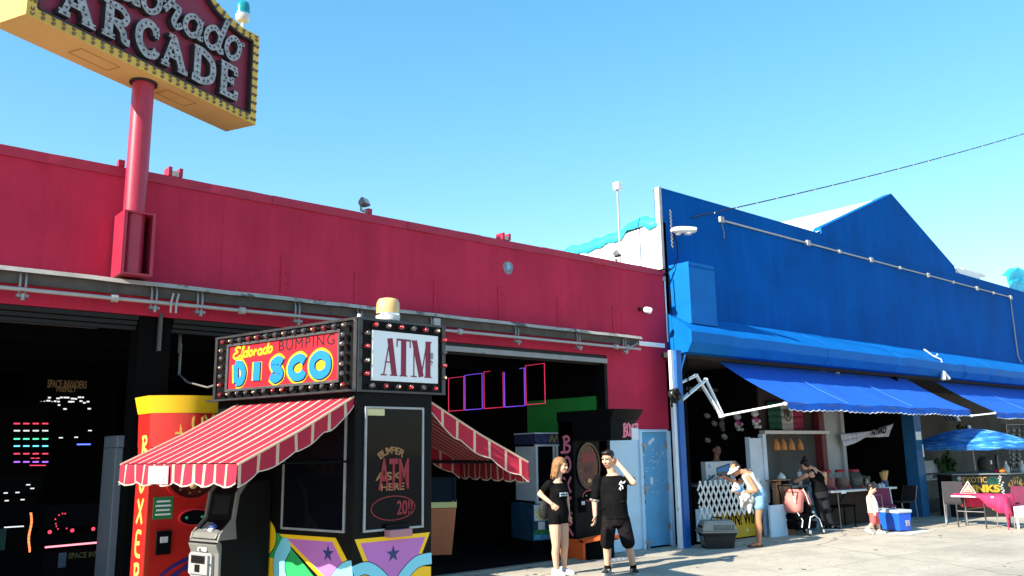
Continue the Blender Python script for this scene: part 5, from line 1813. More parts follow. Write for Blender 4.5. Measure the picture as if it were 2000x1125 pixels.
# hanging fluorescent strips, dim and unlit
m = M()
p, q = px_y(0, 624, 11.2), px_y(190, 639, 11.2)
m.box((p.x, 11.2, 3.30), (q.x, 11.26, 3.33))
m.box((p.x + 0.3, 11.22, 3.33), (p.x + 0.32, 11.24, 3.5))
m.box((q.x - 0.3, 11.22, 3.33), (q.x - 0.28, 11.24, 3.5))
single(m, 'ceiling_strip', mat('dim_steel', (0.12, 0.12, 0.13), 0.5, 0.1), 'dim grey strip hanging under the hall ceiling behind the first opening', 'ceiling strip', (1, 11.2, 3.3))
for px, lab in ((297, 'short grey drop pipe on the pillar between the openings'), (351, 'short grey drop pipe where the pale cable starts')):
    p, q = px_y(px, 650 if px < 300 else 655, 10.5), px_y(px, 690, 10.5)
    m = M().box((p.x - 0.015, 10.48 if px > 300 else 10.20, q.z), (p.x + 0.02, 10.51 if px > 300 else 10.255, p.z + 0.2))
    single(m, 'drop_pipe', mat('dim_pipe', (0.08, 0.08, 0.085), 0.6, 0.1), lab, 'pipe', (p.x, 10.3, q.z))

# blue grey vending cabinet at the pillar
VC = T('vending_cabinet', 'blue grey framed prize cabinet with a poster beside the red machine', 'vending cabinet', (2.55, 10.62, 0))
vgrey = mat('blue_grey_steel', (0.13, 0.155, 0.185), 0.5, 0.1, 3)
vx0, vx1, vy = 2.95, 3.6, 10.55
m = M()
m.box((vx0, vy, 0), (vx0 + 0.11, vy + 0.5, 1.84))
m.box((vx0 + 0.20, vy + 0.02, 0), (vx1, vy + 0.5, 1.84))
m.box((vx0, vy - 0.02, 1.841), (vx1, vy + 0.5, 1.98))
m.build('frame', vgrey, VC, bevel=0.012)
m = M().box((vx0 + 0.111, vy + 0.1, 0.03), (vx0 + 0.199, vy + 0.12, 1.84))
m.build('glass_strip', glass_dark, VC)
m = M().box((vx0 + 0.215, vy + 0.012, 1.05), (vx0 + 0.33, vy + 0.0195, 1.80))
po = m.build('poster', mat('faded_poster', (0.09, 0.095, 0.10), 0.7, 0.7, 14), VC)
m = M(); m.box((vx0 + 0.225, vy + 0.008, 1.10), (vx0 + 0.32, vy + 0.0115, 1.28)); m.box((vx0 + 0.25, vy + 0.008, 1.38), (vx0 + 0.31, vy + 0.0115, 1.5))
m.build('poster_art', mat('poster_teal', (0.05, 0.11, 0.12), 0.7, 0.4, 12), po)

# claw machine between the awning and the black machine
CW = T('claw_machine', 'silver framed prize claw machine with a painted cartoon sea base', 'claw machine', (10.95, 12.35, 0))
fx = Fr((10.62, 11.95, 0), (0.98, -0.2, 0), (0, 0, 1))
bx_ = Fr((10.62, 11.95, 0), (0.98, -0.2, 0), (0.2, 0.98, 0), (0, 0, 1))
alu = mat('brushed_silver', (0.62, 0.65, 0.68), 0.5, 0.1, 6)
m = M()
for a in (0.12, 0.50, 0.88):
    m.box((a, 0.02, 0.80), (a + 0.045, 0.06, 1.80), bx_)
m.box((0.12, 0.02, 0.76), (0.925, 0.08, 0.80), bx_); m.box((0.12, 0.02, 1.80), (0.925, 0.08, 1.835), bx_)
m.box((0.12, 0.06, 0.80), (0.15, 0.8, 1.80), bx_)
m.box((0.56, 0.0, 0.80), (0.60, 0.019, 1.80), bx_)
m.box((0.555, -0.015, 1.22), (0.615, -0.001, 1.32), bx_)
m.build('frame', alu, CW)
m = M().box((0.166, 0.03, 0.80), (0.88, 0.04, 1.80), bx_)
m.build('glass', glass_dark, CW)
m = M().box((0.10, 0.0, 1.836), (0.95, 0.8, 2.03), bx_)
MQ = m.build('marquee', mat('claw_marquee', (0.04, 0.045, 0.11), 0.5, 0.7, 18), CW, bevel=0.01)
m = M()
m.ribbon([(0.42 + 0.05 * i, 1.88 + 0.11 * (i % 2)) for i in range(9)], 0.03, fx, 0.001, 0.005)
m.build('marquee_art', mat('marquee_yellow', (0.40, 0.27, 0.03), 0.5, 0.2), MQ)
M().box((0.09, -0.012, 2.031), (0.96, 0.8, 2.055), bx_).build('marquee_cap', alu, CW)
m = M().box((0.0, -0.05, 0.10), (0.95, 0.8, 0.755), bx_)
BS = m.build('base', mat('claw_base_blue', (0.02, 0.07, 0.13), 0.5, 0.4, 6), CW, bevel=0.02)
m = M()
fb = Fr(bx_(0, -0.051, 0), (0.98, -0.2, 0), (0, 0, 1))
m.box((0.02, 0.46, 0.0), (0.40, 0.74, 0.003), fb, mi=0)
m.prism(circ(0.18, 0.60, 0.09, 0.12, 14), fb, 0.0, 0.005, 1)
for i in range(10):
    q = 2 * pi * i / 10
    m.ribbon([(0.18 + 0.10 * cos(q), 0.60 + 0.12 * sin(q)), (0.18 + 0.16 * cos(q), 0.60 + 0.16 * sin(q))], [0.03, 0.004], fb, 0.0, 0.004, 1)
m.box((0.14, 0.53, 0.0), (0.22, 0.56, 0.0065), fb, mi=4); m.box((0.14, 0.60, 0.0), (0.22, 0.62, 0.0065), fb, mi=4)
m.prism(smooth_path([(0.0, 0.28), (0.2, 0.33), (0.4, 0.27), (0.6, 0.34), (0.9, 0.3)]) + [(0.9, 0.2), (0.0, 0.2)], fb, 0.0, 0.003, 2)
m.box((0.0, 0.12, 0.0), (0.94, 0.21, 0.004), fb, mi=3)
m.box((0.10, 0.30, 0.0), (0.24, 0.44, 0.006), fb, mi=0); m.box((0.42, 0.40, 0.0), (0.9, 0.72, 0.02), fb, mi=4)
for i in range(6):
    star(fb, 0.1 + 0.14 * i, 0.16 + 0.02 * (i % 2), 0.02, 0, 0.006, 1, m)
for i in range(5):
    m.box((0.48 + 0.07 * i, 0.52 + 0.05 * (i % 2), 0.02), (0.52 + 0.07 * i, 0.60, 0.024), fb, mi=0)
m.build('painted_art', [mat('art_white', (0.70, 0.72, 0.74), 0.6, 0.2, 12), mat('art_yellow', (0.80, 0.58, 0.05), 0.6, 0.2), mat('art_green', (0.03, 0.22, 0.07), 0.6, 0.4, 20), mat('art_blue', (0.05, 0.30, 0.55), 0.6, 0.3, 12), black_matte], BS)

m = M().box((0.02, 0.0, -0.14), (0.93, 0.8, 0.099), bx_)
m.build('plinth', black_matte, CW)
CW.location = (10.95 * 0.93, 12.35 * 0.93, 1.75 * 0.07)
CW.scale = (0.93, 0.93, 0.93)

# orange racing style cabinet peeking out beyond the kiosk
OC = T('arcade_game', 'orange sided arcade game with a sloped dark glass top beyond the kiosk', 'arcade game', (7.65, 10.75, 0))
of0 = Fr((7.78, 11.25, 0), (0.80, -0.60, 0), (0.60, 0.80, 0), (0, 0, 1))
class OcF:
    def __call__(s, a, b, c=0.0):
        return of0(a * 0.72, b * 0.72, c)
of_ = OcF()
m = M()
m.ring_loft([[of_(a, b, 0.15) for a, b in ((0.10, 0.06), (0.56, 0.06), (0.56, 0.9), (0.10, 0.9))], [of_(a, b, 0.86) for a, b in ((0, 0), (0.66, 0), (0.66, 0.9), (0, 0.9))]])
m.build('cabinet', mat('cabinet_orange', (0.50, 0.16, 0.07), 0.5, 0.1, 4), OC, bevel=0.012)
m = M().box((-0.01, -0.012, 0.865), (0.67, 0.9, 0.955), of_)
m.build('trim', mat('cabinet_lime', (0.66, 0.62, 0.25), 0.5, 0.1), OC, bevel=0.008)
m = M()
m.ring_loft([[of_(a, b, c) for a, b, c in ((0, 0, 0.956), (0.66, 0, 0.956), (0.66, 0.9, 0.956), (0, 0.9, 0.956))], [of_(a, b, c) for a, b, c in ((0.0, 0.5, 1.32), (0.66, 0.5, 1.32), (0.66, 0.9, 1.34), (0.0, 0.9, 1.34))]])
m.build('glass_top', mat('cabinet_glass', (0.02, 0.025, 0.03), 0.12, 0.1, spec=0.6), OC)
m = M()
for a in (0.02, 0.60):
    m.tube([of_(a, -0.005, 0.965), of_(a, 0.495, 1.33)], 0.016, 6)
m.build('edge_rail', chrome, OC, smooth=60)
M().box((0.13, 0.1, 0.0), (0.59, 0.88, 0.15), of_).build('plinth', black_matte, OC)
M().box((-0.14, 0.3, 0.0), (-0.02, 0.95, 0.95), of_).build('side_board', black_matte, OC)
for (gx, gy, gh, gl) in ((6.6, 13.6, 1.3, 'dark game cabinet deep in the hall with a pale faint screen'), (8.6, 15.6, 1.7, 'tall dark game cabinet at the back of the hall beyond the orange game')):
    tG, GF = game('arcade_game', gl, (gx, gy, 0), 1.1, 0.8, gh, [])
    m = M()
    for i in range(14):
        a, b = rnd.uniform(0.15, 0.95), rnd.uniform(gh * 0.55, gh - 0.1)
        m.ell((gx + a, gy - 0.01, b), (rnd.uniform(0.01, 0.05), 0.004, rnd.uniform(0.008, 0.02)), nu=8, nv=5)
    m.build('screen_glare', mat('faint_screen', (0.08, 0.09, 0.10), 0.4, 0.3, emit=0.35), tG)
for i in range(3):
    m = M().box((8.9 + 0.75 * i, 16.0, 0.2), (9.5 + 0.75 * i, 16.6, 0.95))
    m.box((8.95 + 0.75 * i, 15.985, 0.35), (9.45 + 0.75 * i, 15.999, 0.85), mi=1)
    m.box((8.95 + 0.75 * i, 16.05, 0.0), (9.45 + 0.75 * i, 16.55, 0.199))
    single(m, 'game_bench', [black_matte, mat('dim_navy', (0.012, 0.016, 0.045), 0.6, 0.2)], 'one of the dim navy game benches on the dark hall floor', 'bench', (9.2 + 0.75 * i, 16.3, 0), group='dim navy benches in the hall')

# ------------------------------------------------------------------ the stalls of the blue building
def shop_awning(name, label, x0, x1, y0, z0, y1, z1, seed, sag=0.0):
    t = T(name, label, 'awning', ((x0 + x1) / 2, y0, z0))
    r3 = random.Random(seed)
    m = M()
    nu_, nv_ = 60, 12
    gr = [[None] * (nv_ + 1) for _ in range(nu_ + 1)]
    for i in range(nu_ + 1):
        for j in range(nv_ + 1):
            a, b = i / nu_, j / nv_
            gr[i][j] = V((x0 + (x1 - x0) * a, y0 + (y1 - y0) * b, z0 + (z1 - z0) * b - 0.05 * sin(pi * b) + 0.012 * sin(a * 23 + b * 3) * b + 0.006 * sin(a * 61)))
    k = 0
    m.v = [p for r in gr for p in r]
    for i in range(nu_):
        for j in range(nv_):
            q = i * (nv_ + 1) + j
            m.f.append((q, q + nv_ + 1, q + nv_ + 2, q + 1)); m.mi.append(0)
    # valance with small scallops
    n = int((x1 - x0) / 0.05)
    for i in range(n):
        xa, xb = x0 + (x1 - x0) * i / n, x0 + (x1 - x0) * (i + 1) / n
        sc = lambda x: 0.125 + 0.03 * abs(sin(pi * (x - x0) / 0.21))
        wv = lambda x: 0.012 * sin((x - x0) * 5) - 0.004
        za = lambda x: z1 + 0.012 * sin((x - x0) / (x1 - x0) * 23 + 3) + 0.006 * sin((x - x0) / (x1 - x0) * 61)
        m.quad([(xa, y1 + wv(xa) * 0.2, za(xa)), (xb, y1 + wv(xb) * 0.2, za(xb)), (xb, y1 + wv(xb), za(xb) - sc(xb)), (xa, y1 + wv(xa), za(xa) - sc(xa))])
        m.tube([(xa, y1 + wv(xa), za(xa) - sc(xa)), (xb, y1 + wv(xb), za(xb) - sc(xb))], 0.007, 4, mi=1, cap=False)
    CV = m.build('cover', [blue_cloth, white_paint], t, smooth=30)
    for a in (0.27, 0.62):
        m = M()
        xx = x0 + (x1 - x0) * a
        m.tube([(xx, y0 + (y1 - y0) * b, z0 + (z1 - z0) * b - 0.05 * sin(pi * b) + 0.022) for b in (0, 0.3, 0.6, 1)], 0.006, 4)
        m.build('seam', mat('seam_blue', (0.05, 0.20, 0.68), 0.8, 0.1), CV)
    m = M()
    m.cyl((x0, y1 + 0.03, z1 - 0.03), (x1, y1 + 0.03, z1 - 0.03), 0.03, n=8)
    m.cyl((x0 - 0.1, y0 + 0.02, z0 + 0.02), (x1 + 0.1, y0 + 0.02, z0 + 0.02), 0.045, n=10)
    m.build('roller', mat('awning_bar', (0.10, 0.10, 0.11), 0.5, 0.1), t, smooth=50)
    return t


A1_ = shop_awning('shop_awning', 'long bright blue retractable awning over the toy and snack stalls', 13.95, 22.0, 10.08, 3.42, 8.58, 2.53, 4)
A2_ = shop_awning('shop_awning', 'second bright blue awning over the drinks stand at the far end', 23.6, 33.0, 10.08, 3.42, 8.58, 2.50, 5)
whitebar = mat('white_arm_metal', (0.78, 0.80, 0.82), 0.35, 0.04, 8)


def arm(t, pts, tw=True):
    m = M()
    for a, b in zip(pts[:-1], pts[1:]):
        a, b = V(a), V(b)
        d = (b - a).normalized()
        s = d.cross(V((0, 0, 1))).normalized() * 0.03
        for q in ((-1, 1) if tw else (0,)):
            m.tube([a + s * q, b + s * q], 0.020, 6)
        m.lathe([(0.035, -0.03), (0.045, 0), (0.035, 0.03)], b, 8, axis=(0, 0, 1))
    m.build('folding_arm', whitebar, t, smooth=60)


arm(A1_, [(12.44, 9.84, 2.90), (13.02, 9.9, 3.07), (13.44, 9.70, 2.31), (13.95, 8.64, 2.50)], True)
arm(A1_, [(12.44, 9.84, 2.58), (13.26, 9.86, 3.0), (13.52, 9.71, 2.32)], True)
arm(A1_, [(21.3, 9.7, 2.9), (22.6, 9.2, 2.45), (21.95, 8.64, 2.50)], True)
arm(A2_, [(22.3, 9.6, 2.55), (23.1, 9.0, 2.42), (23.65, 8.62, 2.48)], True)
M().box((13.0, 11.0, 2.9), (15.2, 11.06, 2.97)).build('inner_bar', weathered, A1_)

# toy stall: lattice counter, prize banner, television box, toys
LT = T('lattice_fence', 'white diamond lattice fence panel across the toy stall counter', 'lattice', (13.85, 9.94, 0.45))
m = M()
x0, x1, z0, z1 = 12.90, 14.95, 0.50, 1.07
lf = Fr((0, 9.93, 0), (1, 0, 0), (0, 0, 1))
sp, hw = 0.155, 0.019
import itertools
H_ = z1 - z0 + 0.10
k0 = int((x0 - 1.2) / sp)
for k in range(-20, 40):
    xs = x0 + k * sp
    for sg, lay in ((1, 0), (-1, 1)):
        a, b = (xs, z0 - 0.05), (xs + sg * H_ * 0.62, z0 - 0.05 + H_)
        pts = []
        for t_ in [i / 20 for i in range(21)]:
            x_, z_ = a[0] + (b[0] - a[0]) * t_, a[1] + (b[1] - a[1]) * t_
            if x0 <= x_ <= x1:
                pts.append((x_, z_))
        if len(pts) > 1:
            m.ribbon([pts[0], pts[-1]], hw * 2, lf, 0.012 * lay, 0.012 * lay + 0.011)
m.build('lattice', white_paint, LT)
# counter box with the banner
CT = T('stall_counter', 'toy stall counter with a yellow prize banner and pale blue boards', 'counter', (13.85, 10.0, 0))
m = M()
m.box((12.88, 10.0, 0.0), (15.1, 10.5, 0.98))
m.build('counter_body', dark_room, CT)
M().box((12.87, 9.96, 1.02), (15.0, 10.55, 1.05)).build('counter_top', weathered, CT)
m = M().box((12.89, 9.975, 0.05), (13.38, 9.995, 0.62)); m.build('board', lightblue, CT)
m = M().box((15.0, 9.90, 0.0), (15.12, 9.98, 0.62)); m.box((14.78, 9.66, 0.0), (15.36, 9.70, 0.60)); m.box((14.76, 9.655, 0.44), (15.38, 9.659, 0.455)); m.build('board', lightblue, CT)
m = M().box((13.385, 9.955, 0.03), (14.75, 9.974, 0.54))
BN = m.build('banner', mat('banner_yellow', (0.55, 0.33, 0.015), 0.6, 0.08, 3), CT)
bf = Fr((0, 9.9545, 0), (1, 0, 0), (0, 0, 1))
m = text_mesh('WIN! WIN!', bf, (13.72, 0.255, 14.85, 0.50), 0.003, bold=0.03)
text_mesh('TO', bf, (13.45, 0.30, 13.66, 0.45), 0.003, bold=0.02, m=m)
m.build('lettering', black_matte, BN)
m = M(); star(bf, 14.42, 0.15, 0.05, 0, 0.003, 0, m); m.build('star', mat('banner_cream', (0.65, 0.60, 0.45), 0.6, 0.05), BN)

TV = T('tv_box', 'white cardboard box of a 24 inch television standing on the toy stall counter', 'box', (13.95, 10.2, 1.05))
m = M().box((13.47, 10.14, 1.05), (14.40, 10.25, 1.46))
BXo = m.build('carton', mat('white_carton', (0.42, 0.44, 0.47), 0.7, 0.05, 4), TV, bevel=0.004)
tf = Fr((0, 10.1395, 0), (1, 0, 0), (0, 0, 1))
m = M()
m.prism([(13.80, 1.20), (14.24, 1.14), (14.24, 1.42), (13.80, 1.34)], tf, 0, 0.002, 0)
m.prism([(13.82, 1.215), (14.225, 1.16), (14.225, 1.40), (13.82, 1.325)], tf, 0.002, 0.0035, 1)
m.prism([(13.82, 1.215), (14.225, 1.16), (14.225, 1.24), (14.0, 1.28), (13.9, 1.25), (13.82, 1.26)], tf, 0.0036, 0.005, 2)
m.prism(circ(13.585, 1.375, 0.035, n=16), tf, 0, 0.002, 1)
m.box((13.47, 1.095, 0.0), (13.80, 1.105, 0.002), tf, mi=0)
m.build('print', [black_matte, mat('print_blue', (0.04, 0.18, 0.38), 0.6, 0.2, 9), mat('print_dusk', (0.10, 0.09, 0.11), 0.6, 0.3, 9)], BXo)
m = text_mesh('24"', tf, (13.53, 1.125, 13.74, 1.215), 0.002, bold=0.02)
m.build('lettering', black_matte, BXo)
m = text_mesh('hp', tf, (13.570, 1.358, 13.60, 1.392), 0.002, z0=0.0021)
m.build('logo_lettering', white_paint, BXo)
m = M()
m.ring_loft([[V((13.7 + 0.28 * cos(q), 10.02 + 0.07 * sin(q), 1.05)) for q in [2 * pi * i / 10 for i in range(10)]], [V((13.72 + 0.24 * cos(q), 10.03 + 0.06 * sin(q), 1.13 + 0.02 * sin(3 * q))) for q in [2 * pi * i / 10 for i in range(10)]], [V((13.74 + 0.1 * cos(q), 10.03 + 0.03 * sin(q), 1.17)) for q in [2 * pi * i / 10 for i in range(10)]]])
m.ell((13.82, 10.0, 1.13), (0.07, 0.05, 0.05), nu=8, nv=6, mi=1)
single(m, 'wrapped_prize', [mat('clear_wrap', (0.38, 0.38, 0.40), 0.3, 0.3, 20), mat('prize_pink', (0.45, 0.09, 0.16), 0.6, 0.1)], 'prize in crumpled clear wrap with pink lying before the television box', 'prize', (13.7, 10.0, 1.05), smooth=50)
pa_, pb_ = px_y(1391, 908, 11.35), px_y(1429, 861, 11.35)
m = M().box((pa_.x, 11.35, pa_.z - 0.1), (pb_.x, 11.37, pb_.z))
single(m, 'paper_sheet', mat('grey_paper', (0.34, 0.36, 0.34), 0.8, 0.15), 'pale grey sheet hung behind the stall keeper', 'paper', (14.8, 11.76, 1.2))


plush_w = mat('plush_white', (0.40, 0.38, 0.37), 0.95, 0.15, 14)
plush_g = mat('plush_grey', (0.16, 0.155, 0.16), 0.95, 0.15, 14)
plush_p = mat('plush_pink', (0.32, 0.045, 0.16), 0.95, 0.15, 14)


def plush(label, loc, s, white, pink, tilt=0.0, group='white plush bears hung in the toy stall'):
    t = T('plush_bear', label, 'plush toy', loc, tilt, group)
    x, y, z = loc
    c_, s_ = cos(tilt), sin(tilt)
    P = lambda a, b, c: (x + s * (a * c_ - b * s_), y + s * (a * s_ + b * c_), z + s * c)
    m = M()
    m.ell(P(0, 0, 0.55), (0.30 * s, 0.24 * s, 0.26 * s))
    for q in (-1, 1):
        m.ell(P(0.24 * q, 0, 0.78), (0.10 * s, 0.06 * s, 0.10 * s), nu=10, nv=7)
        m.ell(P(0.36 * q, -0.08, 0.02), (0.10 * s, 0.10 * s, 0.13 * s), nu=10, nv=7)
        m.ell(P(0.20 * q, -0.16, -0.36), (0.12 * s, 0.17 * s, 0.12 * s), nu=10, nv=7)
    m.ell(P(0, -0.22, 0.49), (0.12 * s, 0.08 * s, 0.08 * s), nu=10, nv=7)
    m.ell(P(0, 0, -0.15), (0.25 * s, 0.2 * s, 0.16 * s), nu=12, nv=8)
    m.build('plush_body', white, t, smooth=70)
    M().ell(P(0, -0.005, 0.08), (0.27 * s, 0.22 * s, 0.24 * s)).build('shirt', pink, t, smooth=70)
    m = M()
    for q in (-0.1, 0.1):
        m.ell(P(q, -0.235, 0.6), (0.03 * s, 0.02 * s, 0.035 * s), nu=8, nv=6)
    m.ell(P(0, -0.30, 0.52), (0.03 * s, 0.02 * s, 0.02 * s), nu=8, nv=6)
    m.build('eye', black_matte, t)


plush('white plush bear in a pink shirt hung nearest the snack counter', tuple(px_y(1475, 823, 9.95)), 0.30, plush_w, plush_p)
plush('white plush bear in a pink shirt hung above the television box', tuple(px_y(1441, 829, 10.5)), 0.30, plush_w, plush_p)
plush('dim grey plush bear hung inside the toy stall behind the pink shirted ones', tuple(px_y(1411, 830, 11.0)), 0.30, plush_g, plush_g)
for px, py, lab in ((1381, 812, 'pale plush hand poking out of the dark highest on the dim side'), (1395, 827, 'pale plush paw hanging in the dark under the folding arm'), (1427, 822, 'white plush paw between the grey and the pink shirted bears'), (1458, 822, 'white plush paw between the two pink shirted bears'),
                    (1415, 853, 'white plush foot hanging over the stall keeper'), (1445, 852, 'white slanted plush foot above the panda face'), (1382, 860, 'pale plush foot low in the dark left of the stall keeper'), (1424, 779, 'dim plush foot hung high behind the folding arm'), (1455, 776, 'white plush foot hung highest near the awning edge')):
    p = px_y(px, py, 10.9)
    m = M()
    m.ell(p, (0.085, 0.06, 0.055), Quaternion((0, 1, 0), rnd.uniform(-0.5, 0.6)), nu=12, nv=8)
    m.ell(p + V((-0.06, -0.01, 0.02)), (0.04, 0.04, 0.035), nu=8, nv=6)
    m.ell(p + V((0.03, 0.05, 0.05)), (0.05, 0.05, 0.07), nu=8, nv=6, mi=1)
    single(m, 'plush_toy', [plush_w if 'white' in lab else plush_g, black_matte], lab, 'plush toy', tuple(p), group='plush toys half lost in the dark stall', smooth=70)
p = px_y(1448, 865, 10.9)
m = M()
m.ell(p, (0.10, 0.07, 0.085), nu=12, nv=8)
for q in (-1, 1):
    m.ell(p + V((0.04 * q, -0.062, 0.015)), (0.028, 0.02, 0.03), nu=8, nv=6, mi=1)
    m.ell(p + V((0.075 * q, 0.0, 0.07)), (0.03, 0.03, 0.03), nu=8, nv=6, mi=1)
m.ell(p + V((0, -0.07, -0.02)), (0.02, 0.015, 0.015), nu=8, nv=6, mi=1)
single(m, 'plush_panda', [plush_w, black_matte], 'small panda faced plush toy under the slanted white foot', 'plush toy', tuple(p), smooth=70)

# flag over the snack counter
FLg = T('flag', 'green white and red flag with a dark eagle emblem hung over the snack counter', 'flag', (16.4, 10.12, 2.1))
m = M()
fx0, fx1, fz0, fz1 = 15.72, 17.05, 2.075, 2.66
n = 24
for i in range(n):
    for j in range(4):
        q = lambda a, b: V((fx0 + (fx1 - fx0) * a, 10.14 + 0.025 * sin(a * 15 + b), fz0 + (fz1 - fz0) * b + 0.02 * sin(a * 9) * (1 - b)))
        a0, a1, b0, b1 = i / n, (i + 1) / n, j / 4, (j + 1) / 4
        m.quad([q(a0, b0), q(a1, b0), q(a1, b1), q(a0, b1)], min(2, i // 8))
o = m.build('cloth', [mat('flag_green', (0.01, 0.075, 0.045), 0.85, 0.1), mat('flag_white', (0.40, 0.39, 0.36), 0.85, 0.08), mat('flag_red', (0.26, 0.02, 0.045), 0.85, 0.1)], FLg, smooth=40)
sd = o.modifiers.new('s', 'SOLIDIFY'); sd.thickness = 0.004
m = M()
ef = Fr((16.385, 10.105, 2.40), (1, 0, 0), (0, 0, 1))
m.ribbon(smooth_path([(-0.10, 0.08), (-0.13, -0.03), (-0.06, -0.12), (0.05, -0.13), (0.12, -0.05), (0.13, 0.05)]), 0.022, ef, 0, 0.004)
m.prism(smooth_path([(-0.02, -0.07), (-0.06, 0.02), (-0.10, 0.10), (-0.02, 0.08), (0.02, 0.13), (0.07, 0.12), (0.05, 0.08), (0.11, 0.06), (0.06, 0.02), (0.08, -0.05), (0.02, -0.03)], 3, True), ef, 0.0, 0.005)
m.build('emblem', mat('emblem_brown', (0.045, 0.035, 0.025), 0.9, 0.3, 30), o)

# snack stall: hanging bags, machine, counter
bag_m = mat('snack_bag', (0.42, 0.17, 0.05), 0.6, 0.4, 22, 0.3, 30)
for i, px in enumerate((1516, 1530, 1545, 1562)):
    p = px_y(px, 868, 10.25)
    m = M()
    rg = []
    for z_, r_ in ((-0.125, 0.085), (-0.115, 0.105), (-0.03, 0.10), (0.05, 0.07), (0.09, 0.03), (0.11, 0.012), (0.125, 0.025)):
        rg.append([p + V((r_ * cos(q) * (0.92 if i % 2 else 1.08), 0.7 * r_ * sin(q), z_ + 0.006 * sin(3 * q + i))) for q in [2 * pi * k / 12 for k in range(12)]])
    m.ring_loft(rg)
    m.tube([p + V((0, 0, 0.12)), p + V((0, 0.03, 0.30))], 0.003, 4)
    single(m, 'snack_bag', bag_m, ['broad puffed orange snack bag hanging nearest the partition', 'narrow orange snack bag hanging second in the row', 'orange snack bag hanging third beneath the white board', 'small orange snack bag hanging last before the empty wall'][i], 'snack bag', tuple(p), group='orange snack bags hung under the board', smooth=50)
m = M()
m.cyl((15.95, 11.0, 0.92), (15.95, 11.0, 1.45), 0.10, 0.12, 12)
m.ell((16.1, 10.98, 1.28), (0.13, 0.1, 0.13), nu=12, nv=8)
m.box((15.85, 10.95, 1.5), (16.25, 11.05, 1.6))
m.cyl((15.78, 11.0, 0.92), (15.78, 11.0, 1.35), 0.05, 0.05, 8, mi=1)
single(m, 'steel_mixer', [mat('dull_chrome', (0.45, 0.46, 0.47), 0.25, 0.3, 20, metal=0.9), mat('bottle_green', (0.01, 0.05, 0.03), 0.4, 0.2)], 'shiny steel mixer at the left end inside the snack stall', 'mixer', (16, 11, 0.92), smooth=40)
SNC = T('snack_counter', 'snack stall counter fronted by a painted red and green poster', 'counter', (16.6, 10.15, 0))
M().box((15.7, 10.02, 0.86), (17.5, 10.6, 0.92)).build('counter_top', mat('counter_grey', (0.20, 0.22, 0.22), 0.5, 0.1), SNC)
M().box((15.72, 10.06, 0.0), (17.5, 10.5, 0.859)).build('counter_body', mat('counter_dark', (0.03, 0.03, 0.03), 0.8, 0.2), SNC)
m = M()
cf = Fr((0, 10.0595, 0), (1, 0, 0), (0, 0, 1))
m.box((15.74, 0.44, 0.0), (17.4, 0.84, 0.003), cf, mi=0)
m.box((15.74, 0.02, 0.0), (17.4, 0.435, 0.003), cf, mi=1)
m.prism([(15.90, 0.40), (16.06, 0.38), (16.14, 0.6), (16.03, 0.74), (15.88, 0.62)], cf, 0.0032, 0.005, 2)
m.build('poster', [mat('poster_red', (0.26, 0.025, 0.03), 0.7, 0.3, 6), mat('poster_green', (0.045, 0.065, 0.012), 0.7, 0.5, 8), mat('poster_blue', (0.02, 0.11, 0.26), 0.7, 0.3, 6)], SNC)
m = text_mesh('AG', cf, (15.80, 0.34, 16.10, 0.46), 0.003, z0=0.0035, bold=0.02)
m.build('lettering', black_matte, SNC)
m = M()
m.box((15.95, 10.1, 0.92), (16.25, 10.35, 1.06)); m.box((15.93, 10.07, 0.92), (16.0, 10.12, 1.02))
single(m, 'counter_box', black_matte, 'small black box standing on the snack counter', 'box', (16.1, 10.2, 0.92), bevel=0.01)
m = M()
m.lathe([(0.10, 0.0), (0.085, 0.05), (0.05, 0.09), (0.005, 0.13)], (16.14, 10.22, 1.06), 12)
single(m, 'paper_cone', white_paint, 'white paper heap on top of the black counter box', 'paper', (16.1, 10.2, 1.06), smooth=40)
for i, (px, h_) in enumerate(((1567, 0.26), (1614, 0.22), (1620, 0.30))):
    p = px_y(px, 952, 10.08)
    m = M()
    m.lathe([(0.035, 0.0), (0.045, h_ * 0.5), (0.05, h_), (0.04, h_ + 0.01)], (p.x, 10.12, 0.92), 10)
    m.cyl((p.x, 10.12, 0.92 + h_), (p.x + 0.02, 10.12, 1.0 + h_), 0.008, 0.008, 6)
    single(m, 'stacked_cup', white_paint, ['slim stack of white cups on the snack counter before the woman in black', 'short stack of white cups beyond the woman in black', 'tall stack of white cups nearest the drink jars'][i], 'cups', (p.x, 10.12, 0.92), group='white cup stacks on the snack counter', smooth=40)

# drooping white banner
BNr = T('banner', 'white paper banner drooping across the dark stall doorway', 'banner', (19.4, 9.9, 1.9))
m = M()
top = [px_y(1642, 848, 9.9), px_y(1700, 842, 9.9), px_y(1744, 827, 9.9)]
bot = [px_y(1650, 873, 9.9), px_y(1694, 854, 9.9), px_y(1738, 853, 9.9)]
n = 16
def lerp3(a, t):
    return a[0].lerp(a[1], t * 2) if t < 0.5 else a[1].lerp(a[2], t * 2 - 1)
for i in range(n):
    t0, t1 = i / n, (i + 1) / n
    p = lambda t, b: lerp3(top, t).lerp(lerp3(bot, t), b) + V((0, 0.03 * sin(t * 12 + b * 2), 0))
    for b in (0, 0.5):
        m.quad([p(t0, b), p(t1, b), p(t1, b + 0.5), p(t0, b + 0.5)])
o = m.build('sheet', mat('banner_sheet', (0.42, 0.42, 0.46), 0.8, 0.1, 3), BNr, smooth=60)
sd = o.modifiers.new('s', 'SOLIDIFY'); sd.thickness = 0.003
tfm = Fr(px_y(1702, 852, 9.855), (0.95, 0, 0.09), (0.35, 0, 1.0))
tfm.n = V((0, -1, 0))
m = text_mesh('HTWO', tfm, (0.0, 0.0, 0.74, 0.17), 0.003, bold=0.03, shear=0.2)
m.build('lettering', black_matte, o)

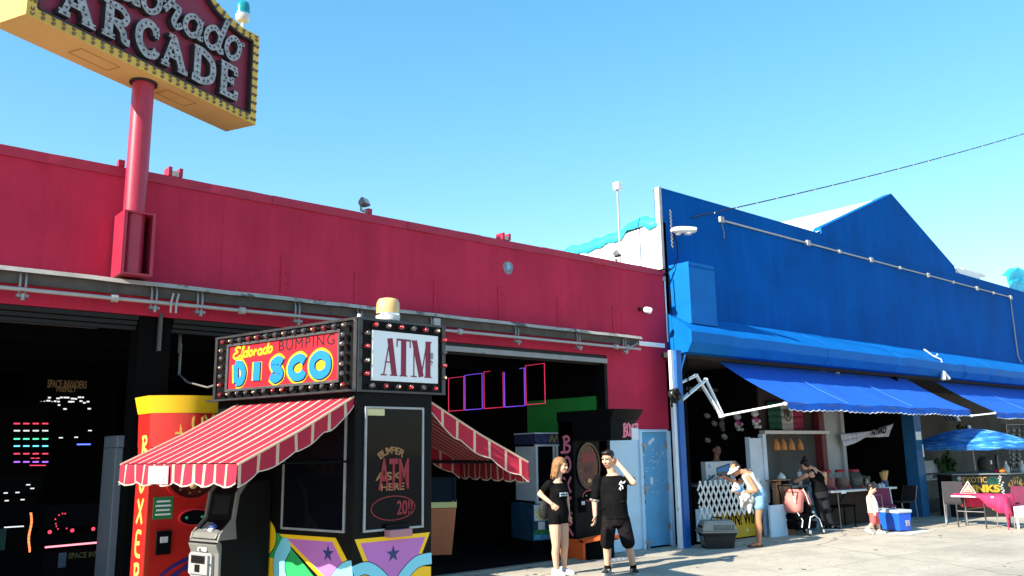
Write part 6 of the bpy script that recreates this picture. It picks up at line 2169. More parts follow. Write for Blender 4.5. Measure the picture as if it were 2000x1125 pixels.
# folding table with jars
FT = T('folding_table', 'long white folding table carrying the drink jars', 'table', (18.2, 9.6, 0))
ft = Fr((16.92, 9.55, 0), (0.995, -0.10, 0), (0.10, 0.995, 0), (0, 0, 1))
M().box((0, 0, 0.745), (2.45, 0.75, 0.79), ft).build('tabletop', mat('plastic_white', (0.62, 0.62, 0.60), 0.5, 0.06, 4), FT, bevel=0.01)
for a in (0.33, 2.1):
    for b in (0.08, 0.66):
        M().tube([ft(a, b, 0.744), ft(a + 0.02, b, 0.0)], 0.015, 6).build('leg', galv, FT, smooth=60)
    M().tube([ft(a + 0.02, 0.08, 0.12), ft(a + 0.02, 0.66, 0.12)], 0.012, 6).build('stretcher', galv, FT, smooth=60)
M().tube([ft(0.36, 0.36, 0.25), ft(1.1, 0.36, 0.74)], 0.012, 6).build('brace', black_matte, FT)
M().box((0.34, -0.004, 0.72), (0.52, -0.001, 0.785), ft).build('paper_note', white_paint, FT)
m = M().box((0.30, 0.50, 0.02), (2.2, 0.54, 0.70), ft)
single(m, 'brown_board', mat('dark_brown_board', (0.035, 0.025, 0.018), 0.8, 0.3, 5), 'dark brown board leaning upright beneath the folding table', 'board', tuple(ft(1.2, 0.5, 0)))
jar_glass = mat('jar_plastic', (0.30, 0.31, 0.32), 0.08, 0, spec=0.6, alpha=0.16)
for i, (a, liq, lvl, lab) in enumerate(((0.30, (0.16, 0.006, 0.014), 0.27, 'big jar of bright red drink with a red lid at the table end'), (0.82, (0.07, 0.02, 0.014), 0.24, 'middle jar of reddish brown drink with a red lid'), (1.30, (0.012, 0.008, 0.006), 0.21, 'jar of nearly black drink with a red lid beside the bottles'))):
    c = ft(a, 0.30, 0.79)
    t = T('drink_jar', lab, 'jar', tuple(c), 0, 'drink jars on the folding table')
    pf_ = [(0.16, 0.0), (0.175, 0.02), (0.175, 0.27), (0.14, 0.34), (0.10, 0.37)]
    M().lathe([(r_ - 0.006, z_ + 0.004) for r_, z_ in ((0.16, 0.0), (0.175, 0.02), (0.175, lvl))], c, 18).build('drink', mat('drink_%d' % i, liq, 0.15, 0.1), t, smooth=40)
    M().lathe(pf_, c, 18, cap=False).build('jar_body', jar_glass, t, smooth=40)
    M().lathe([(0.115, 0.365), (0.118, 0.40), (0.10, 0.415)], c, 18).build('lid', mat('red_lid', (0.30, 0.015, 0.03), 0.4, 0.08), t, smooth=40)
    m = M().cyl(c + V((-0.05, -0.17, 0.04)), c + V((-0.055, -0.24, 0.035)), 0.02, 0.016, 8)
    m.cyl(c + V((-0.055, -0.225, 0.03)), c + V((-0.055, -0.225, 0.08)), 0.012, 0.018, 8)
    m.build('tap', mat('red_tap', (0.38, 0.02, 0.03), 0.4, 0.05), t, smooth=40)
BT = [('small clear bottle just behind the child', 1.62, 0.2, (0.30, 0.31, 0.32), 0.04, 0.20), ('grey lidded condiment tub beside the clear bottle', 1.74, 0.12, (0.22, 0.22, 0.23), 0.06, 0.13), ('dark glass sauce bottle among the tubs', 1.80, 0.35, (0.04, 0.04, 0.045), 0.035, 0.26),
      ('white small tub on the table edge', 1.92, 0.10, (0.45, 0.46, 0.48), 0.05, 0.09), ('pale blue tub near the spray of cones', 2.06, 0.12, (0.36, 0.48, 0.58), 0.06, 0.10)]
for lab, a, b, c_, r_, h_ in BT:
    c = ft(a, b, 0.79)
    m = M().lathe([(r_, 0), (r_, h_ * 0.65), (r_ * 0.45, h_ * 0.8), (r_ * 0.45, h_ * 0.97), (r_ * 0.3, h_)], c, 12)
    single(m, 'condiment_bottle', mat('condiment_%d' % int(c_[0] * 100), c_, 0.3, 0.1), lab, 'bottle', tuple(c), group='bottles and tubs on the folding table', smooth=40)
c = ft(2.24, 0.16, 0.79)
t = T('cone_jar', 'blue labelled jar stuffed with tan wafer cones on the table corner', 'jar', tuple(c))
M().lathe([(0.07, 0), (0.072, 0.13), (0.066, 0.14)], c, 14).build('jar_body', mat('label_navy', (0.035, 0.06, 0.15), 0.4, 0.4, 14), t, smooth=40)
m = M()
for i in range(9):
    q = i * 2.4
    d = V((0.05 * cos(q), 0.05 * sin(q), 0.0))
    m.cyl(c + V((0, 0, 0.13)) + d * 0.6, c + V((0, 0, 0.30 + 0.03 * (i % 3))) + d * 1.2, 0.02, 0.045, 8)
m.build('wafer_cone', mat('wafer_tan', (0.52, 0.32, 0.13), 0.8, 0.15, 20), t, smooth=40)
m = M()
c = ft(1.95, 0.45, 0.79)
for i in range(8):
    q = i * 0.8
    m.ell(c + V((0.08 * cos(q), 0.06 * sin(q), 0.18 + 0.03 * sin(i))), (0.06, 0.05, 0.05), nu=8, nv=6)
m.cyl(c, c + V((0, 0, 0.16)), 0.08, 0.10, 10)
single(m, 'chip_bowl', mat('olive_snack', (0.13, 0.11, 0.035), 0.8, 0.3, 14), 'olive coloured heap in a bowl behind the wafer cones', 'bowl', tuple(c), smooth=50)

for i, (bx0, by0, bz0) in enumerate(((16.72, 9.86, 0.0), (16.72, 9.86, 0.50))):
    m = M().lathe([(0.12, 0.0), (0.135, 0.03), (0.13, 0.10), (0.135, 0.14), (0.13, 0.20), (0.135, 0.26), (0.13, 0.32), (0.09, 0.40), (0.035, 0.45), (0.035, 0.495)], (bx0, by0, bz0), 18)
    single(m, 'water_bottle', mat('water_bottle_blue', (0.13, 0.24, 0.32), 0.15, 0.25, 9), ['big pale blue water bottle on the ground beside the woman in black leggings', 'big pale blue water bottle stacked on top of the other one'][i], 'water bottle', (bx0, by0, bz0), group='stacked water bottles by the folding table', smooth=50)

# chairs and cooler
def metal_chair(name, label, loc, rz, seat_c, frame_m, back_h=0.85, group=None):
    t = T(name, label, 'chair', loc, rz, group)
    L_ = Fr(loc, (cos(rz), sin(rz), 0), (-sin(rz), cos(rz), 0), (0, 0, 1))
    sm = mat('chair_%d_%d_%d' % tuple(int(c * 1000) for c in seat_c), seat_c, 0.7, 0.12, 5)
    M().box((-0.21, -0.20, 0.43), (0.21, 0.20, 0.47), L_).build('seat', sm, t, bevel=0.015)
    m = M()
    m.ring_loft([[L_(a * 0.20, 0.19 + 0.10 * t_ + b, 0.46 + (back_h - 0.46) * t_) for a, b in ((-1, 0), (1, 0), (1, 0.03), (-1, 0.03))] for t_ in (0, 0.3, 0.6, 0.9, 1.0)])
    m.build('backrest', sm, t, bevel=0.01)
    for q in (-1, 1):
        M().tube([L_(0.19 * q, -0.18, 0.43), L_(0.20 * q, -0.21, 0.02), L_(0.20 * q, -0.205, 0.005)], 0.013, 6).build('leg', frame_m, t, smooth=60)
        M().tube([L_(0.19 * q, 0.30, back_h), L_(0.20 * q, 0.20, 0.45), L_(0.20 * q, 0.24, 0.005)], 0.013, 6).build('leg', frame_m, t, smooth=60)
        M().tube([L_(0.20 * q, -0.205, 0.03), L_(0.20 * q, 0.235, 0.03)], 0.010, 6).build('stretcher', frame_m, t, smooth=60)
    return t


metal_chair('chair', 'maroon backed metal chair half hidden behind the blue cool box', (18.15, 9.05, 0), radians(-55), (0.20, 0.03, 0.075), whitebar, 0.80)
m_ = metal_chair('chair', 'dark folding chair by the teal column with an arched chrome back', (19.6, 9.35, 0), radians(-110), (0.02, 0.02, 0.022), galv, 0.80)
metal_chair('chair', 'dark grey high backed chair drawn up to the pink draped table', (19.75, 8.25, 0), radians(110), (0.045, 0.042, 0.05), chrome, 0.92)
metal_chair('chair', 'plum seated chrome chair tucked under the near end of the pink draped table', (19.85, 7.15, 0), radians(250), (0.14, 0.02, 0.055), chrome, 0.82)
m = M(); m.box((17.3, 9.6, 0.42), (18.0, 9.9, 0.46)); m.box((17.32, 9.62, 0), (17.34, 9.64, 0.42)); m.box((17.96, 9.62, 0), (17.98, 9.64, 0.42)); m.box((17.32, 9.86, 0), (17.34, 9.88, 0.42)); m.box((17.96, 9.86, 0), (17.98, 9.88, 0.42))
single(m, 'stool', black_matte, 'low black stool beneath the folding table', 'stool', (17.6, 9.75, 0))

CO = T('cool_box', 'bright blue cool box with a pale lid and black wheels on a paved slab', 'cool box', (17.55, 8.55, 0), radians(30))
cf_ = Fr((17.33, 8.15, 0), (0.62, -0.16, 0), (0.25, 0.97, 0), (0, 0, 1))
cu1, cv1 = V((0.966, -0.259, 0)), V((0.259, 0.966, 0))
cf_ = Fr((17.19, 8.30, 0), cu1, cv1, (0, 0, 1))
cool_b = mat('cool_box_blue', (0.012, 0.10, 0.62), 0.35, 0.06, 4)
m = M().ring_loft([[cf_(a, b, 0.03) for a, b in ((0.03, 0.02), (0.36, 0.02), (0.36, 0.60), (0.03, 0.60))], [cf_(a, b, 0.37) for a, b in ((0.0, 0.0), (0.38, 0.0), (0.38, 0.64), (0.0, 0.64))]])
m.build('cool_body', cool_b, CO, bevel=0.02)
m = M().box((-0.015, -0.015, 0.371), (0.395, 0.655, 0.435), cf_)
m.build('lid', mat('cool_lid', (0.50, 0.58, 0.64), 0.4, 0.05), CO, bevel=0.018)
for b in (0.52,):
    M().cyl(cf_(-0.045, b, 0.08), cf_(0.02, b, 0.08), 0.08, n=18).build('wheel', rubber, CO, smooth=40)
m = M().box((0.20, -0.012, 0.12), (0.30, 0.004, 0.23), cf_)
m.build('sticker', mat('cool_sticker', (0.30, 0.30, 0.31), 0.5, 0.8, 25), CO)
m = M().tube([cf_(0.05, 0.645, 0.36), cf_(0.05, 0.66, 0.70), cf_(0.33, 0.66, 0.70), cf_(0.33, 0.645, 0.36)], 0.01, 6)
m.build('handle', galv, CO, smooth=60)
m = M()
m.box((16.9, 7.95, 0.003), (18.0, 8.55, 0.007))
g = m.build('paving_patch', mat('pale_slab', (0.56, 0.52, 0.46), 0.9, 0.12, 6))
g['kind'] = 'structure'

# drinks stand, umbrella, pink table
DSd = T('drinks_stand', 'black painted drinks stand with gold lettering and green palms', 'drinks stand', (22.2, 8.6, 0))
d0, d1, d2 = V((21.55, 9.0, 0)), V((22.42, 8.12, 0)), V((24.4, 7.75, 0))
board = mat('stand_black', (0.012, 0.012, 0.012), 0.6, 0.2, 4)
m = M()
m.ring_loft([[hz(p, 0.0) for p in (d0, d1, d2, V((24.6, 9.2, 0)), V((21.9, 9.5, 0)))], [hz(p, 0.985) for p in (d0, d1, d2, V((24.6, 9.2, 0)), V((21.9, 9.5, 0)))]])
STB = m.build('stand_body', board, DSd)
m = M()
m.ring_loft([[hz(sh(p, 0.0), z_) for p in (d0 + V((-0.03, -0.03, 0)), d1 + V((-0.02, -0.04, 0)), d2 + V((0.03, -0.04, 0)), V((24.6, 9.2, 0)), V((21.9, 9.5, 0)))] for z_ in (0.986, 1.01)])
m.build('counter_top', mat('counter_grey', (0.20, 0.22, 0.22), 0.5, 0.1), DSd)
E1 = Fr(d0, d1 - d0, (0, 0, 1))
E2 = Fr(d1, d2 - d1, (0, 0, 1))
gold_l = mat('stand_gold_letter', (0.40, 0.24, 0.05), 0.6, 0.15, 12)
gold_s = mat('stand_gold_solid', (0.50, 0.29, 0.02), 0.6, 0.15, 12)
palm_g = mat('stand_palm_green', (0.008, 0.06, 0.045), 0.7, 0.3, 12)
m = M()
for cx_, cz_ in ((0.13, 0.72), (0.95, 0.74)):
    for k in range(6):
        q = radians(10 + k * 32)
        m.ribbon(smooth_path([(cx_, cz_), (cx_ + 0.12 * cos(q), cz_ + 0.13 * sin(q) + 0.03), (cx_ + 0.21 * cos(q), cz_ + 0.12 * sin(q) - 0.05)]), [0.07] * 11, E1, 0.001, 0.003 + 0.0004 * k)
    m.ribbon([(cx_, cz_), (cx_ + 0.03, 0.35)], 0.05, E1, 0.001, 0.0028)
m.build('painted_palm', palm_g, STB)
m = text_mesh('EXOTIC', E1, (0.24, 0.80, 0.80, 0.93), 0.003, z0=0.003, bold=0.01)
pts = smooth_path([(0.34, 0.40), (0.22, 0.42), (0.20, 0.36), (0.30, 0.32), (0.33, 0.26), (0.20, 0.24), (0.12, 0.28)])
m.ribbon(pts, 0.02, E1, 0.001, 0.004)
text_mesh('moothies', E1, (0.36, 0.24, 0.98, 0.40), 0.003, z0=0.001, bold=0.0, shear=0.25, m=m)
m.ribbon(smooth_path([(0.24, 0.18), (0.6, 0.22), (0.9, 0.26), (1.05, 0.22), (1.0, 0.14), (0.85, 0.18), (0.98, 0.24)]), 0.018, E1, 0.001, 0.0034)
m.build('lettering', gold_l, STB)
m = text_mesh('DRINKS', E1, (0.04, 0.57, 1.08, 0.75), 0.003, z0=0.004, bold=0.05)
m.build('lettering', gold_s, STB)
m = M().lathe([(0.045, 0.0), (0.05, 0.004), (0.04, 0.008)], E1(0.17, 0.90, 0.001), 16, axis=E1.n)
m.build('badge', mat('badge_grey', (0.32, 0.33, 0.33), 0.6, 0.1), STB)
m = M()
for i in range(22):
    a = 1.12 + rnd.uniform(-0.05, 0.06)
    m.ell(E1(a, 0.42 + 0.025 * i, 0.004), (0.022, 0.022, 0.02), nu=6, nv=5)
m.build('paint_dots', mat('dot_white', (0.4, 0.4, 0.38), 0.7, 0.2), STB)
m = M()
for i, ch in enumerate('EXOTIC'):
    q = radians(52 - i * 20.8)
    cx_, cz_ = 0.42 - 0.33 * sin(q), 0.50 + 0.34 * cos(q)
    fq = Fr(E2(cx_, cz_, 0.001), E2.u * cos(q) + E2.v * sin(q), E2.v * cos(q) - E2.u * sin(q))
    text_mesh(ch, fq, (-0.045, -0.08, 0.045, 0.08), 0.003, m=m, bold=0.02)
text_mesh('DRINKS', E2, (0.10, 0.26, 0.78, 0.46), 0.003, z0=0.001, bold=0.02, m=m)
m.build('lettering', gold_l, STB)
m = M().prism(circ(0.42, 0.50, 0.19, 0.16, 16, 0, pi), E2, 0.001, 0.003)
m.build('painted_fruit', mat('stand_brown', (0.03, 0.02, 0.015), 0.7, 0.2), STB)
for i, (a, b_, c_, r_, lab) in enumerate(((0.02, 0.07, (0.55, 0.16, 0.02), 0.075, 'round orange on the drinks stand beside the clear carafe'), (1.2, 0.12, (0.50, 0.17, 0.03), 0.07, 'orange at the far end of the drinks stand'), (0.08, 0.25, (0.30, 0.02, 0.05), 0.06, 'dark pink fruit behind the round orange'))):
    c = E2(a, 1.01 + r_ * 0.92, -b_)
    m = M().ell(c, (r_, r_, r_ * 0.92))
    m.cyl(c + V((0, 0, r_ * 0.85)), c + V((0.01, 0, r_ * 1.1)), 0.006, 0.004, 6, mi=1)
    single(m, 'fruit', [mat('fruit_%d' % i, c_, 0.5, 0.1, 20), palm_g], lab, 'fruit', (c.x, c.y, 1.01), group='fruit on the drinks stand', smooth=60)
for i, (a, lab) in enumerate(((0.28, 'clear carafe beside the round orange on the drinks stand'), (0.95, 'white bottle farther along the drinks stand'))):
    c = E2(a, 1.01, -0.12)
    m = M().lathe([(0.07, 0), (0.075, 0.10), (0.06, 0.16), (0.03, 0.2), (0.03, 0.27), (0.035, 0.28)], c, 14)
    single(m, 'carafe', mat('pale_carafe', (0.45, 0.48, 0.52), 0.2, 0.1, 9), lab, 'bottle', tuple(c), group='pale bottles on the drinks stand', smooth=50)

UM = T('parasol', 'blue patterned beach parasol standing behind the drinks stand', 'parasol', (23.05, 9.0, 0))
uc = V((22.90, 9.0, 0))
umb_m = mat('parasol_blue_print', (0.03, 0.17, 0.40), 0.6, 0.0, 3)
t_ = umb_m.node_tree
wv_ = t_.nodes.new('ShaderNodeTexNoise'); wv_.inputs['Scale'].default_value = 3.2; wv_.inputs['Detail'].default_value = 5
mp_ = t_.nodes.new('ShaderNodeMapping'); mp_.inputs['Scale'].default_value = (1, 1, 6)
tc_ = t_.nodes.new('ShaderNodeTexCoord')
rp_ = t_.nodes.new('ShaderNodeValToRGB')
for q, c_ in ((0.30, (0.008, 0.05, 0.16)), (0.45, (0.02, 0.15, 0.50)), (0.58, (0.03, 0.22, 0.58)), (0.68, (0.25, 0.50, 0.70)), (0.78, (0.02, 0.14, 0.42))):
    e_ = rp_.color_ramp.elements.new(q); e_.color = (*c_, 1)
t_.links.new(tc_.outputs['Object'], mp_.inputs[0]); t_.links.new(mp_.outputs[0], wv_.inputs['Vector'])
t_.links.new(wv_.outputs['Fac'], rp_.inputs[0]); t_.links.new(rp_.outputs[0], t_.nodes['Principled BSDF'].inputs['Base Color'])
R_, zt_ = 1.55, 2.10
m = M()
rings = []
for t in (0.02, 0.2, 0.4, 0.6, 0.8, 0.95, 1.0):
    ring = []
    for j in range(64):
        q = 2 * pi * j / 64
        sag = 1 - 0.045 * t * (1 - abs(cos(4 * q)))
        ring.append(uc + V((R_ * t * sag * cos(q), R_ * t * sag * sin(q), zt_ - 0.44 * t ** 1.7 - 0.02 * t * (1 - abs(cos(4 * q))))))
    rings.append(ring)
for j in range(1):
    rings.append([p + V((0, 0, -0.07 - 0.03 * abs(sin(8 * 2 * pi * i / 64)))) for i, p in enumerate(rings[-1])])
m.ring_loft(rings, cap=False)
CNo = m.build('canopy', umb_m, UM, smooth=50)
sd = CNo.modifiers.new('s', 'SOLIDIFY'); sd.thickness = 0.004
M().tube([(23.05, 9.0, 0.0), uc + V((0, 0, 2.1))], 0.02, 8).build('pole', mat('dull_pole', (0.5, 0.5, 0.5), 0.4, 0.1), UM, smooth=60)
M().ell(uc + V((0, 0, 2.13)), (0.04, 0.04, 0.05), nu=10, nv=7).build('finial', white_paint, UM, smooth=60)
for k in range(8):
    q = 2 * pi * k / 8
    M().tube([uc + V((R_ * t * cos(q), R_ * t * sin(q), zt_ - 0.44 * t ** 1.7 - 0.012)) for t in (0.03, 0.4, 0.7, 1.0)], 0.006, 5).build('rib', galv, UM, smooth=60)

PT = T('table', 'small dark legged table draped with a crumpled hot pink cloth', 'table', (19.9, 7.8, 0))
pt_ = Fr((19.0, 8.0, 0), (0.1, -0.995, 0), (0.995, 0.1, 0), (0, 0, 1))
pt = lambda a, b, c=0.0: pt_(a * 0.62, b, c)
M().box((0, 0, 0.62), (1.62, 0.62, 0.655), pt).build('tabletop', mat('pale_table', (0.6, 0.6, 0.6), 0.5, 0.08), PT, bevel=0.006)
for a, b in ((0.12, 0.06), (1.0, 0.02), (1.5, 0.56), (0.12, 0.56)):
    M().tube([pt(a, b, 0.62), pt(a, b, 0.0)], 0.016, 6).build('leg', mat('table_leg_dark', (0.05, 0.045, 0.045), 0.5, 0.1), PT, smooth=60)
M().tube([pt(0.12, 0.06, 0.33), pt(1.0, 0.02, 0.33)], 0.010, 6).build('stretcher', grey_metal, PT, smooth=60)
pinkc = mat('pink_cloth', (0.62, 0.03, 0.11), 0.8, 0.12, 5, 0.3, 25)
m = M()
rc = random.Random(5)
nx, ny = 30, 14
vv = []
for i in range(nx + 1):
    for j in range(ny + 1):
        a, b = 0.02 + 1.95 * i / nx, -0.16 + 1.0 * j / ny
        z_ = 0.662 + 0.02 * abs(sin(a * 9 + b * 5)) + rc.uniform(0, 0.008)
        aa, bb = a, b
        if a > 1.64:
            z_ = 0.665 - (a - 1.64) * 1.25; aa = 1.64 + (a - 1.64) * 0.25 + 0.03 * sin(b * 14)
        if b < -0.01 and a > 0.75:
            e_ = (-0.01 - b)
            z_ -= e_ * min(1, (a - 0.75) * 1.6) * 2.3; bb = -0.015 - e_ * 0.15 + 0.025 * sin(a * 16)
        elif b < -0.01:
            bb = -0.008 + 0.0 * b; z_ -= 0.01
        if b > 0.63:
            z_ = min(z_, 0.66) - (b - 0.63) * 1.3; bb = 0.63 + 0.02 * sin(a * 15)
        vv.append(pt(aa, bb, z_))
m.v = vv
for i in range(nx):
    for j in range(ny):
        q = i * (ny + 1) + j
        m.f.append((q, q + ny + 1, q + ny + 2, q + 1)); m.mi.append(0)
o = single(m, 'tablecloth', pinkc, 'crumpled hot pink cloth sliding off the small table', 'cloth', tuple(pt(0.8, 0.3, 0.66)), smooth=180)
sd = o.modifiers.new('s', 'SOLIDIFY'); sd.thickness = 0.006
WT = T('table_sign', 'white and red triangular tent sign standing on the pink cloth', 'sign', tuple(pt(0.62, 0.2, 0.68)))
tq = Fr(pt(0.22, 0.16, 0.69), (0.3, -0.95, 0), (0, 0, 1))
tq0 = tq
tq = lambda a, b, c=0.0: tq0(a * 0.78, b * 0.82, c)
m = M().prism([(0, 0), (0.40, 0), (0.22, 0.32)], tq, -0.03, 0.0)
TB = m.build('board', mat('sign_cream', (0.80, 0.72, 0.62), 0.6, 0.08), WT, bevel=0.006)
m = M().ribbon([(0.055, 0.03), (0.345, 0.03), (0.22, 0.25)], 0.035, tq, 0.001, 0.004, 0, True)
m.prism(circ(0.21, 0.10, 0.07, 0.06, 12), tq, 0.001, 0.003, 1)
m.ribbon([(0.14, 0.07), (0.28, 0.07)], 0.02, tq, 0.0035, 0.0055, 0); m.ribbon([(0.19, 0.12), (0.23, 0.12)], 0.02, tq, 0.0035, 0.0052, 0)
m.build('painted_mark', [mat('sign_warm_red', (0.65, 0.05, 0.04), 0.6, 0.1), mat('sign_peach', (0.75, 0.45, 0.28), 0.6, 0.1)], TB)
cr_ = Fr((-1.2, -0.75, 0), (1, 0, 0), (0, 1, 0), (0, 0, 1))
m = M(); m.box((20.6, 7.3, 0.24), (21.3, 7.7, 0.44), cr_)
m.box((20.62, 7.32, 0), (20.66, 7.36, 0.24), cr_); m.box((21.24, 7.32, 0), (21.28, 7.36, 0.24), cr_); m.box((20.62, 7.64, 0), (20.66, 7.68, 0.24), cr_); m.box((21.24, 7.64, 0), (21.28, 7.68, 0.24), cr_)
single(m, 'white_crate', white_paint, 'white plastic crate on legs at the far end of the pink draped table', 'crate', (19.75, 6.75, 0), bevel=0.01)
m = M().box((20.0, 9.0, 0), (20.28, 9.12, 0.58), Fr((1.55, 0.15, 0), (1, 0, 0), (0, 1, 0), (0, 0, 1)))
single(m, 'leaning_board', mat('beige_board', (0.28, 0.27, 0.25), 0.7, 0.1), 'plain beige board standing against the foot of the teal column', 'board', (21.7, 9.2, 0), bevel=0.006)

# back of the drinks stall: shelf, papers, bags
SHf = T('wall_shelf', 'pale shelf with a white basin on the grey stall wall', 'shelf', (22.6, 10.6, 1.0))
p = px_y(1800, 937, 10.5); q = px_y(1846, 937, 10.5)
M().box((p.x, 10.4, p.z - 0.02), (q.x, 10.7, p.z)).build('board', white_paint, SHf)
m = M().ring_loft([[V((p.x + 0.25 + a, 10.55 + b, p.z)) for a, b in ((-0.15, -0.1), (0.25, -0.1), (0.25, 0.1), (-0.15, 0.1))], [V((p.x + 0.25 + a, 10.55 + b, p.z + 0.12)) for a, b in ((-0.2, -0.14), (0.3, -0.14), (0.3, 0.14), (-0.2, 0.14))]])
single(m, 'basin', mat('basin_white', (0.45, 0.46, 0.48), 0.5, 0.1), 'white plastic basin on the pale shelf by the teal column', 'basin', (p.x + 0.3, 10.55, p.z))
p, q = px_y(1800, 925, 12.0), px_y(1834, 899, 12.0)
single(M().box((p.x, 11.98, p.z), (q.x, 12.0, q.z)), 'paper_sheet', mat('stall_paper', (0.42, 0.44, 0.47), 0.8, 0.15), 'pale sheet pinned beside the teal column in the drinks stall', 'paper', tuple(p))
p = px_y(1848, 907, 11.8)
m = M()
for i in range(26):
    q = V((rnd.gauss(0, 0.22), rnd.gauss(0, 0.1), rnd.gauss(0, 0.2)))
    m.ell(p + q, (0.13, 0.05, 0.10), Quaternion((rnd.random(), rnd.random(), rnd.random()), rnd.uniform(0, 3)), nu=7, nv=5)
m.ell(p, (0.35, 0.08, 0.35))
single(m, 'hanging_plant', mat('dim_leaf', (0.014, 0.055, 0.008), 0.8, 0.4, 9), 'dim green bunch of leaves hung in the drinks stall', 'plant', tuple(p), smooth=40)
p = px_y(1876, 843, 11.8)
m = M()
for i in range(14):
    q = V((rnd.gauss(0, 0.16), rnd.gauss(0, 0.08), rnd.gauss(0, 0.1)))
    m.ell(p + q, (0.12, 0.05, 0.08), Quaternion((rnd.random(), rnd.random(), rnd.random()), rnd.uniform(0, 3)), nu=7, nv=5)
m.ell(p, (0.25, 0.08, 0.16))
single(m, 'hanging_plant', mat('dim_leaf_olive', (0.035, 0.06, 0.01), 0.8, 0.4, 9), 'olive leaves hung just above the parasol top', 'plant', tuple(p), smooth=40)
p = px_y(1923, 908, 10.8)
m = M().lathe([(0.16, -0.22), (0.2, -0.05), (0.19, 0.15), (0.1, 0.24), (0.03, 0.26)], p, 14)
m.box((p.x - 0.05, p.y - 0.205, p.z + 0.02), (p.x + 0.05, p.y - 0.185, p.z + 0.14), mi=1)
single(m, 'burlap_sack', [mat('burlap_grey', (0.07, 0.066, 0.055), 0.9, 0.3, 20), white_paint], 'plump grey sack with a white tag behind the drinks counter', 'sack', tuple(p - V((0, 0, 0.22))), smooth=50)
p = px_y(1947, 905, 10.8)
m = M().lathe([(0.26, -0.03), (0.28, 0.0), (0.26, 0.03)], p, 24, axis=(0.3, -1, 0))
for i in range(6):
    m.tube([p + V((0.27 * cos(i * pi / 6), -0.05, 0.27 * sin(i * pi / 6))), p - V((0.27 * cos(i * pi / 6), 0.05, 0.27 * sin(i * pi / 6)))], 0.005, 4, mi=1)
single(m, 'round_fan', [mat('fan_black', (0.012, 0.012, 0.013), 0.6, 0.1), grey_metal], 'round black fan behind the oranges in the drinks stall', 'fan', tuple(p), smooth=40)
for i in range(24):
    r_, c_ = i // 3, i % 3
    p = px_y(1977 + c_ * 11, 842 + r_ * 9.5, 11.6)
    m = M().ell(p, (0.13, 0.05, 0.055), Quaternion((0, 1, 0), rnd.uniform(-0.3, 0.3)), nu=10, nv=7)
    m.box((p.x - 0.09, p.y - 0.05, p.z + 0.03), (p.x + 0.09, p.y + 0.02, p.z + 0.07))
    single(m, 'snack_packet', mat('packet_grey_%d' % (i % 3), ((0.10, 0.10, 0.105), (0.05, 0.05, 0.055), (0.15, 0.145, 0.14))[i % 3], 0.4, 0.4, 20), 'one of the grey packets on the display rack at the far stall end', 'packet', tuple(p), group='grey packets on the display rack', smooth=50)
m = M()
p = px_y(1966, 930, 11.8); q = px_y(2020, 830, 11.8)
for i in range(9):
    z_ = p.z + (q.z - p.z) * i / 8
    m.box((p.x, 11.6, z_ - 0.01), (p.x + 1.9, 11.8, z_))
m.box((p.x, 11.62, 0), (p.x + 0.04, 11.8, q.z)); m.box((p.x + 1.86, 11.62, 0), (p.x + 1.9, 11.8, q.z))
single(m, 'display_rack', grey_metal, 'grey wire display rack filled with packets at the far stall end', 'rack', (p.x, 11.7, 0))
p = px_y(1830, 840, 10.6)
m = M()
for i in range(4):
    a = px_y(1840 + i * 8, 806, 9.6); b = px_y(1852 + i * 7, 822, 9.6)
    m.ring_loft([[a + V((0, 0, 0)), a + V((0.13, 0, 0)), a + V((0.13, 0.03, 0)), a + V((0, 0.03, 0))], [b, b + V((0.13, 0, 0)), b + V((0.13, 0.03, 0)), b + V((0, 0.03, 0))]], mi=i % 2 if i < 3 else 2)
single(m, 'folded_slats', [mat('slat_navy', (0.015, 0.022, 0.06), 0.6, 0.1), mat('slat_dark', (0.02, 0.02, 0.026), 0.6, 0.1), white_paint], 'dark folded awning slats with one white strip under the blue valance', 'slats', tuple(px_y(1850, 815, 9.6)))

# ------------------------------------------------------------------ pet carrier, stroller
PC = T('pet_carrier', 'grey topped black plastic pet carrier with a carry handle before the lattice', 'pet carrier', (12.7, 9.45, 0), 0)
pu = V((0.62, -0.78, 0)).normalized(); pv = V((0.78, 0.62, 0)).normalized()
pu = V((0.80, -0.60, 0)); pv = V((0.60, 0.80, 0))
pc = Fr((12.33, 9.42, 0), pu, pv, (0, 0, 1))
pc_g = mat('carrier_grey', (0.26, 0.26, 0.24), 0.6, 0.08, 6)
pc_k = mat('carrier_black', (0.014, 0.014, 0.015), 0.55, 0.1, 6)
rect = lambda g_, z_: [pc(a, b, z_) for a, b in ((g_, g_), (0.62 - g_, g_), (0.62 - g_, 0.42 - g_), (g_, 0.42 - g_))]
M().ring_loft([rect(0.06, 0.0), rect(0.03, 0.20), rect(0.0, 0.27)]).build('tub', pc_k, PC, bevel=0.015)
M().ring_loft([rect(-0.02, 0.272), rect(-0.02, 0.295)]).build('rim', pc_g, PC, bevel=0.006)
M().ring_loft([rect(0.0, 0.296), rect(0.025, 0.40), rect(0.06, 0.475)]).build('top_shell', pc_g, PC, bevel=0.02)
m = M()
for r_ in range(4):
    for i in range(14):
        a = 0.20 + i * 0.027
        g_ = 0.004 + 0.022 * (r_ / 3)
        m.box((a, g_ - 0.003 - 0.002, 0.32 + r_ * 0.022), (a + 0.014, g_ + 0.02, 0.333 + r_ * 0.022), pc)
for i in range(5):
    m.box((-0.002 + 0.012, 0.08 + i * 0.055, 0.33), (0.03, 0.105 + i * 0.055, 0.39), pc)
m.build('vent_slot', black_matte, PC)
m = M().tube([pc(0.22, 0.21, 0.47), pc(0.23, 0.21, 0.52), pc(0.39, 0.21, 0.52), pc(0.40, 0.21, 0.47)], 0.013, 8)
m.build('handle', pc_k, PC, smooth=60)
m = M()
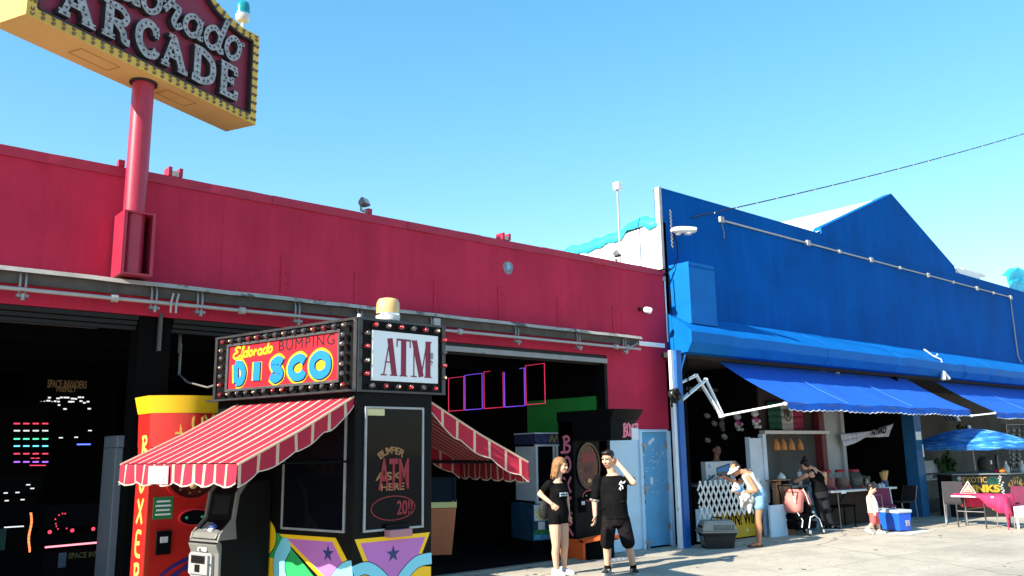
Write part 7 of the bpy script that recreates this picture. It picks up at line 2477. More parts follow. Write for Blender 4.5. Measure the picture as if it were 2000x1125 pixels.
for i in range(8):
    m.tube([pc(0.055, 0.08 + i * 0.036, 0.05), pc(0.02, 0.08 + i * 0.036, 0.26)], 0.005, 5)
m.build('door_grille', grey_metal, PC)

ST = T('stroller', 'coral hooded stroller with white tubes and black seat beside the woman in black', 'stroller', (15.5, 9.5, 0))
sx_, sy_ = V((0.93, 0.37, 0)), V((-0.37, 0.93, 0))
sx_, sy_ = V((0.985, -0.05, 0)).normalized(), V((0.05, 0.985, 0)).normalized()
sf = Fr((15.58, 9.50, 0), sx_, sy_, (0, 0, 1))      # a: forward (towards the street end), b: sideways
coral = mat('coral_cloth', (0.60, 0.20, 0.17), 0.75, 0.08, 6, 0.2, 60)
m = M()
rings = []
for k in range(11):
    q = radians(-5 + k * 15)
    rings.append([sf(-0.10 + 0.21 * -cos(q) * (1.0), bb, 0.62 + 0.27 * sin(q) * (1 - 0.10 * abs(bb) / 0.2)) for bb in (-0.2, -0.17, -0.08, 0.0, 0.08, 0.17, 0.2)])
# seat back shell
m.ring_loft([[sf(a, b, z) for b in (-0.19, -0.08, 0.08, 0.19)] + [sf(a2, b, z2) for b in (0.19, 0.08, -0.08, -0.19)] for a, z, a2, z2 in
             ((-0.30, 0.42, -0.10, 0.40), (-0.33, 0.55, -0.10, 0.52), (-0.31, 0.72, -0.06, 0.66), (-0.24, 0.84, -0.02, 0.76), (-0.14, 0.885, 0.0, 0.82))])
# folded out hood
m.ring_loft([[sf(-0.13 + 0.36 * t - 0.02, b, 0.885 - 0.02 * t - 0.30 * t * t + (0.04 * sin(pi * t))) for b in (-0.19, -0.12, 0.0, 0.12, 0.19)] + [sf(-0.11 + 0.30 * t, b, 0.80 - 0.06 * t - 0.24 * t * t) for b in (0.18, 0.0, -0.18)] for t in (0.0, 0.25, 0.5, 0.75, 1.0)])
m.build('hood', coral, ST, smooth=180, sub=1)
m = M()
m.tube([sf(-0.13, -0.20, 0.90), sf(-0.05, -0.21, 0.75), sf(0.02, -0.21, 0.60)], 0.0095, 6)
m.tube([sf(-0.30, -0.15, 0.45), sf(-0.22, -0.2, 0.30), sf(-0.28, -0.21, 0.17)], 0.0095, 6)
m.tube([sf(0.05, -0.2, 0.36), sf(-0.02, -0.22, 0.27), sf(-0.06, -0.22, 0.15)], 0.0095, 6)
m.tube([sf(0.04, -0.2, 0.34), sf(0.18, -0.2, 0.38), sf(0.34, -0.2, 0.30), sf(0.42, -0.2, 0.14)], 0.0095, 6)
m.tube([sf(0.04, 0.2, 0.34), sf(0.18, 0.2, 0.38), sf(0.34, 0.2, 0.30), sf(0.42, 0.2, 0.14)], 0.0095, 6)
m.tube([sf(-0.36, -0.15, 0.65), sf(-0.40, -0.15, 0.80)], 0.0095, 6)
m.build('frame', whitebar, ST, smooth=60)
m = M()
m.tube([sf(-0.40, -0.15, 0.78), sf(-0.45, -0.15, 0.97), sf(-0.45, 0.15, 0.97), sf(-0.40, 0.15, 0.78), sf(-0.33, 0.18, 0.5)], 0.015, 6)
m.tube([sf(-0.24, -0.19, 0.88), sf(-0.14, -0.1, 0.93), sf(0.0, -0.19, 0.88)], 0.010, 6)
m.build('push_bar', black_matte, ST, smooth=60)
m = M()
m.ring_loft([[sf(-0.28, b, 0.40) for b in (-0.19, 0.19)] + [sf(-0.25, b, 0.30) for b in (0.19, -0.19)], [sf(0.12, b, 0.44) for b in (-0.18, 0.18)] + [sf(0.14, b, 0.34) for b in (0.18, -0.18)], [sf(0.34, b, 0.36) for b in (-0.15, 0.15)] + [sf(0.34, b, 0.30) for b in (0.15, -0.15)]])
m.ring_loft([[sf(-0.02, b, 0.66) for b in (-0.18, 0.18)] + [sf(-0.05, b, 0.45) for b in (0.18, -0.18)], [sf(0.14, b, 0.50) for b in (-0.18, 0.18)] + [sf(0.12, b, 0.40) for b in (0.18, -0.18)]])
m.ring_loft([[sf(-0.26, b, 0.28) for b in (-0.18, 0.18)] + [sf(-0.24, b, 0.12) for b in (0.16, -0.16)], [sf(0.30, b, 0.26) for b in (-0.18, 0.18)] + [sf(0.28, b, 0.13) for b in (0.16, -0.16)]])
m.build('seat', black_matte, ST, bevel=0.01)
for a, b in ((-0.08, -0.235), (-0.28, 0.2), (0.43, -0.2), (0.43, 0.2)):
    r_ = 0.075 if a < 0 else 0.06
    wh = M().lathe([(r_ * 0.9, -0.022), (r_, -0.012), (r_, 0.012), (r_ * 0.9, 0.022)], sf(a, b, r_), 18, axis=sy_).build('wheel', rubber, ST, smooth=40)
    M().lathe([(r_ * 0.55, -0.027), (r_ * 0.5, 0.027)], sf(a, b, r_), 14, axis=sy_).build('hub', white_paint, wh, smooth=40)
m = M()
m.ell(sf(0.36, -0.05, 0.42), (0.05, 0.03, 0.03)); m.ell(sf(0.36, 0.05, 0.42), (0.05, 0.03, 0.03))
single(m, 'baby_shoes', white_paint, 'tiny white shoes resting on the stroller footrest', 'shoes', tuple(sf(0.36, 0, 0.40)), smooth=60)


# ------------------------------------------------------------------ people
RH = V((sin(YAW), -cos(YAW), 0))          # to the right as the camera sees it
FH = V((cos(YAW), sin(YAW), 0))           # away from the camera
PROT = atan2(RH.y, RH.x)


class Person:
    def __init__(s, label, base, scale, px0, py0, group=None):
        s.t = T('person', label, 'person', base, PROT, group)
        s.base, s.k, s.px0, s.py0 = V(base), scale, px0, py0

    def J(s, px, py, d=0.0):
        """body point seen at a pixel, d metres behind the plane through the base"""
        return s.base + RH * ((px - s.px0) / s.k) + FH * d + V((0, 0, (s.py0 - py) / s.k))


def dvec(a, d=0.0):
    """facing direction: a degrees from 'towards the camera', positive to the viewer's right"""
    q = radians(a)
    return (-FH * cos(q) + RH * sin(q)).normalized() + V((0, 0, d))


def torso_rings(Hp, N, F, ts, infl=0.0, bend=None):
    """elliptic sections from hips to neck; ts: (t, half width, half depth, forward shift)"""
    ax = (N - Hp)
    rings = []
    for t, w_, d_, f_ in ts:
        c = Hp + ax * t + (bend * (4 * t * (1 - t)) if bend is not None and 0 <= t <= 1 else V((0, 0, 0)))
        R = F.cross(ax).normalized()
        D = ax.cross(R).normalized()
        if D.dot(F) < 0:
            D = -D
        rings.append([c + D * f_ + R * (w_ + infl) * cos(q) * (1 - 0.06 * abs(sin(2 * q))) + D * (d_ + infl) * sin(q) for q in [2 * pi * i / 18 for i in range(18)]])
    return rings


def hand(m, wr, dirv, palm_n, side, s=1.0, curl=0.5, thumb=1.0):
    """palm, four bent fingers of different length, and a thumb from the side of the palm"""
    d = dirv.normalized()
    n = (palm_n - d * palm_n.dot(d)).normalized()
    u = d.cross(n) * side
    L = 0.085 * s
    for a in (-0.028, -0.009, 0.010, 0.028):
        m.cap(wr + d * 0.01 * s + u * a * 0.6 * s, wr + d * L * (0.98 - abs(a) * 2) + u * a * s, 0.015 * s, 0.013 * s, 8)
    for a, ln in ((-0.030, 0.066), (-0.010, 0.080), (0.011, 0.076), (0.031, 0.058)):
        k = wr + d * L * 0.95 + u * a * 1.06 * s
        c1, c2 = curl * 0.7, curl * 1.5
        j1 = k + (d * cos(c1) + n * sin(c1)) * ln * 0.52 * s + u * a * 0.2 * s
        j2 = j1 + (d * cos(c1 + c2) + n * sin(c1 + c2)) * ln * 0.52 * s
        m.cap(k, j1, 0.0095 * s, 0.0085 * s, 8)
        m.cap(j1, j2, 0.0085 * s, 0.0068 * s, 8)
    k = wr + d * 0.028 * s - u * 0.026 * s
    j1 = k + (d * 0.7 - u * 0.62 + n * 0.25).normalized() * 0.038 * s
    j2 = j1 + (d * 0.9 - u * 0.25 + n * 0.4).normalized() * 0.030 * s
    m.cap(k, j1, 0.0125 * s, 0.010 * s, 8)
    m.cap(j1, j2, 0.010 * s, 0.008 * s, 8)


def head(m, c, F, U, s=1.0):
    """skull, jaw, nose, ears; F faces forward, U up"""
    F = F.normalized()
    R = F.cross(U).normalized()
    U = R.cross(F).normalized()
    rot = Matrix((R, F, U)).transposed().to_quaternion()
    P = lambda x, y, z: c + (R * x + F * y + U * z) * s
    m.ell(P(0, -0.012, 0.030), (0.076 * s, 0.096 * s, 0.088 * s), rot, 18, 12)
    m.ell(P(0, 0.020, -0.035), (0.062 * s, 0.072 * s, 0.078 * s), rot, 16, 10)
    m.ell(P(0, 0.052, -0.078), (0.036 * s, 0.036 * s, 0.032 * s), rot, 12, 8)
    m.cap(P(0, 0.086, 0.018), P(0, 0.108, -0.022), 0.010 * s, 0.015 * s, 8)
    for q in (-1, 1):
        m.ell(P(0.012 * q, 0.098, -0.026), (0.011 * s, 0.012 * s, 0.010 * s), rot, 8, 6)
        m.ell(P(0.036 * q, 0.066, -0.022), (0.026 * s, 0.024 * s, 0.028 * s), rot, 10, 7)
        m.ell(P(0.031 * q, 0.078, 0.030), (0.030 * s, 0.016 * s, 0.012 * s), rot, 10, 7)
        m.ell(P(0.077 * q, -0.010, -0.006), (0.012 * s, 0.022 * s, 0.033 * s), rot, 10, 7)
    m.cap(P(-0.018, 0.086, -0.055), P(0.018, 0.086, -0.055), 0.0095 * s, 0.0095 * s, 8)
    m.cap(P(-0.014, 0.084, -0.067), P(0.014, 0.084, -0.067), 0.010 * s, 0.010 * s, 8)
    return P, rot, R, F, U


eye_m = mat('eye_dark', (0.02, 0.013, 0.010), 0.2, 0)
lip_m = mat('lip', (0.36, 0.10, 0.09), 0.5, 0.05)


def face_parts(P, rot, par, s, hair_m, mouth_open=False):
    for q in (-1, 1):
        M().ell(P(0.031 * q, 0.0855, 0.014), (0.015 * s, 0.007 * s, 0.0075 * s), rot, 10, 7).build('eye', eye_m, par, smooth=70)
        M().cap(P(0.015 * q, 0.094, 0.036), P(0.048 * q, 0.083, 0.036), 0.0055 * s, 0.004 * s, 6).build('eyebrow', hair_m, par, smooth=70)
    m = M()
    if mouth_open:
        m.ell(P(0, 0.092, -0.060), (0.020 * s, 0.009 * s, 0.013 * s), rot, 12, 8)
    else:
        m.cap(P(-0.021, 0.090, -0.060), P(0.021, 0.090, -0.060), 0.0055 * s, 0.0055 * s, 6)
    m.build('mouth', lip_m, par, smooth=70)


def limb(m, pts, rs, n=12):
    for (a, b), (r0, r1) in zip(zip(pts[:-1], pts[1:]), zip(rs[:-1], rs[1:])):
        m.cap(a, b, r0, r1, n)


def shoe(par, heel, toe, mt, sole, s=1.0, name='shoe'):
    d = (toe - heel); L = d.length; d.normalize()
    u = d.cross(V((0, 0, 1))).normalized()
    upv = u.cross(d)
    if upv.z < 0:
        upv = -upv
    m = M()
    rings = []
    for t, hw, h0, h1 in ((-0.06, 0.022, 0.01, 0.06), (0.0, 0.034, 0.0, 0.085), (0.25, 0.037, 0.0, 0.095), (0.5, 0.042, 0.0, 0.068), (0.75, 0.047, 0.0, 0.05), (0.95, 0.04, 0.004, 0.04), (1.08, 0.018, 0.012, 0.025)):
        c = heel + d * (t * L)
        rings.append([c + u * (hw * s * cos(q)) + upv * ((h0 + (h1 - h0) * (0.5 + 0.5 * sin(q))) * s) for q in [2 * pi * i / 12 for i in range(12)]])
    m.ring_loft(rings)
    o = m.build(name, mt, par, smooth=60)
    m = M()
    rings = []
    for t, hw in ((-0.08, 0.022), (0.0, 0.037), (0.3, 0.04), (0.6, 0.046), (0.85, 0.048), (1.0, 0.038), (1.1, 0.018)):
        c = heel + d * (t * L)
        rings.append([c + u * (hw * s * a) + upv * (b * s) for a, b in ((-1, -0.012), (1, -0.012), (1, 0.016), (-1, 0.016))])
    m.ring_loft(rings)
    m.build('sole', sole, o, smooth=40)
    return o


black_cloth = mat('black_cotton', (0.0065, 0.0065, 0.007), 0.95, 0.35, 9, 0.3, 120, spec=0.05)
short_cloth = mat('charcoal_twill', (0.012, 0.010, 0.011), 0.95, 0.3, 9, 0.3, 100, spec=0.05)
hair_black = mat('black_hair', (0.012, 0.009, 0.008), 0.5, 0.4, 40, 0.4, 90)
hair_brown = mat('brown_blond_hair', (0.26, 0.13, 0.055), 0.5, 0.55, 14, 0.5, 60)


def shirt_print(par, P0, F, U, sc, mt, seed):
    pass


# ---- the man in black
def man():
    p = Person('man in a black shirt and dark shorts scratching the back of his ear', (9.22, 8.52, 0), 140.0, 1211, 1121)
    J = p.J
    F = dvec(-18)
    Hc, Hf = J(1195, 898, -0.02), dvec(-38, -0.22)
    N = J(1203, 927, 0.02)
    Hp = J(1205, 1010, 0.0)
    R_ = F.cross(V((0, 0, 1))).normalized()          # his left is the viewer's right: -R_ ... set by pixels instead
    shR, shL = J(1173, 938, 0.02), J(1235, 938, 0.03)
    elR, wrR = J(1165.5, 980, 0.03), J(1164.5, 1008, -0.05)
    elL, wrL = J(1241, 944, -0.20), J(1216, 909, -0.03)
    hpR, hpL = J(1193, 1016, 0.0), J(1219, 1016, 0.0)
    knR, knL = J(1186, 1063, -0.05), J(1229, 1063, -0.03)
    anR, anL = J(1187, 1107, 0.03), J(1238, 1108, 0.03)
    tr = [(-0.16, 0.13, 0.10, 0.0), (0.0, 0.175, 0.125, 0.0), (0.3, 0.168, 0.128, 0.015), (0.62, 0.185, 0.128, 0.01), (0.84, 0.185, 0.105, 0.0), (0.95, 0.10, 0.075, 0.0), (1.02, 0.06, 0.06, 0.0)]
    b = M()
    b.ring_loft(torso_rings(Hp, N, F, tr))
    b.cap(N - V((0, 0, 0.03)), Hc - Hf * 0.02 - V((0, 0, 0.05)), 0.060, 0.056)
    P, rot, R, F2, U = head(b, Hc, Hf, V((0, 0, 1)), 1.04)
    limb(b, [shR, elR, wrR], [0.056, 0.044, 0.030])
    limb(b, [shL, elL, wrL], [0.056, 0.044, 0.030])
    limb(b, [hpR, knR, knR.lerp(anR, 0.35) + F * -0.012, anR], [0.088, 0.060, 0.058, 0.040])
    limb(b, [hpL, knL, knL.lerp(anL, 0.35) + F * -0.012, anL], [0.088, 0.060, 0.058, 0.040])
    hand(b, wrR, V((0.0, 0, -1)) + F * 0.25, R_ * 1.0, 1, 1.05, 0.5)
    hand(b, wrL, (P(0.075, -0.02, -0.01) - wrL) + V((0, 0, 0.04)), (Hc - wrL), -1, 1.05, 1.1)
    blob(b, 0.0075, 3).build('body', skin, p.t, smooth=180)
    face_parts(P, rot, p.t, 1.04, hair_black, True)
    h = M()
    h.ell(P(0, -0.020, 0.052), (0.083, 0.100, 0.082), rot, 16, 10)
    h.ell(P(0.0, 0.055, 0.098), (0.066, 0.042, 0.030), rot, 12, 8)
    h.ell(P(-0.03, 0.035, 0.115), (0.045, 0.05, 0.022), rot, 10, 7)
    h.ell(P(0, -0.065, -0.005), (0.068, 0.048, 0.062), rot, 12, 8)
    for q in (-1, 1):
        h.cap(P(0.074 * q, 0.012, 0.045), P(0.074 * q, 0.008, 0.0), 0.014, 0.008, 8)
    blob(h, 0.008, 2).build('hair', hair_black, p.t, smooth=180)
    s = M()
    s.ring_loft(torso_rings(Hp, N, F, [(-0.06, 0.190, 0.140, 0.0)] + tr[1:5] + [(0.95, 0.115, 0.085, 0.0)], 0.022))
    limb(s, [shR, shR.lerp(elR, 0.78)], [0.068, 0.070])
    limb(s, [shL, shL.lerp(elL, 0.60)], [0.068, 0.066])
    for z_, a_ in ((0.22, 0.13), (0.34, -0.11), (0.10, 0.05), (0.45, 0.08)):
        q = Hp + (N - Hp) * z_ + R_ * a_ + F * 0.125
        s.cap(q - R_ * 0.06 + V((0, 0, 0.01)), q + R_ * 0.07 - V((0, 0, 0.03)), 0.016, 0.008, 8)
    SH = blob(s, 0.010, 3).build('shirt', black_cloth, p.t, smooth=180)
    # chest pocket print and trimmed sleeve
    wt = mat('print_white', (0.62, 0.62, 0.62), 0.8, 0.05)
    m = M()
    c = J(1224, 950, 0.0) + F * 0.165
    pf = Fr(c, (RH - F * RH.dot(F)).normalized(), (0, 0, 1), F)
    r4 = random.Random(2)
    for i in range(9):
        a, b_ = r4.uniform(-0.05, 0.045), r4.uniform(-0.06, 0.055)
        m.ribbon(smooth_path([(a, b_), (a + r4.uniform(-0.03, 0.03), b_ + r4.uniform(-0.02, 0.02)), (a + r4.uniform(-0.03, 0.03), b_ + r4.uniform(-0.03, 0.03))], 3), 0.013, pf, -0.03, -0.002 + 0.0005 * i)
    m.build('pocket_print', wt, SH)
    m = M()
    q = shR.lerp(elR, 0.78)
    dd = (elR - shR).normalized()
    m.lathe([(0.071, -0.012), (0.075, 0.0), (0.071, 0.012)], q + dd * 0.055, 16, axis=dd, cap=False)
    m.build('sleeve_trim', mat('patterned_trim', (0.25, 0.25, 0.25), 0.8, 0.9, 30), SH, smooth=60)
    s = M()
    s.ring_loft(torso_rings(Hp, N, F, [(-0.22, 0.15, 0.115, 0.0), (-0.06, 0.18, 0.13, 0), (0.06, 0.176, 0.13, 0.0)], 0.014))
    limb(s, [hpR, hpR.lerp(knR, 0.93)], [0.112, 0.100])
    limb(s, [hpL, hpL.lerp(knL, 0.93)], [0.112, 0.100])
    for hh, kk in ((hpR, knR), (hpL, knL)):
        q = hh.lerp(kk, 0.5) + F * 0.098
        s.cap(q - R_ * 0.05, q + R_ * 0.045 + V((0, 0, 0.04)), 0.014, 0.008, 8)
        q = hh.lerp(kk, 0.8) + F * 0.09
        s.cap(q - R_ * 0.05, q + R_ * 0.05 - V((0, 0, 0.05)), 0.014, 0.008, 8)
    blob(s, 0.010, 3).build('shorts', short_cloth, p.t, smooth=180)
    sneaker = mat('grey_black_sneaker', (0.025, 0.025, 0.026), 0.7, 0.4, 18)
    for an, tx, dx in ((anR, -26, -0.16), (anL, 8, -0.2)):
        heel = V((an.x, an.y, 0.014)) - dvec(tx) * 0.07
        toe = V((an.x, an.y, 0.014)) + dvec(tx) * 0.16
        o = shoe(p.t, heel, toe, sneaker, mat('sneaker_sole', (0.35, 0.35, 0.34), 0.7, 0.1), 1.0)
        m = M()
        dsh = (toe - heel).normalized(); ush = dsh.cross(V((0, 0, 1)))
        for k in range(3):
            for sg in (-1, 1):
                c = heel.lerp(toe, 0.42 + 0.12 * k) + ush * (sg * 0.043) + V((0, 0, 0.035))
                m.cap(c - dsh * 0.012 - V((0, 0, 0.012)), c + dsh * 0.008 + V((0, 0, 0.018)) - ush * sg * 0.006, 0.005, 0.005, 6)
        m.build('stripe', wt, o)
        M().lathe([(0.047, 0.0), (0.046, 0.05)], V((an.x, an.y, 0.07)), 12).build('sock', black_cloth, p.t, smooth=60)


man()


# ---- the woman in black with a hand on her hip
def woman():
    p = Person('woman with long fair tipped hair in black with one hand on her hip', (8.57, 9.08, 0), 140.0, 1092, 1122)
    J = p.J
    F = dvec(40)
    R_ = F.cross(V((0, 0, 1))).normalized()
    Hc, Hf = J(1100, 911, 0.0), dvec(62, -0.10)
    N = J(1093, 941, 0.02)
    Hp = J(1093, 1003, 0.02)
    shR, shL = J(1075, 946, -0.06), J(1106, 946, 0.14)
    elR, wrR = J(1056.5, 966, -0.02), J(1079, 984, -0.12)
    elL, wrL = J(1112, 978, 0.16), J(1113, 1005, 0.06)
    hpR, hpL = J(1085, 1010, -0.05), J(1100, 1010, 0.09)
    knR, knL = J(1086, 1066, -0.08), J(1104, 1066, 0.05)
    anR, anL = J(1086, 1110, -0.02), J(1103, 1107, 0.10)
    tr = [(-0.2, 0.12, 0.105, 0.0), (0.0, 0.168, 0.128, -0.005), (0.38, 0.128, 0.098, 0.0), (0.68, 0.140, 0.112, 0.02), (0.86, 0.150, 0.090, 0.0), (0.96, 0.08, 0.06, 0.0), (1.02, 0.05, 0.05, 0.0)]
    b = M()
    b.ring_loft(torso_rings(Hp, N, F, tr))
    b.cap(N - V((0, 0, 0.03)), Hc - Hf * 0.02 - V((0, 0, 0.06)), 0.050, 0.046)
    P, rot, R, F2, U = head(b, Hc, Hf, V((0, 0, 1)), 0.97)
    limb(b, [shR, elR, wrR], [0.047, 0.039, 0.025])
    limb(b, [shL, elL, wrL], [0.045, 0.036, 0.025])
    for hp, kn, an in ((hpR, knR, anR), (hpL, knL, anL)):
        limb(b, [hp, hp.lerp(kn, 0.5), kn, kn.lerp(an, 0.33) - F * 0.014, an], [0.092, 0.082, 0.056, 0.056, 0.034])
    hand(b, wrR, J(1090, 994, -0.13) - wrR, -FH * -1.0, 1, 0.92, 0.35)
    hand(b, wrL, V((0, 0, -1)), -R_, -1, 0.92, 0.5)
    blob(b, 0.0075, 3).build('body', skin, p.t, smooth=180)
    face_parts(P, rot, p.t, 0.97, hair_brown)
    h = M()
    h.ell(P(0, -0.022, 0.045), (0.086, 0.104, 0.086), rot, 16, 10)
    for i in range(11):
        q = radians(75 + i * 21)
        x, y = 0.080 * cos(q), 0.088 * -sin(q) + 0.0
        x, y = 0.082 * cos(radians(-20 + i * 22)), -0.03 - 0.075 * sin(radians(-20 + i * 22))
        top, mid = P(x, y, 0.02), P(x * 1.05, y - 0.012, -0.09)
        end = P(x * 1.05, y - 0.035 - 0.02 * (i % 2), -0.20 - 0.02 * (i % 3))
        h.cap(top, mid, 0.030, 0.026, 8)
        h.cap(mid, end.lerp(mid, 0.25), 0.024, 0.008, 8)
    blob(h, 0.009, 2).build('hair', hair_brown, p.t, smooth=180)
    s = M()
    s.ring_loft(torso_rings(Hp, N, F, [(-0.02, 0.166, 0.126, 0.0), (0.2, 0.148, 0.112, 0.0)] + tr[2:5] + [(0.94, 0.09, 0.066, 0.0)], 0.014))
    for q in (-1, 1):
        c = Hp + (N - Hp) * 0.66 + R_ * (0.062 * q) + F * 0.075
        s.ell(c, (0.062, 0.062, 0.062), nu=12, nv=8)
    limb(s, [shR, shR.lerp(elR, 0.55)], [0.058, 0.056])
    limb(s, [shL, shL.lerp(elL, 0.5)], [0.056, 0.054])
    SH = blob(s, 0.010, 3).build('shirt', black_cloth, p.t, smooth=180)
    c = J(1114, 957, 0.0) + F * 0.0
    c = Hp + (N - Hp) * 0.60 + F * 0.158 - R_ * 0.0
    pf = Fr(c + R_ * 0.02, R_ if R_.dot(RH) > 0 else -R_, (0, 0, 1), F)
    m = M()
    for k in range(2):
        for i in range(5):
            a = -0.075 + i * 0.03
            m.box((a, -0.03 * k, -0.02), (a + 0.022, -0.03 * k + 0.017 + 0.004 * (i % 2), 0.0), pf)
    m.build('shirt_print', mat('print_pale_blue', (0.45, 0.50, 0.58), 0.8, 0.1), SH)
    s = M()
    s.ring_loft(torso_rings(Hp, N, F, [(-0.24, 0.13, 0.11, 0.0), (0.0, 0.168, 0.128, -0.005), (0.22, 0.145, 0.108, 0.0)], 0.016))
    for hp, kn in ((hpR, knR), (hpL, knL)):
        limb(s, [hp, hp.lerp(kn, 0.15)], [0.106, 0.101])
    blob(s, 0.010, 3).build('shorts', black_cloth, p.t, smooth=180)
    white_shoe = mat('white_canvas_shoe', (0.66, 0.66, 0.72), 0.7, 0.06, 9)
    for an, tx in ((anR, 45), (anL, 52)):
        shoe(p.t, V((an.x, an.y, 0.014)) - dvec(tx) * 0.06, V((an.x, an.y, 0.014)) + dvec(tx) * 0.145, white_shoe, white_paint, 0.92)
    # bag behind the hip
    t = T('shoulder_bag', 'dark netted shoulder bag hanging behind the hip of the woman in black', 'bag', tuple(J(1067, 1000, 0.12)))
    m = M().ell(J(1067, 997, 0.10), (0.10, 0.07, 0.15), nu=14, nv=9)
    m.build('bag_body', mat('netted_black', (0.016, 0.016, 0.018), 0.7, 0.8, 30), t, smooth=70)
    m = M().tube([J(1071, 985, 0.08), J(1066, 965, 0.05), J(1076, 942, 0.0), J(1084, 938, 0.02)], 0.010, 6)
    m.build('strap', black_matte, t, smooth=60)


woman()


# ---- the woman in a white visor bending over the counter, with her dog
def visor_woman():
    p = Person('woman in white visor and denim shorts bending over with a white dog in her arms', (13.30, 9.02, 0), 112.0, 1478, 1066)
    J = p.J
    F = dvec(-72)
    R_ = F.cross(V((0, 0, 1))).normalized()
    Hp = J(1486, 963, 0.0)
    N = J(1466, 922, 0.0)
    Hc, Hf = J(1446, 917, 0.0), dvec(-72, -0.40)
    shR, shL = J(1470, 930, 0.13), J(1467, 932, -0.14)
    elL, wrL = J(1478, 957, -0.22), J(1448, 962, -0.20)
    elR, wrR = J(1455, 945, 0.16), J(1425, 930, 0.14)
    hpN, hpF = J(1487, 970, -0.08), J(1489, 970, 0.08)
    knN, knF = J(1484, 1015, -0.07), J(1487, 1013, 0.08)
    anN, anF = J(1483, 1058, -0.05), J(1485, 1056, 0.08)
    tr = [(-0.22, 0.12, 0.105, 0.0), (0.0, 0.155, 0.112, 0.0), (0.38, 0.118, 0.080, 0.0), (0.70, 0.135, 0.086, 0.0), (0.88, 0.145, 0.072, 0.0), (0.97, 0.075, 0.055, 0), (1.05, 0.05, 0.05, 0.0)]
    b = M()
    bend = V((0.0, 0, 0.035))
    b.ring_loft(torso_rings(Hp, N, F, tr, 0, bend))
    b.cap(N, Hc - V((0, 0, 0.02)), 0.052, 0.050)
    P, rot, R, F2, U = head(b, Hc, Hf, V((0, 0, 1)), 0.97)
    limb(b, [shL, elL, wrL], [0.050, 0.040, 0.027])
    limb(b, [shR, elR, wrR], [0.048, 0.038, 0.027])
    for hp, kn, an in ((hpN, knN, anN), (hpF, knF, anF)):
        limb(b, [hp, hp.lerp(kn, 0.5), kn, kn.lerp(an, 0.33) - F * 0.014, an], [0.080, 0.070, 0.051, 0.052, 0.034])
        limb(b, [V((an.x, an.y, 0.045)), V((an.x, an.y, 0.03)) + F * 0.15], [0.036, 0.026])
    hand(b, wrL, F, V((0, 0, 1)), 1, 0.95, 0.6)
    hand(b, wrR, F + V((0, 0, -0.1)), V((0, 0, -1)), 1, 0.95, 0.5)
    blob(b, 0.009, 3).build('body', skin_tan, p.t, smooth=180)
    face_parts(P, rot, p.t, 0.97, hair_black)
    h = M()
    h.ell(P(0, -0.03, 0.035), (0.080, 0.092, 0.080), rot, 16, 10)
    h.ell(P(0, -0.05, 0.115), (0.045, 0.045, 0.04), rot, 12, 8)
    blob(h, 0.01, 2).build('hair', mat('dark_brown_hair', (0.035, 0.02, 0.013), 0.6, 0.5, 30, 0.4, 80), p.t, smooth=180)
    m = M()
    band = [P(0.084 * cos(q), 0.106 * sin(q) - 0.01, 0.055) for q in [2 * pi * i / 24 for i in range(24)]]
    bt = [P(0.086 * cos(q), 0.108 * sin(q) - 0.01, 0.022) for q in [2 * pi * i / 24 for i in range(24)]]
    m.ring_loft([bt, band], cap=False)
    rim0 = [P(0.084 * cos(q), 0.104 * sin(q) - 0.01, 0.030) for q in [pi * i / 16 for i in range(17)]]
    rim1 = [P(0.102 * cos(q), 0.104 * sin(q) + 0.085 * sin(q) - 0.01, 0.018 - 0.028 * sin(q)) for q in [pi * i / 16 for i in range(17)]]
    m.ring_loft([rim0, rim1], cap=False, closed=False)
    o = m.build('visor', white_paint, p.t, smooth=60)
    sd = o.modifiers.new('s', 'SOLIDIFY'); sd.thickness = 0.008
    s = M()
    s.ring_loft(torso_rings(Hp, N, F, [(0.02, 0.163, 0.124, 0.0)] + tr[2:4] + [(0.86, 0.125, 0.085, 0.0), (0.93, 0.085, 0.066, 0)], 0.014, bend))
    TPo = blob(s, 0.011, 3).build('tank_top', mat('white_top', (0.72, 0.72, 0.73), 0.8, 0.06, 6, 0.3, 50), p.t, smooth=180)
    m = M()
    for q in (-0.09, 0.09):
        m.tube([N - F * 0.02 + R_ * q + V((0, 0, 0.03)), N - F * 0.03 + (Hp - N) * 0.18 + R_ * q * 1.15 + V((0, 0, 0.125)), N + (Hp - N) * 0.5 + R_ * q * 0.3 + V((0, 0, 0.16))], 0.014, 6)
    m.build('strap', mat('grey_strap', (0.12, 0.12, 0.14), 0.7, 0.1), TPo, smooth=60)
    s = M()
    s.ring_loft(torso_rings(Hp, N, F, [(-0.24, 0.14, 0.12, 0.0), (0.0, 0.167, 0.127, 0.0), (0.16, 0.155, 0.118, 0)], 0.014))
    for hp, kn in ((hpN, knN), (hpF, knF)):
        limb(s, [hp, hp.lerp(kn, 0.36)], [0.104, 0.102])
    blob(s, 0.011, 3).build('shorts', mat('washed_denim', (0.20, 0.38, 0.55), 0.85, 0.25, 9, 0.3, 90), p.t, smooth=180)
    flip = mat('brown_sandal', (0.10, 0.055, 0.035), 0.8, 0.1)
    for an in (anN, anF):
        m = M()
        c = V((an.x, an.y, 0.0))
        rings = []
        u = R_
        for t, hw in ((-0.06, 0.03), (0.0, 0.042), (0.08, 0.04), (0.16, 0.048), (0.20, 0.035), (0.215, 0.01)):
            rings.append([c + F * t + u * (hw * a) + V((0, 0, z_)) for a, z_ in ((-1, 0.004), (1, 0.004), (1, 0.022), (-1, 0.022))])
        m.ring_loft(rings)
        m.tube([c + F * 0.06 + u * 0.045 + V((0, 0, 0.02)), c + F * 0.12 + V((0, 0, 0.065)), c + F * 0.06 - u * 0.045 + V((0, 0, 0.02))], 0.007, 6)
        m.build('sandal', flip, p.t, smooth=50)
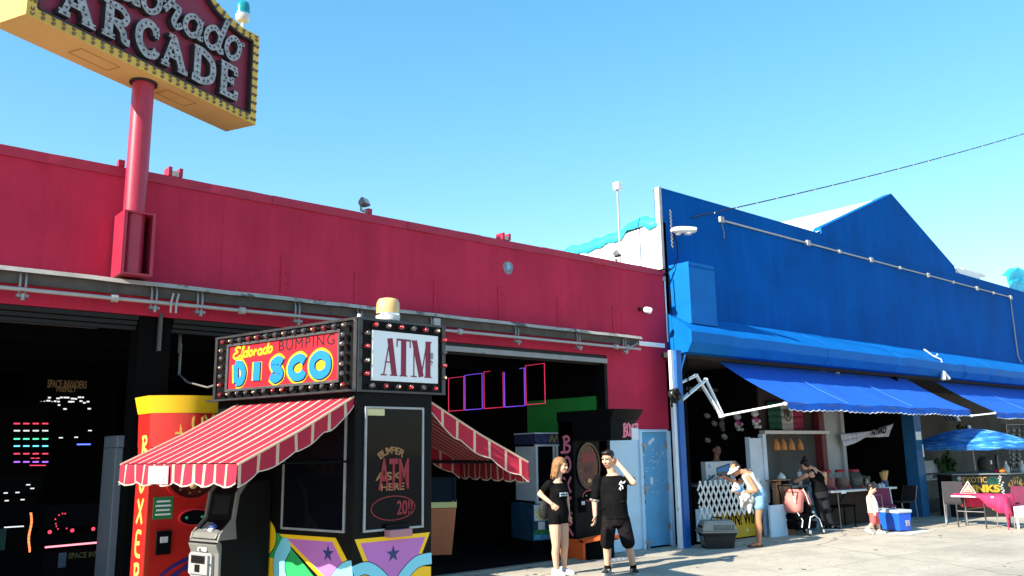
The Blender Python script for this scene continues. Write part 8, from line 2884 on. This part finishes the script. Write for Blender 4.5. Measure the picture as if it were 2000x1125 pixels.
    # her dog
    d = T('dog', 'small fluffy white dog held under the arm of the woman in the visor', 'dog', tuple(J(1460, 970, -0.14)))
    m = M()
    m.ell(J(1459, 967, -0.13), (0.14, 0.10, 0.09), Quaternion((0, 1, 0), 0.35) if False else None, 14, 9)
    m.ell(J(1467, 974, -0.12), (0.10, 0.09, 0.09)); m.ell(J(1450, 960, -0.15), (0.09, 0.085, 0.085))
    m.ell(J(1440, 952, -0.18), (0.072, 0.072, 0.072)); m.cap(J(1437, 954, -0.20), J(1431, 957, -0.23), 0.045, 0.03)
    m.cap(J(1444, 946, -0.16), J(1448, 955, -0.22), 0.03, 0.025); m.cap(J(1441, 944, -0.10), J(1446, 953, -0.07), 0.03, 0.025)
    m.cap(J(1452, 972, -0.16), J(1449, 988, -0.17), 0.04, 0.028); m.cap(J(1467, 985, -0.13), J(1465, 998, -0.14), 0.05, 0.03)
    m.cap(J(1459, 972, -0.08), J(1457, 990, -0.08), 0.04, 0.028); m.cap(J(1476, 978, -0.10), J(1484, 985, -0.10), 0.035, 0.02)
    r5 = random.Random(9)
    for i in range(70):
        a = V((r5.gauss(0, 1), r5.gauss(0, 1), r5.gauss(0, 1))).normalized()
        c = J(1460, 968, -0.13) + V((a.x * 0.12, a.y * 0.085, a.z * 0.085))
        m.cap(c, c + V((a.x, a.y, a.z - 0.9)).normalized() * 0.04, 0.022, 0.006, 6)
    o = blob(m, 0.011, 1).build('body', mat('white_fur', (0.50, 0.49, 0.47), 0.95, 0.22, 24, 0.8, 70), d, smooth=180)
    m = M()
    m.ell(J(1430, 957, -0.245), (0.016, 0.016, 0.013), nu=8, nv=6)
    m.ell(J(1437, 950, -0.262), (0.012, 0.012, 0.012), nu=8, nv=6); m.ell(J(1432, 950, -0.20), (0.012, 0.012, 0.012), nu=8, nv=6)
    m.build('eye', eye_m, d, smooth=70)
    m = M().lathe([(0.083, -0.02), (0.09, 0.0), (0.083, 0.02)], J(1445, 955, -0.17), 14, axis=(J(1450, 960, -0.15) - J(1440, 952, -0.18)))
    m.build('harness', mat('harness_blue', (0.02, 0.16, 0.42), 0.6, 0.1), d, smooth=50)


visor_woman()


# ---- the woman in a black tank top at the snack counter, seen from behind
def tank_woman():
    p = Person('woman with a dark bun in black tank top and leggings leaning on the snack counter', (16.75, 9.62, 0), 95.5, 1607, 1039)
    J = p.J
    F = -dvec(25)
    F = dvec(-155)
    R_ = F.cross(V((0, 0, 1))).normalized()
    Hp, N = J(1600, 966, 0.0), J(1594, 921, 0.08)
    Hc, Hf = J(1578, 912, 0.16), dvec(-150, -0.5)
    shL, shR = J(1577, 932, 0.08), J(1613, 930, 0.06)
    elL, wrL = J(1560, 945, 0.28), J(1572, 940, 0.46)
    elR, wrR = J(1620, 950, 0.28), J(1606, 950, 0.44)
    hL, hR = J(1593, 972, 0.02), J(1606, 972, 0.0)
    kL, kR = J(1596, 1006, 0.0), J(1611, 1005, -0.02)
    aL, aR = J(1604, 1034, 0.03), J(1619, 1034, 0.0)
    tr = [(-0.24, 0.13, 0.115, 0.0), (0.0, 0.180, 0.135, 0.0), (0.38, 0.150, 0.11, 0.0), (0.70, 0.165, 0.115, 0.0), (0.88, 0.165, 0.09, 0.0), (0.97, 0.085, 0.065, 0), (1.05, 0.05, 0.05, 0.0)]
    b = M()
    b.ring_loft(torso_rings(Hp, N, F, tr))
    b.cap(N, Hc, 0.054, 0.052)
    P, rot, R, F2, U = head(b, Hc, Hf, V((0, 0, 1)), 0.98)
    limb(b, [shL, elL, wrL], [0.054, 0.043, 0.028]); limb(b, [shR, elR, wrR], [0.054, 0.043, 0.028])
    for hp, kn, an in ((hL, kL, aL), (hR, kR, aR)):
        limb(b, [hp, kn, an], [0.085, 0.055, 0.036])
    hand(b, wrL, F, V((0, 0, -1)), 1, 0.95, 0.5); hand(b, wrR, F, V((0, 0, -1)), 1, 0.95, 0.5)
    blob(b, 0.010, 3).build('body', skin, p.t, smooth=180)
    face_parts(P, rot, p.t, 0.98, hair_black)
    h = M()
    h.ell(P(0, -0.028, 0.035), (0.086, 0.100, 0.090), rot, 16, 10)
    h.ell(P(0, -0.085, 0.115), (0.055, 0.05, 0.05), rot, 12, 8)
    h.ell(P(0, -0.07, -0.03), (0.06, 0.045, 0.06), rot, 10, 7)
    blob(h, 0.01, 2).build('hair', hair_black, p.t, smooth=180)
    s = M()
    s.ring_loft(torso_rings(Hp, N, F, [(0.0, 0.182, 0.137, 0.0)] + tr[2:3] + [(0.66, 0.162, 0.115, 0)], 0.013))
    for q in (-1, 1):
        s.cap(Hp + (N - Hp) * 0.62 + R_ * (0.06 * q) - F * 0.11, N + R_ * (0.085 * q) - F * 0.03 + V((0, 0, -0.01)), 0.045, 0.022)
        s.cap(N + R_ * (0.085 * q) - F * 0.03, Hp + (N - Hp) * 0.66 + R_ * (0.085 * q) + F * 0.10, 0.022, 0.03)
    s.cap(Hp + (N - Hp) * 0.55 - F * 0.1, Hp + (N - Hp) * 0.86 - F * 0.105, 0.05, 0.035)
    blob(s, 0.011, 3).build('tank_top', black_cloth, p.t, smooth=180)
    s = M()
    s.ring_loft(torso_rings(Hp, N, F, [(-0.26, 0.14, 0.12, 0.0), (0.0, 0.180, 0.135, 0.0), (0.12, 0.172, 0.128, 0)], 0.01))
    for hp, kn, an in ((hL, kL, aL), (hR, kR, aR)):
        limb(s, [hp, kn, kn.lerp(an, 0.8)], [0.097, 0.066, 0.048])
    blob(s, 0.011, 3).build('leggings', mat('navy_leggings', (0.010, 0.011, 0.016), 0.85, 0.2, 9), p.t, smooth=180)
    for an, tx in ((aL, -150), (aR, 70)):
        shoe(p.t, V((an.x, an.y, 0.014)) - dvec(tx) * 0.06, V((an.x, an.y, 0.014)) + dvec(tx) * 0.15, black_cloth, white_paint, 0.95)


tank_woman()


# ---- the toddler
def child():
    p = Person('small dark haired child in white vest and coral shorts walking to the right', (16.62, 8.52, 0), 101.0, 1707, 1045)
    J = p.J
    F = dvec(68)
    R_ = F.cross(V((0, 0, 1))).normalized()
    Hp, N = J(1707, 1001, 0.0), J(1704, 968, 0.0)
    Hc, Hf = J(1708.5, 956, 0.0), dvec(66, -0.45)
    shN, shF = J(1700, 972, -0.07), J(1712, 972, 0.10)
    eN, wN = J(1699, 988, -0.09), J(1703, 1000, -0.10)
    eF, wF = J(1716, 985, 0.12), J(1716, 997, 0.12)
    hN, hF = J(1704, 1006, -0.045), J(1710, 1006, 0.05)
    kN, kF = J(1703, 1022, -0.05), J(1716, 1022, 0.05)
    aN, aF = J(1691, 1034, -0.05), J(1718, 1036, 0.05)
    tr = [(-0.2, 0.075, 0.07, 0.0), (0.0, 0.098, 0.088, 0.0), (0.4, 0.096, 0.088, 0.01), (0.75, 0.098, 0.080, 0.0), (0.92, 0.085, 0.06, 0.0), (1.02, 0.04, 0.04, 0.0)]
    b = M()
    b.ring_loft(torso_rings(Hp, N, F, tr))
    b.cap(N - V((0, 0, 0.02)), Hc, 0.040, 0.042)
    P, rot, R, F2, U = head(b, Hc, Hf, V((0, 0, 1)), 0.82)
    limb(b, [shN, eN, wN], [0.034, 0.028, 0.020]); limb(b, [shF, eF, wF], [0.034, 0.028, 0.020])
    for hp, kn, an in ((hN, kN, aN), (hF, kF, aF)):
        limb(b, [hp, kn, an], [0.056, 0.040, 0.028])
    hand(b, wN, V((0, 0, -1)) + F * 0.4, R_, 1, 0.62, 0.5); hand(b, wF, V((0, 0, -1)) + F * 0.3, -R_, -1, 0.62, 0.5)
    blob(b, 0.0075, 3).build('body', skin, p.t, smooth=180)
    face_parts(P, rot, p.t, 0.82, hair_black)
    h = M()
    h.ell(P(0, -0.025, 0.04), (0.072, 0.088, 0.075), rot, 16, 10)
    h.ell(P(0, 0.045, 0.075), (0.058, 0.035, 0.03), rot, 10, 7)
    h.ell(P(0, -0.06, -0.02), (0.058, 0.045, 0.06), rot, 10, 7)
    blob(h, 0.008, 2).build('hair', hair_black, p.t, smooth=180)
    s = M()
    s.ring_loft(torso_rings(Hp, N, F, [(-0.05, 0.104, 0.094, 0.0), (0.2, 0.098, 0.09, 0.01), (0.5, 0.096, 0.088, 0.01), (0.8, 0.084, 0.074, 0.0), (0.95, 0.06, 0.05, 0)], 0.012))
    blob(s, 0.008, 3).build('vest', mat('white_cotton', (0.78, 0.77, 0.76), 0.85, 0.05, 6), p.t, smooth=180)
    s = M()
    s.ring_loft(torso_rings(Hp, N, F, [(-0.3, 0.08, 0.075, 0.0), (0.0, 0.100, 0.09, 0.0), (0.12, 0.096, 0.088, 0)], 0.013))
    for hp, kn in ((hN, kN), (hF, kF)):
        limb(s, [hp, hp.lerp(kn, 0.92)], [0.068, 0.062])
    blob(s, 0.009, 3).build('shorts', mat('coral_shorts', (0.62, 0.10, 0.10), 0.85, 0.08, 8), p.t, smooth=180)
    ws = mat('white_trainer', (0.76, 0.76, 0.76), 0.6, 0.06, 8)
    q = dvec(75)
    shoe(p.t, V((aN.x, aN.y, 0.085)) - q * 0.045, V((aN.x, aN.y, 0.012)) + q * 0.085, ws, white_paint, 0.80)
    shoe(p.t, V((aF.x, aF.y, 0.016)) - q * 0.045, V((aF.x, aF.y, 0.016)) + q * 0.10, ws, white_paint, 0.80)


child()


# ---- the stall keeper in the dark
def keeper():
    p = Person('stall keeper in dark clothes standing in the shade behind the television box', (14.92, 10.95, 0), 96.0, 1409, 1040)
    J = p.J
    F = dvec(15)
    Hp, N = J(1408, 950, 0.0), J(1409, 899, 0.0)
    Hc, Hf = J(1411, 880, 0.0), dvec(25, -0.1)
    b = M()
    tr = [(-0.2, 0.13, 0.11, 0.0), (0.0, 0.18, 0.13, 0.0), (0.4, 0.175, 0.13, 0.0), (0.72, 0.185, 0.125, 0.0), (0.9, 0.175, 0.095, 0.0), (1.02, 0.06, 0.06, 0.0)]
    b.ring_loft(torso_rings(Hp, N, F, tr))
    b.cap(N - V((0, 0, 0.03)), Hc, 0.058, 0.056)
    P, rot, R, F2, U = head(b, Hc, Hf, V((0, 0, 1)), 1.03)
    arms = [(J(1393, 908, 0.0), J(1387, 935, -0.05), J(1400, 942, -0.35)), (J(1426, 908, 0.0), J(1432, 935, -0.05), J(1420, 942, -0.35))]
    for a in arms:
        limb(b, a, [0.055, 0.043, 0.03])
    hand(b, arms[0][2], -FH, V((0, 0, -1)), 1, 1.0, 0.5); hand(b, arms[1][2], -FH, V((0, 0, -1)), -1, 1.0, 0.5)
    for q in (-8, 8):
        limb(b, [J(1408 + q, 958, 0), J(1408 + q, 1000, -0.02), J(1408 + q, 1034, 0)], [0.085, 0.06, 0.04])
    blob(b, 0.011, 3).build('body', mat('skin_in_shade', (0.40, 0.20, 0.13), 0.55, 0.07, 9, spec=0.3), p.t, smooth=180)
    face_parts(P, rot, p.t, 1.03, hair_black)
    h = M()
    h.ell(P(0, -0.022, 0.052), (0.083, 0.098, 0.078), rot, 14, 9)
    blob(h, 0.011, 2).build('hair', hair_black, p.t, smooth=180)
    s = M()
    s.ring_loft(torso_rings(Hp, N, F, tr[1:5] + [(0.96, 0.10, 0.08, 0)], 0.02))
    for a in arms:
        limb(s, [a[0], a[0].lerp(a[1], 0.7)], [0.072, 0.072])
    blob(s, 0.012, 3).build('shirt', black_cloth, p.t, smooth=180)
    s = M()
    s.ring_loft(torso_rings(Hp, N, F, tr[:2] + [(0.1, 0.17, 0.12, 0)], 0.012))
    for q in (-8, 8):
        limb(s, [J(1408 + q, 958, 0), J(1408 + q, 1000, -0.02), J(1408 + q, 1030, 0)], [0.10, 0.075, 0.06])
    blob(s, 0.012, 3).build('trousers', short_cloth, p.t, smooth=180)
    for q in (-8, 8):
        c = J(1408 + q, 1034, 0)
        shoe(p.t, V((c.x, c.y, 0.018)) - F * 0.07, V((c.x, c.y, 0.018)) + F * 0.16, rubber, rubber, 1.0)


keeper()
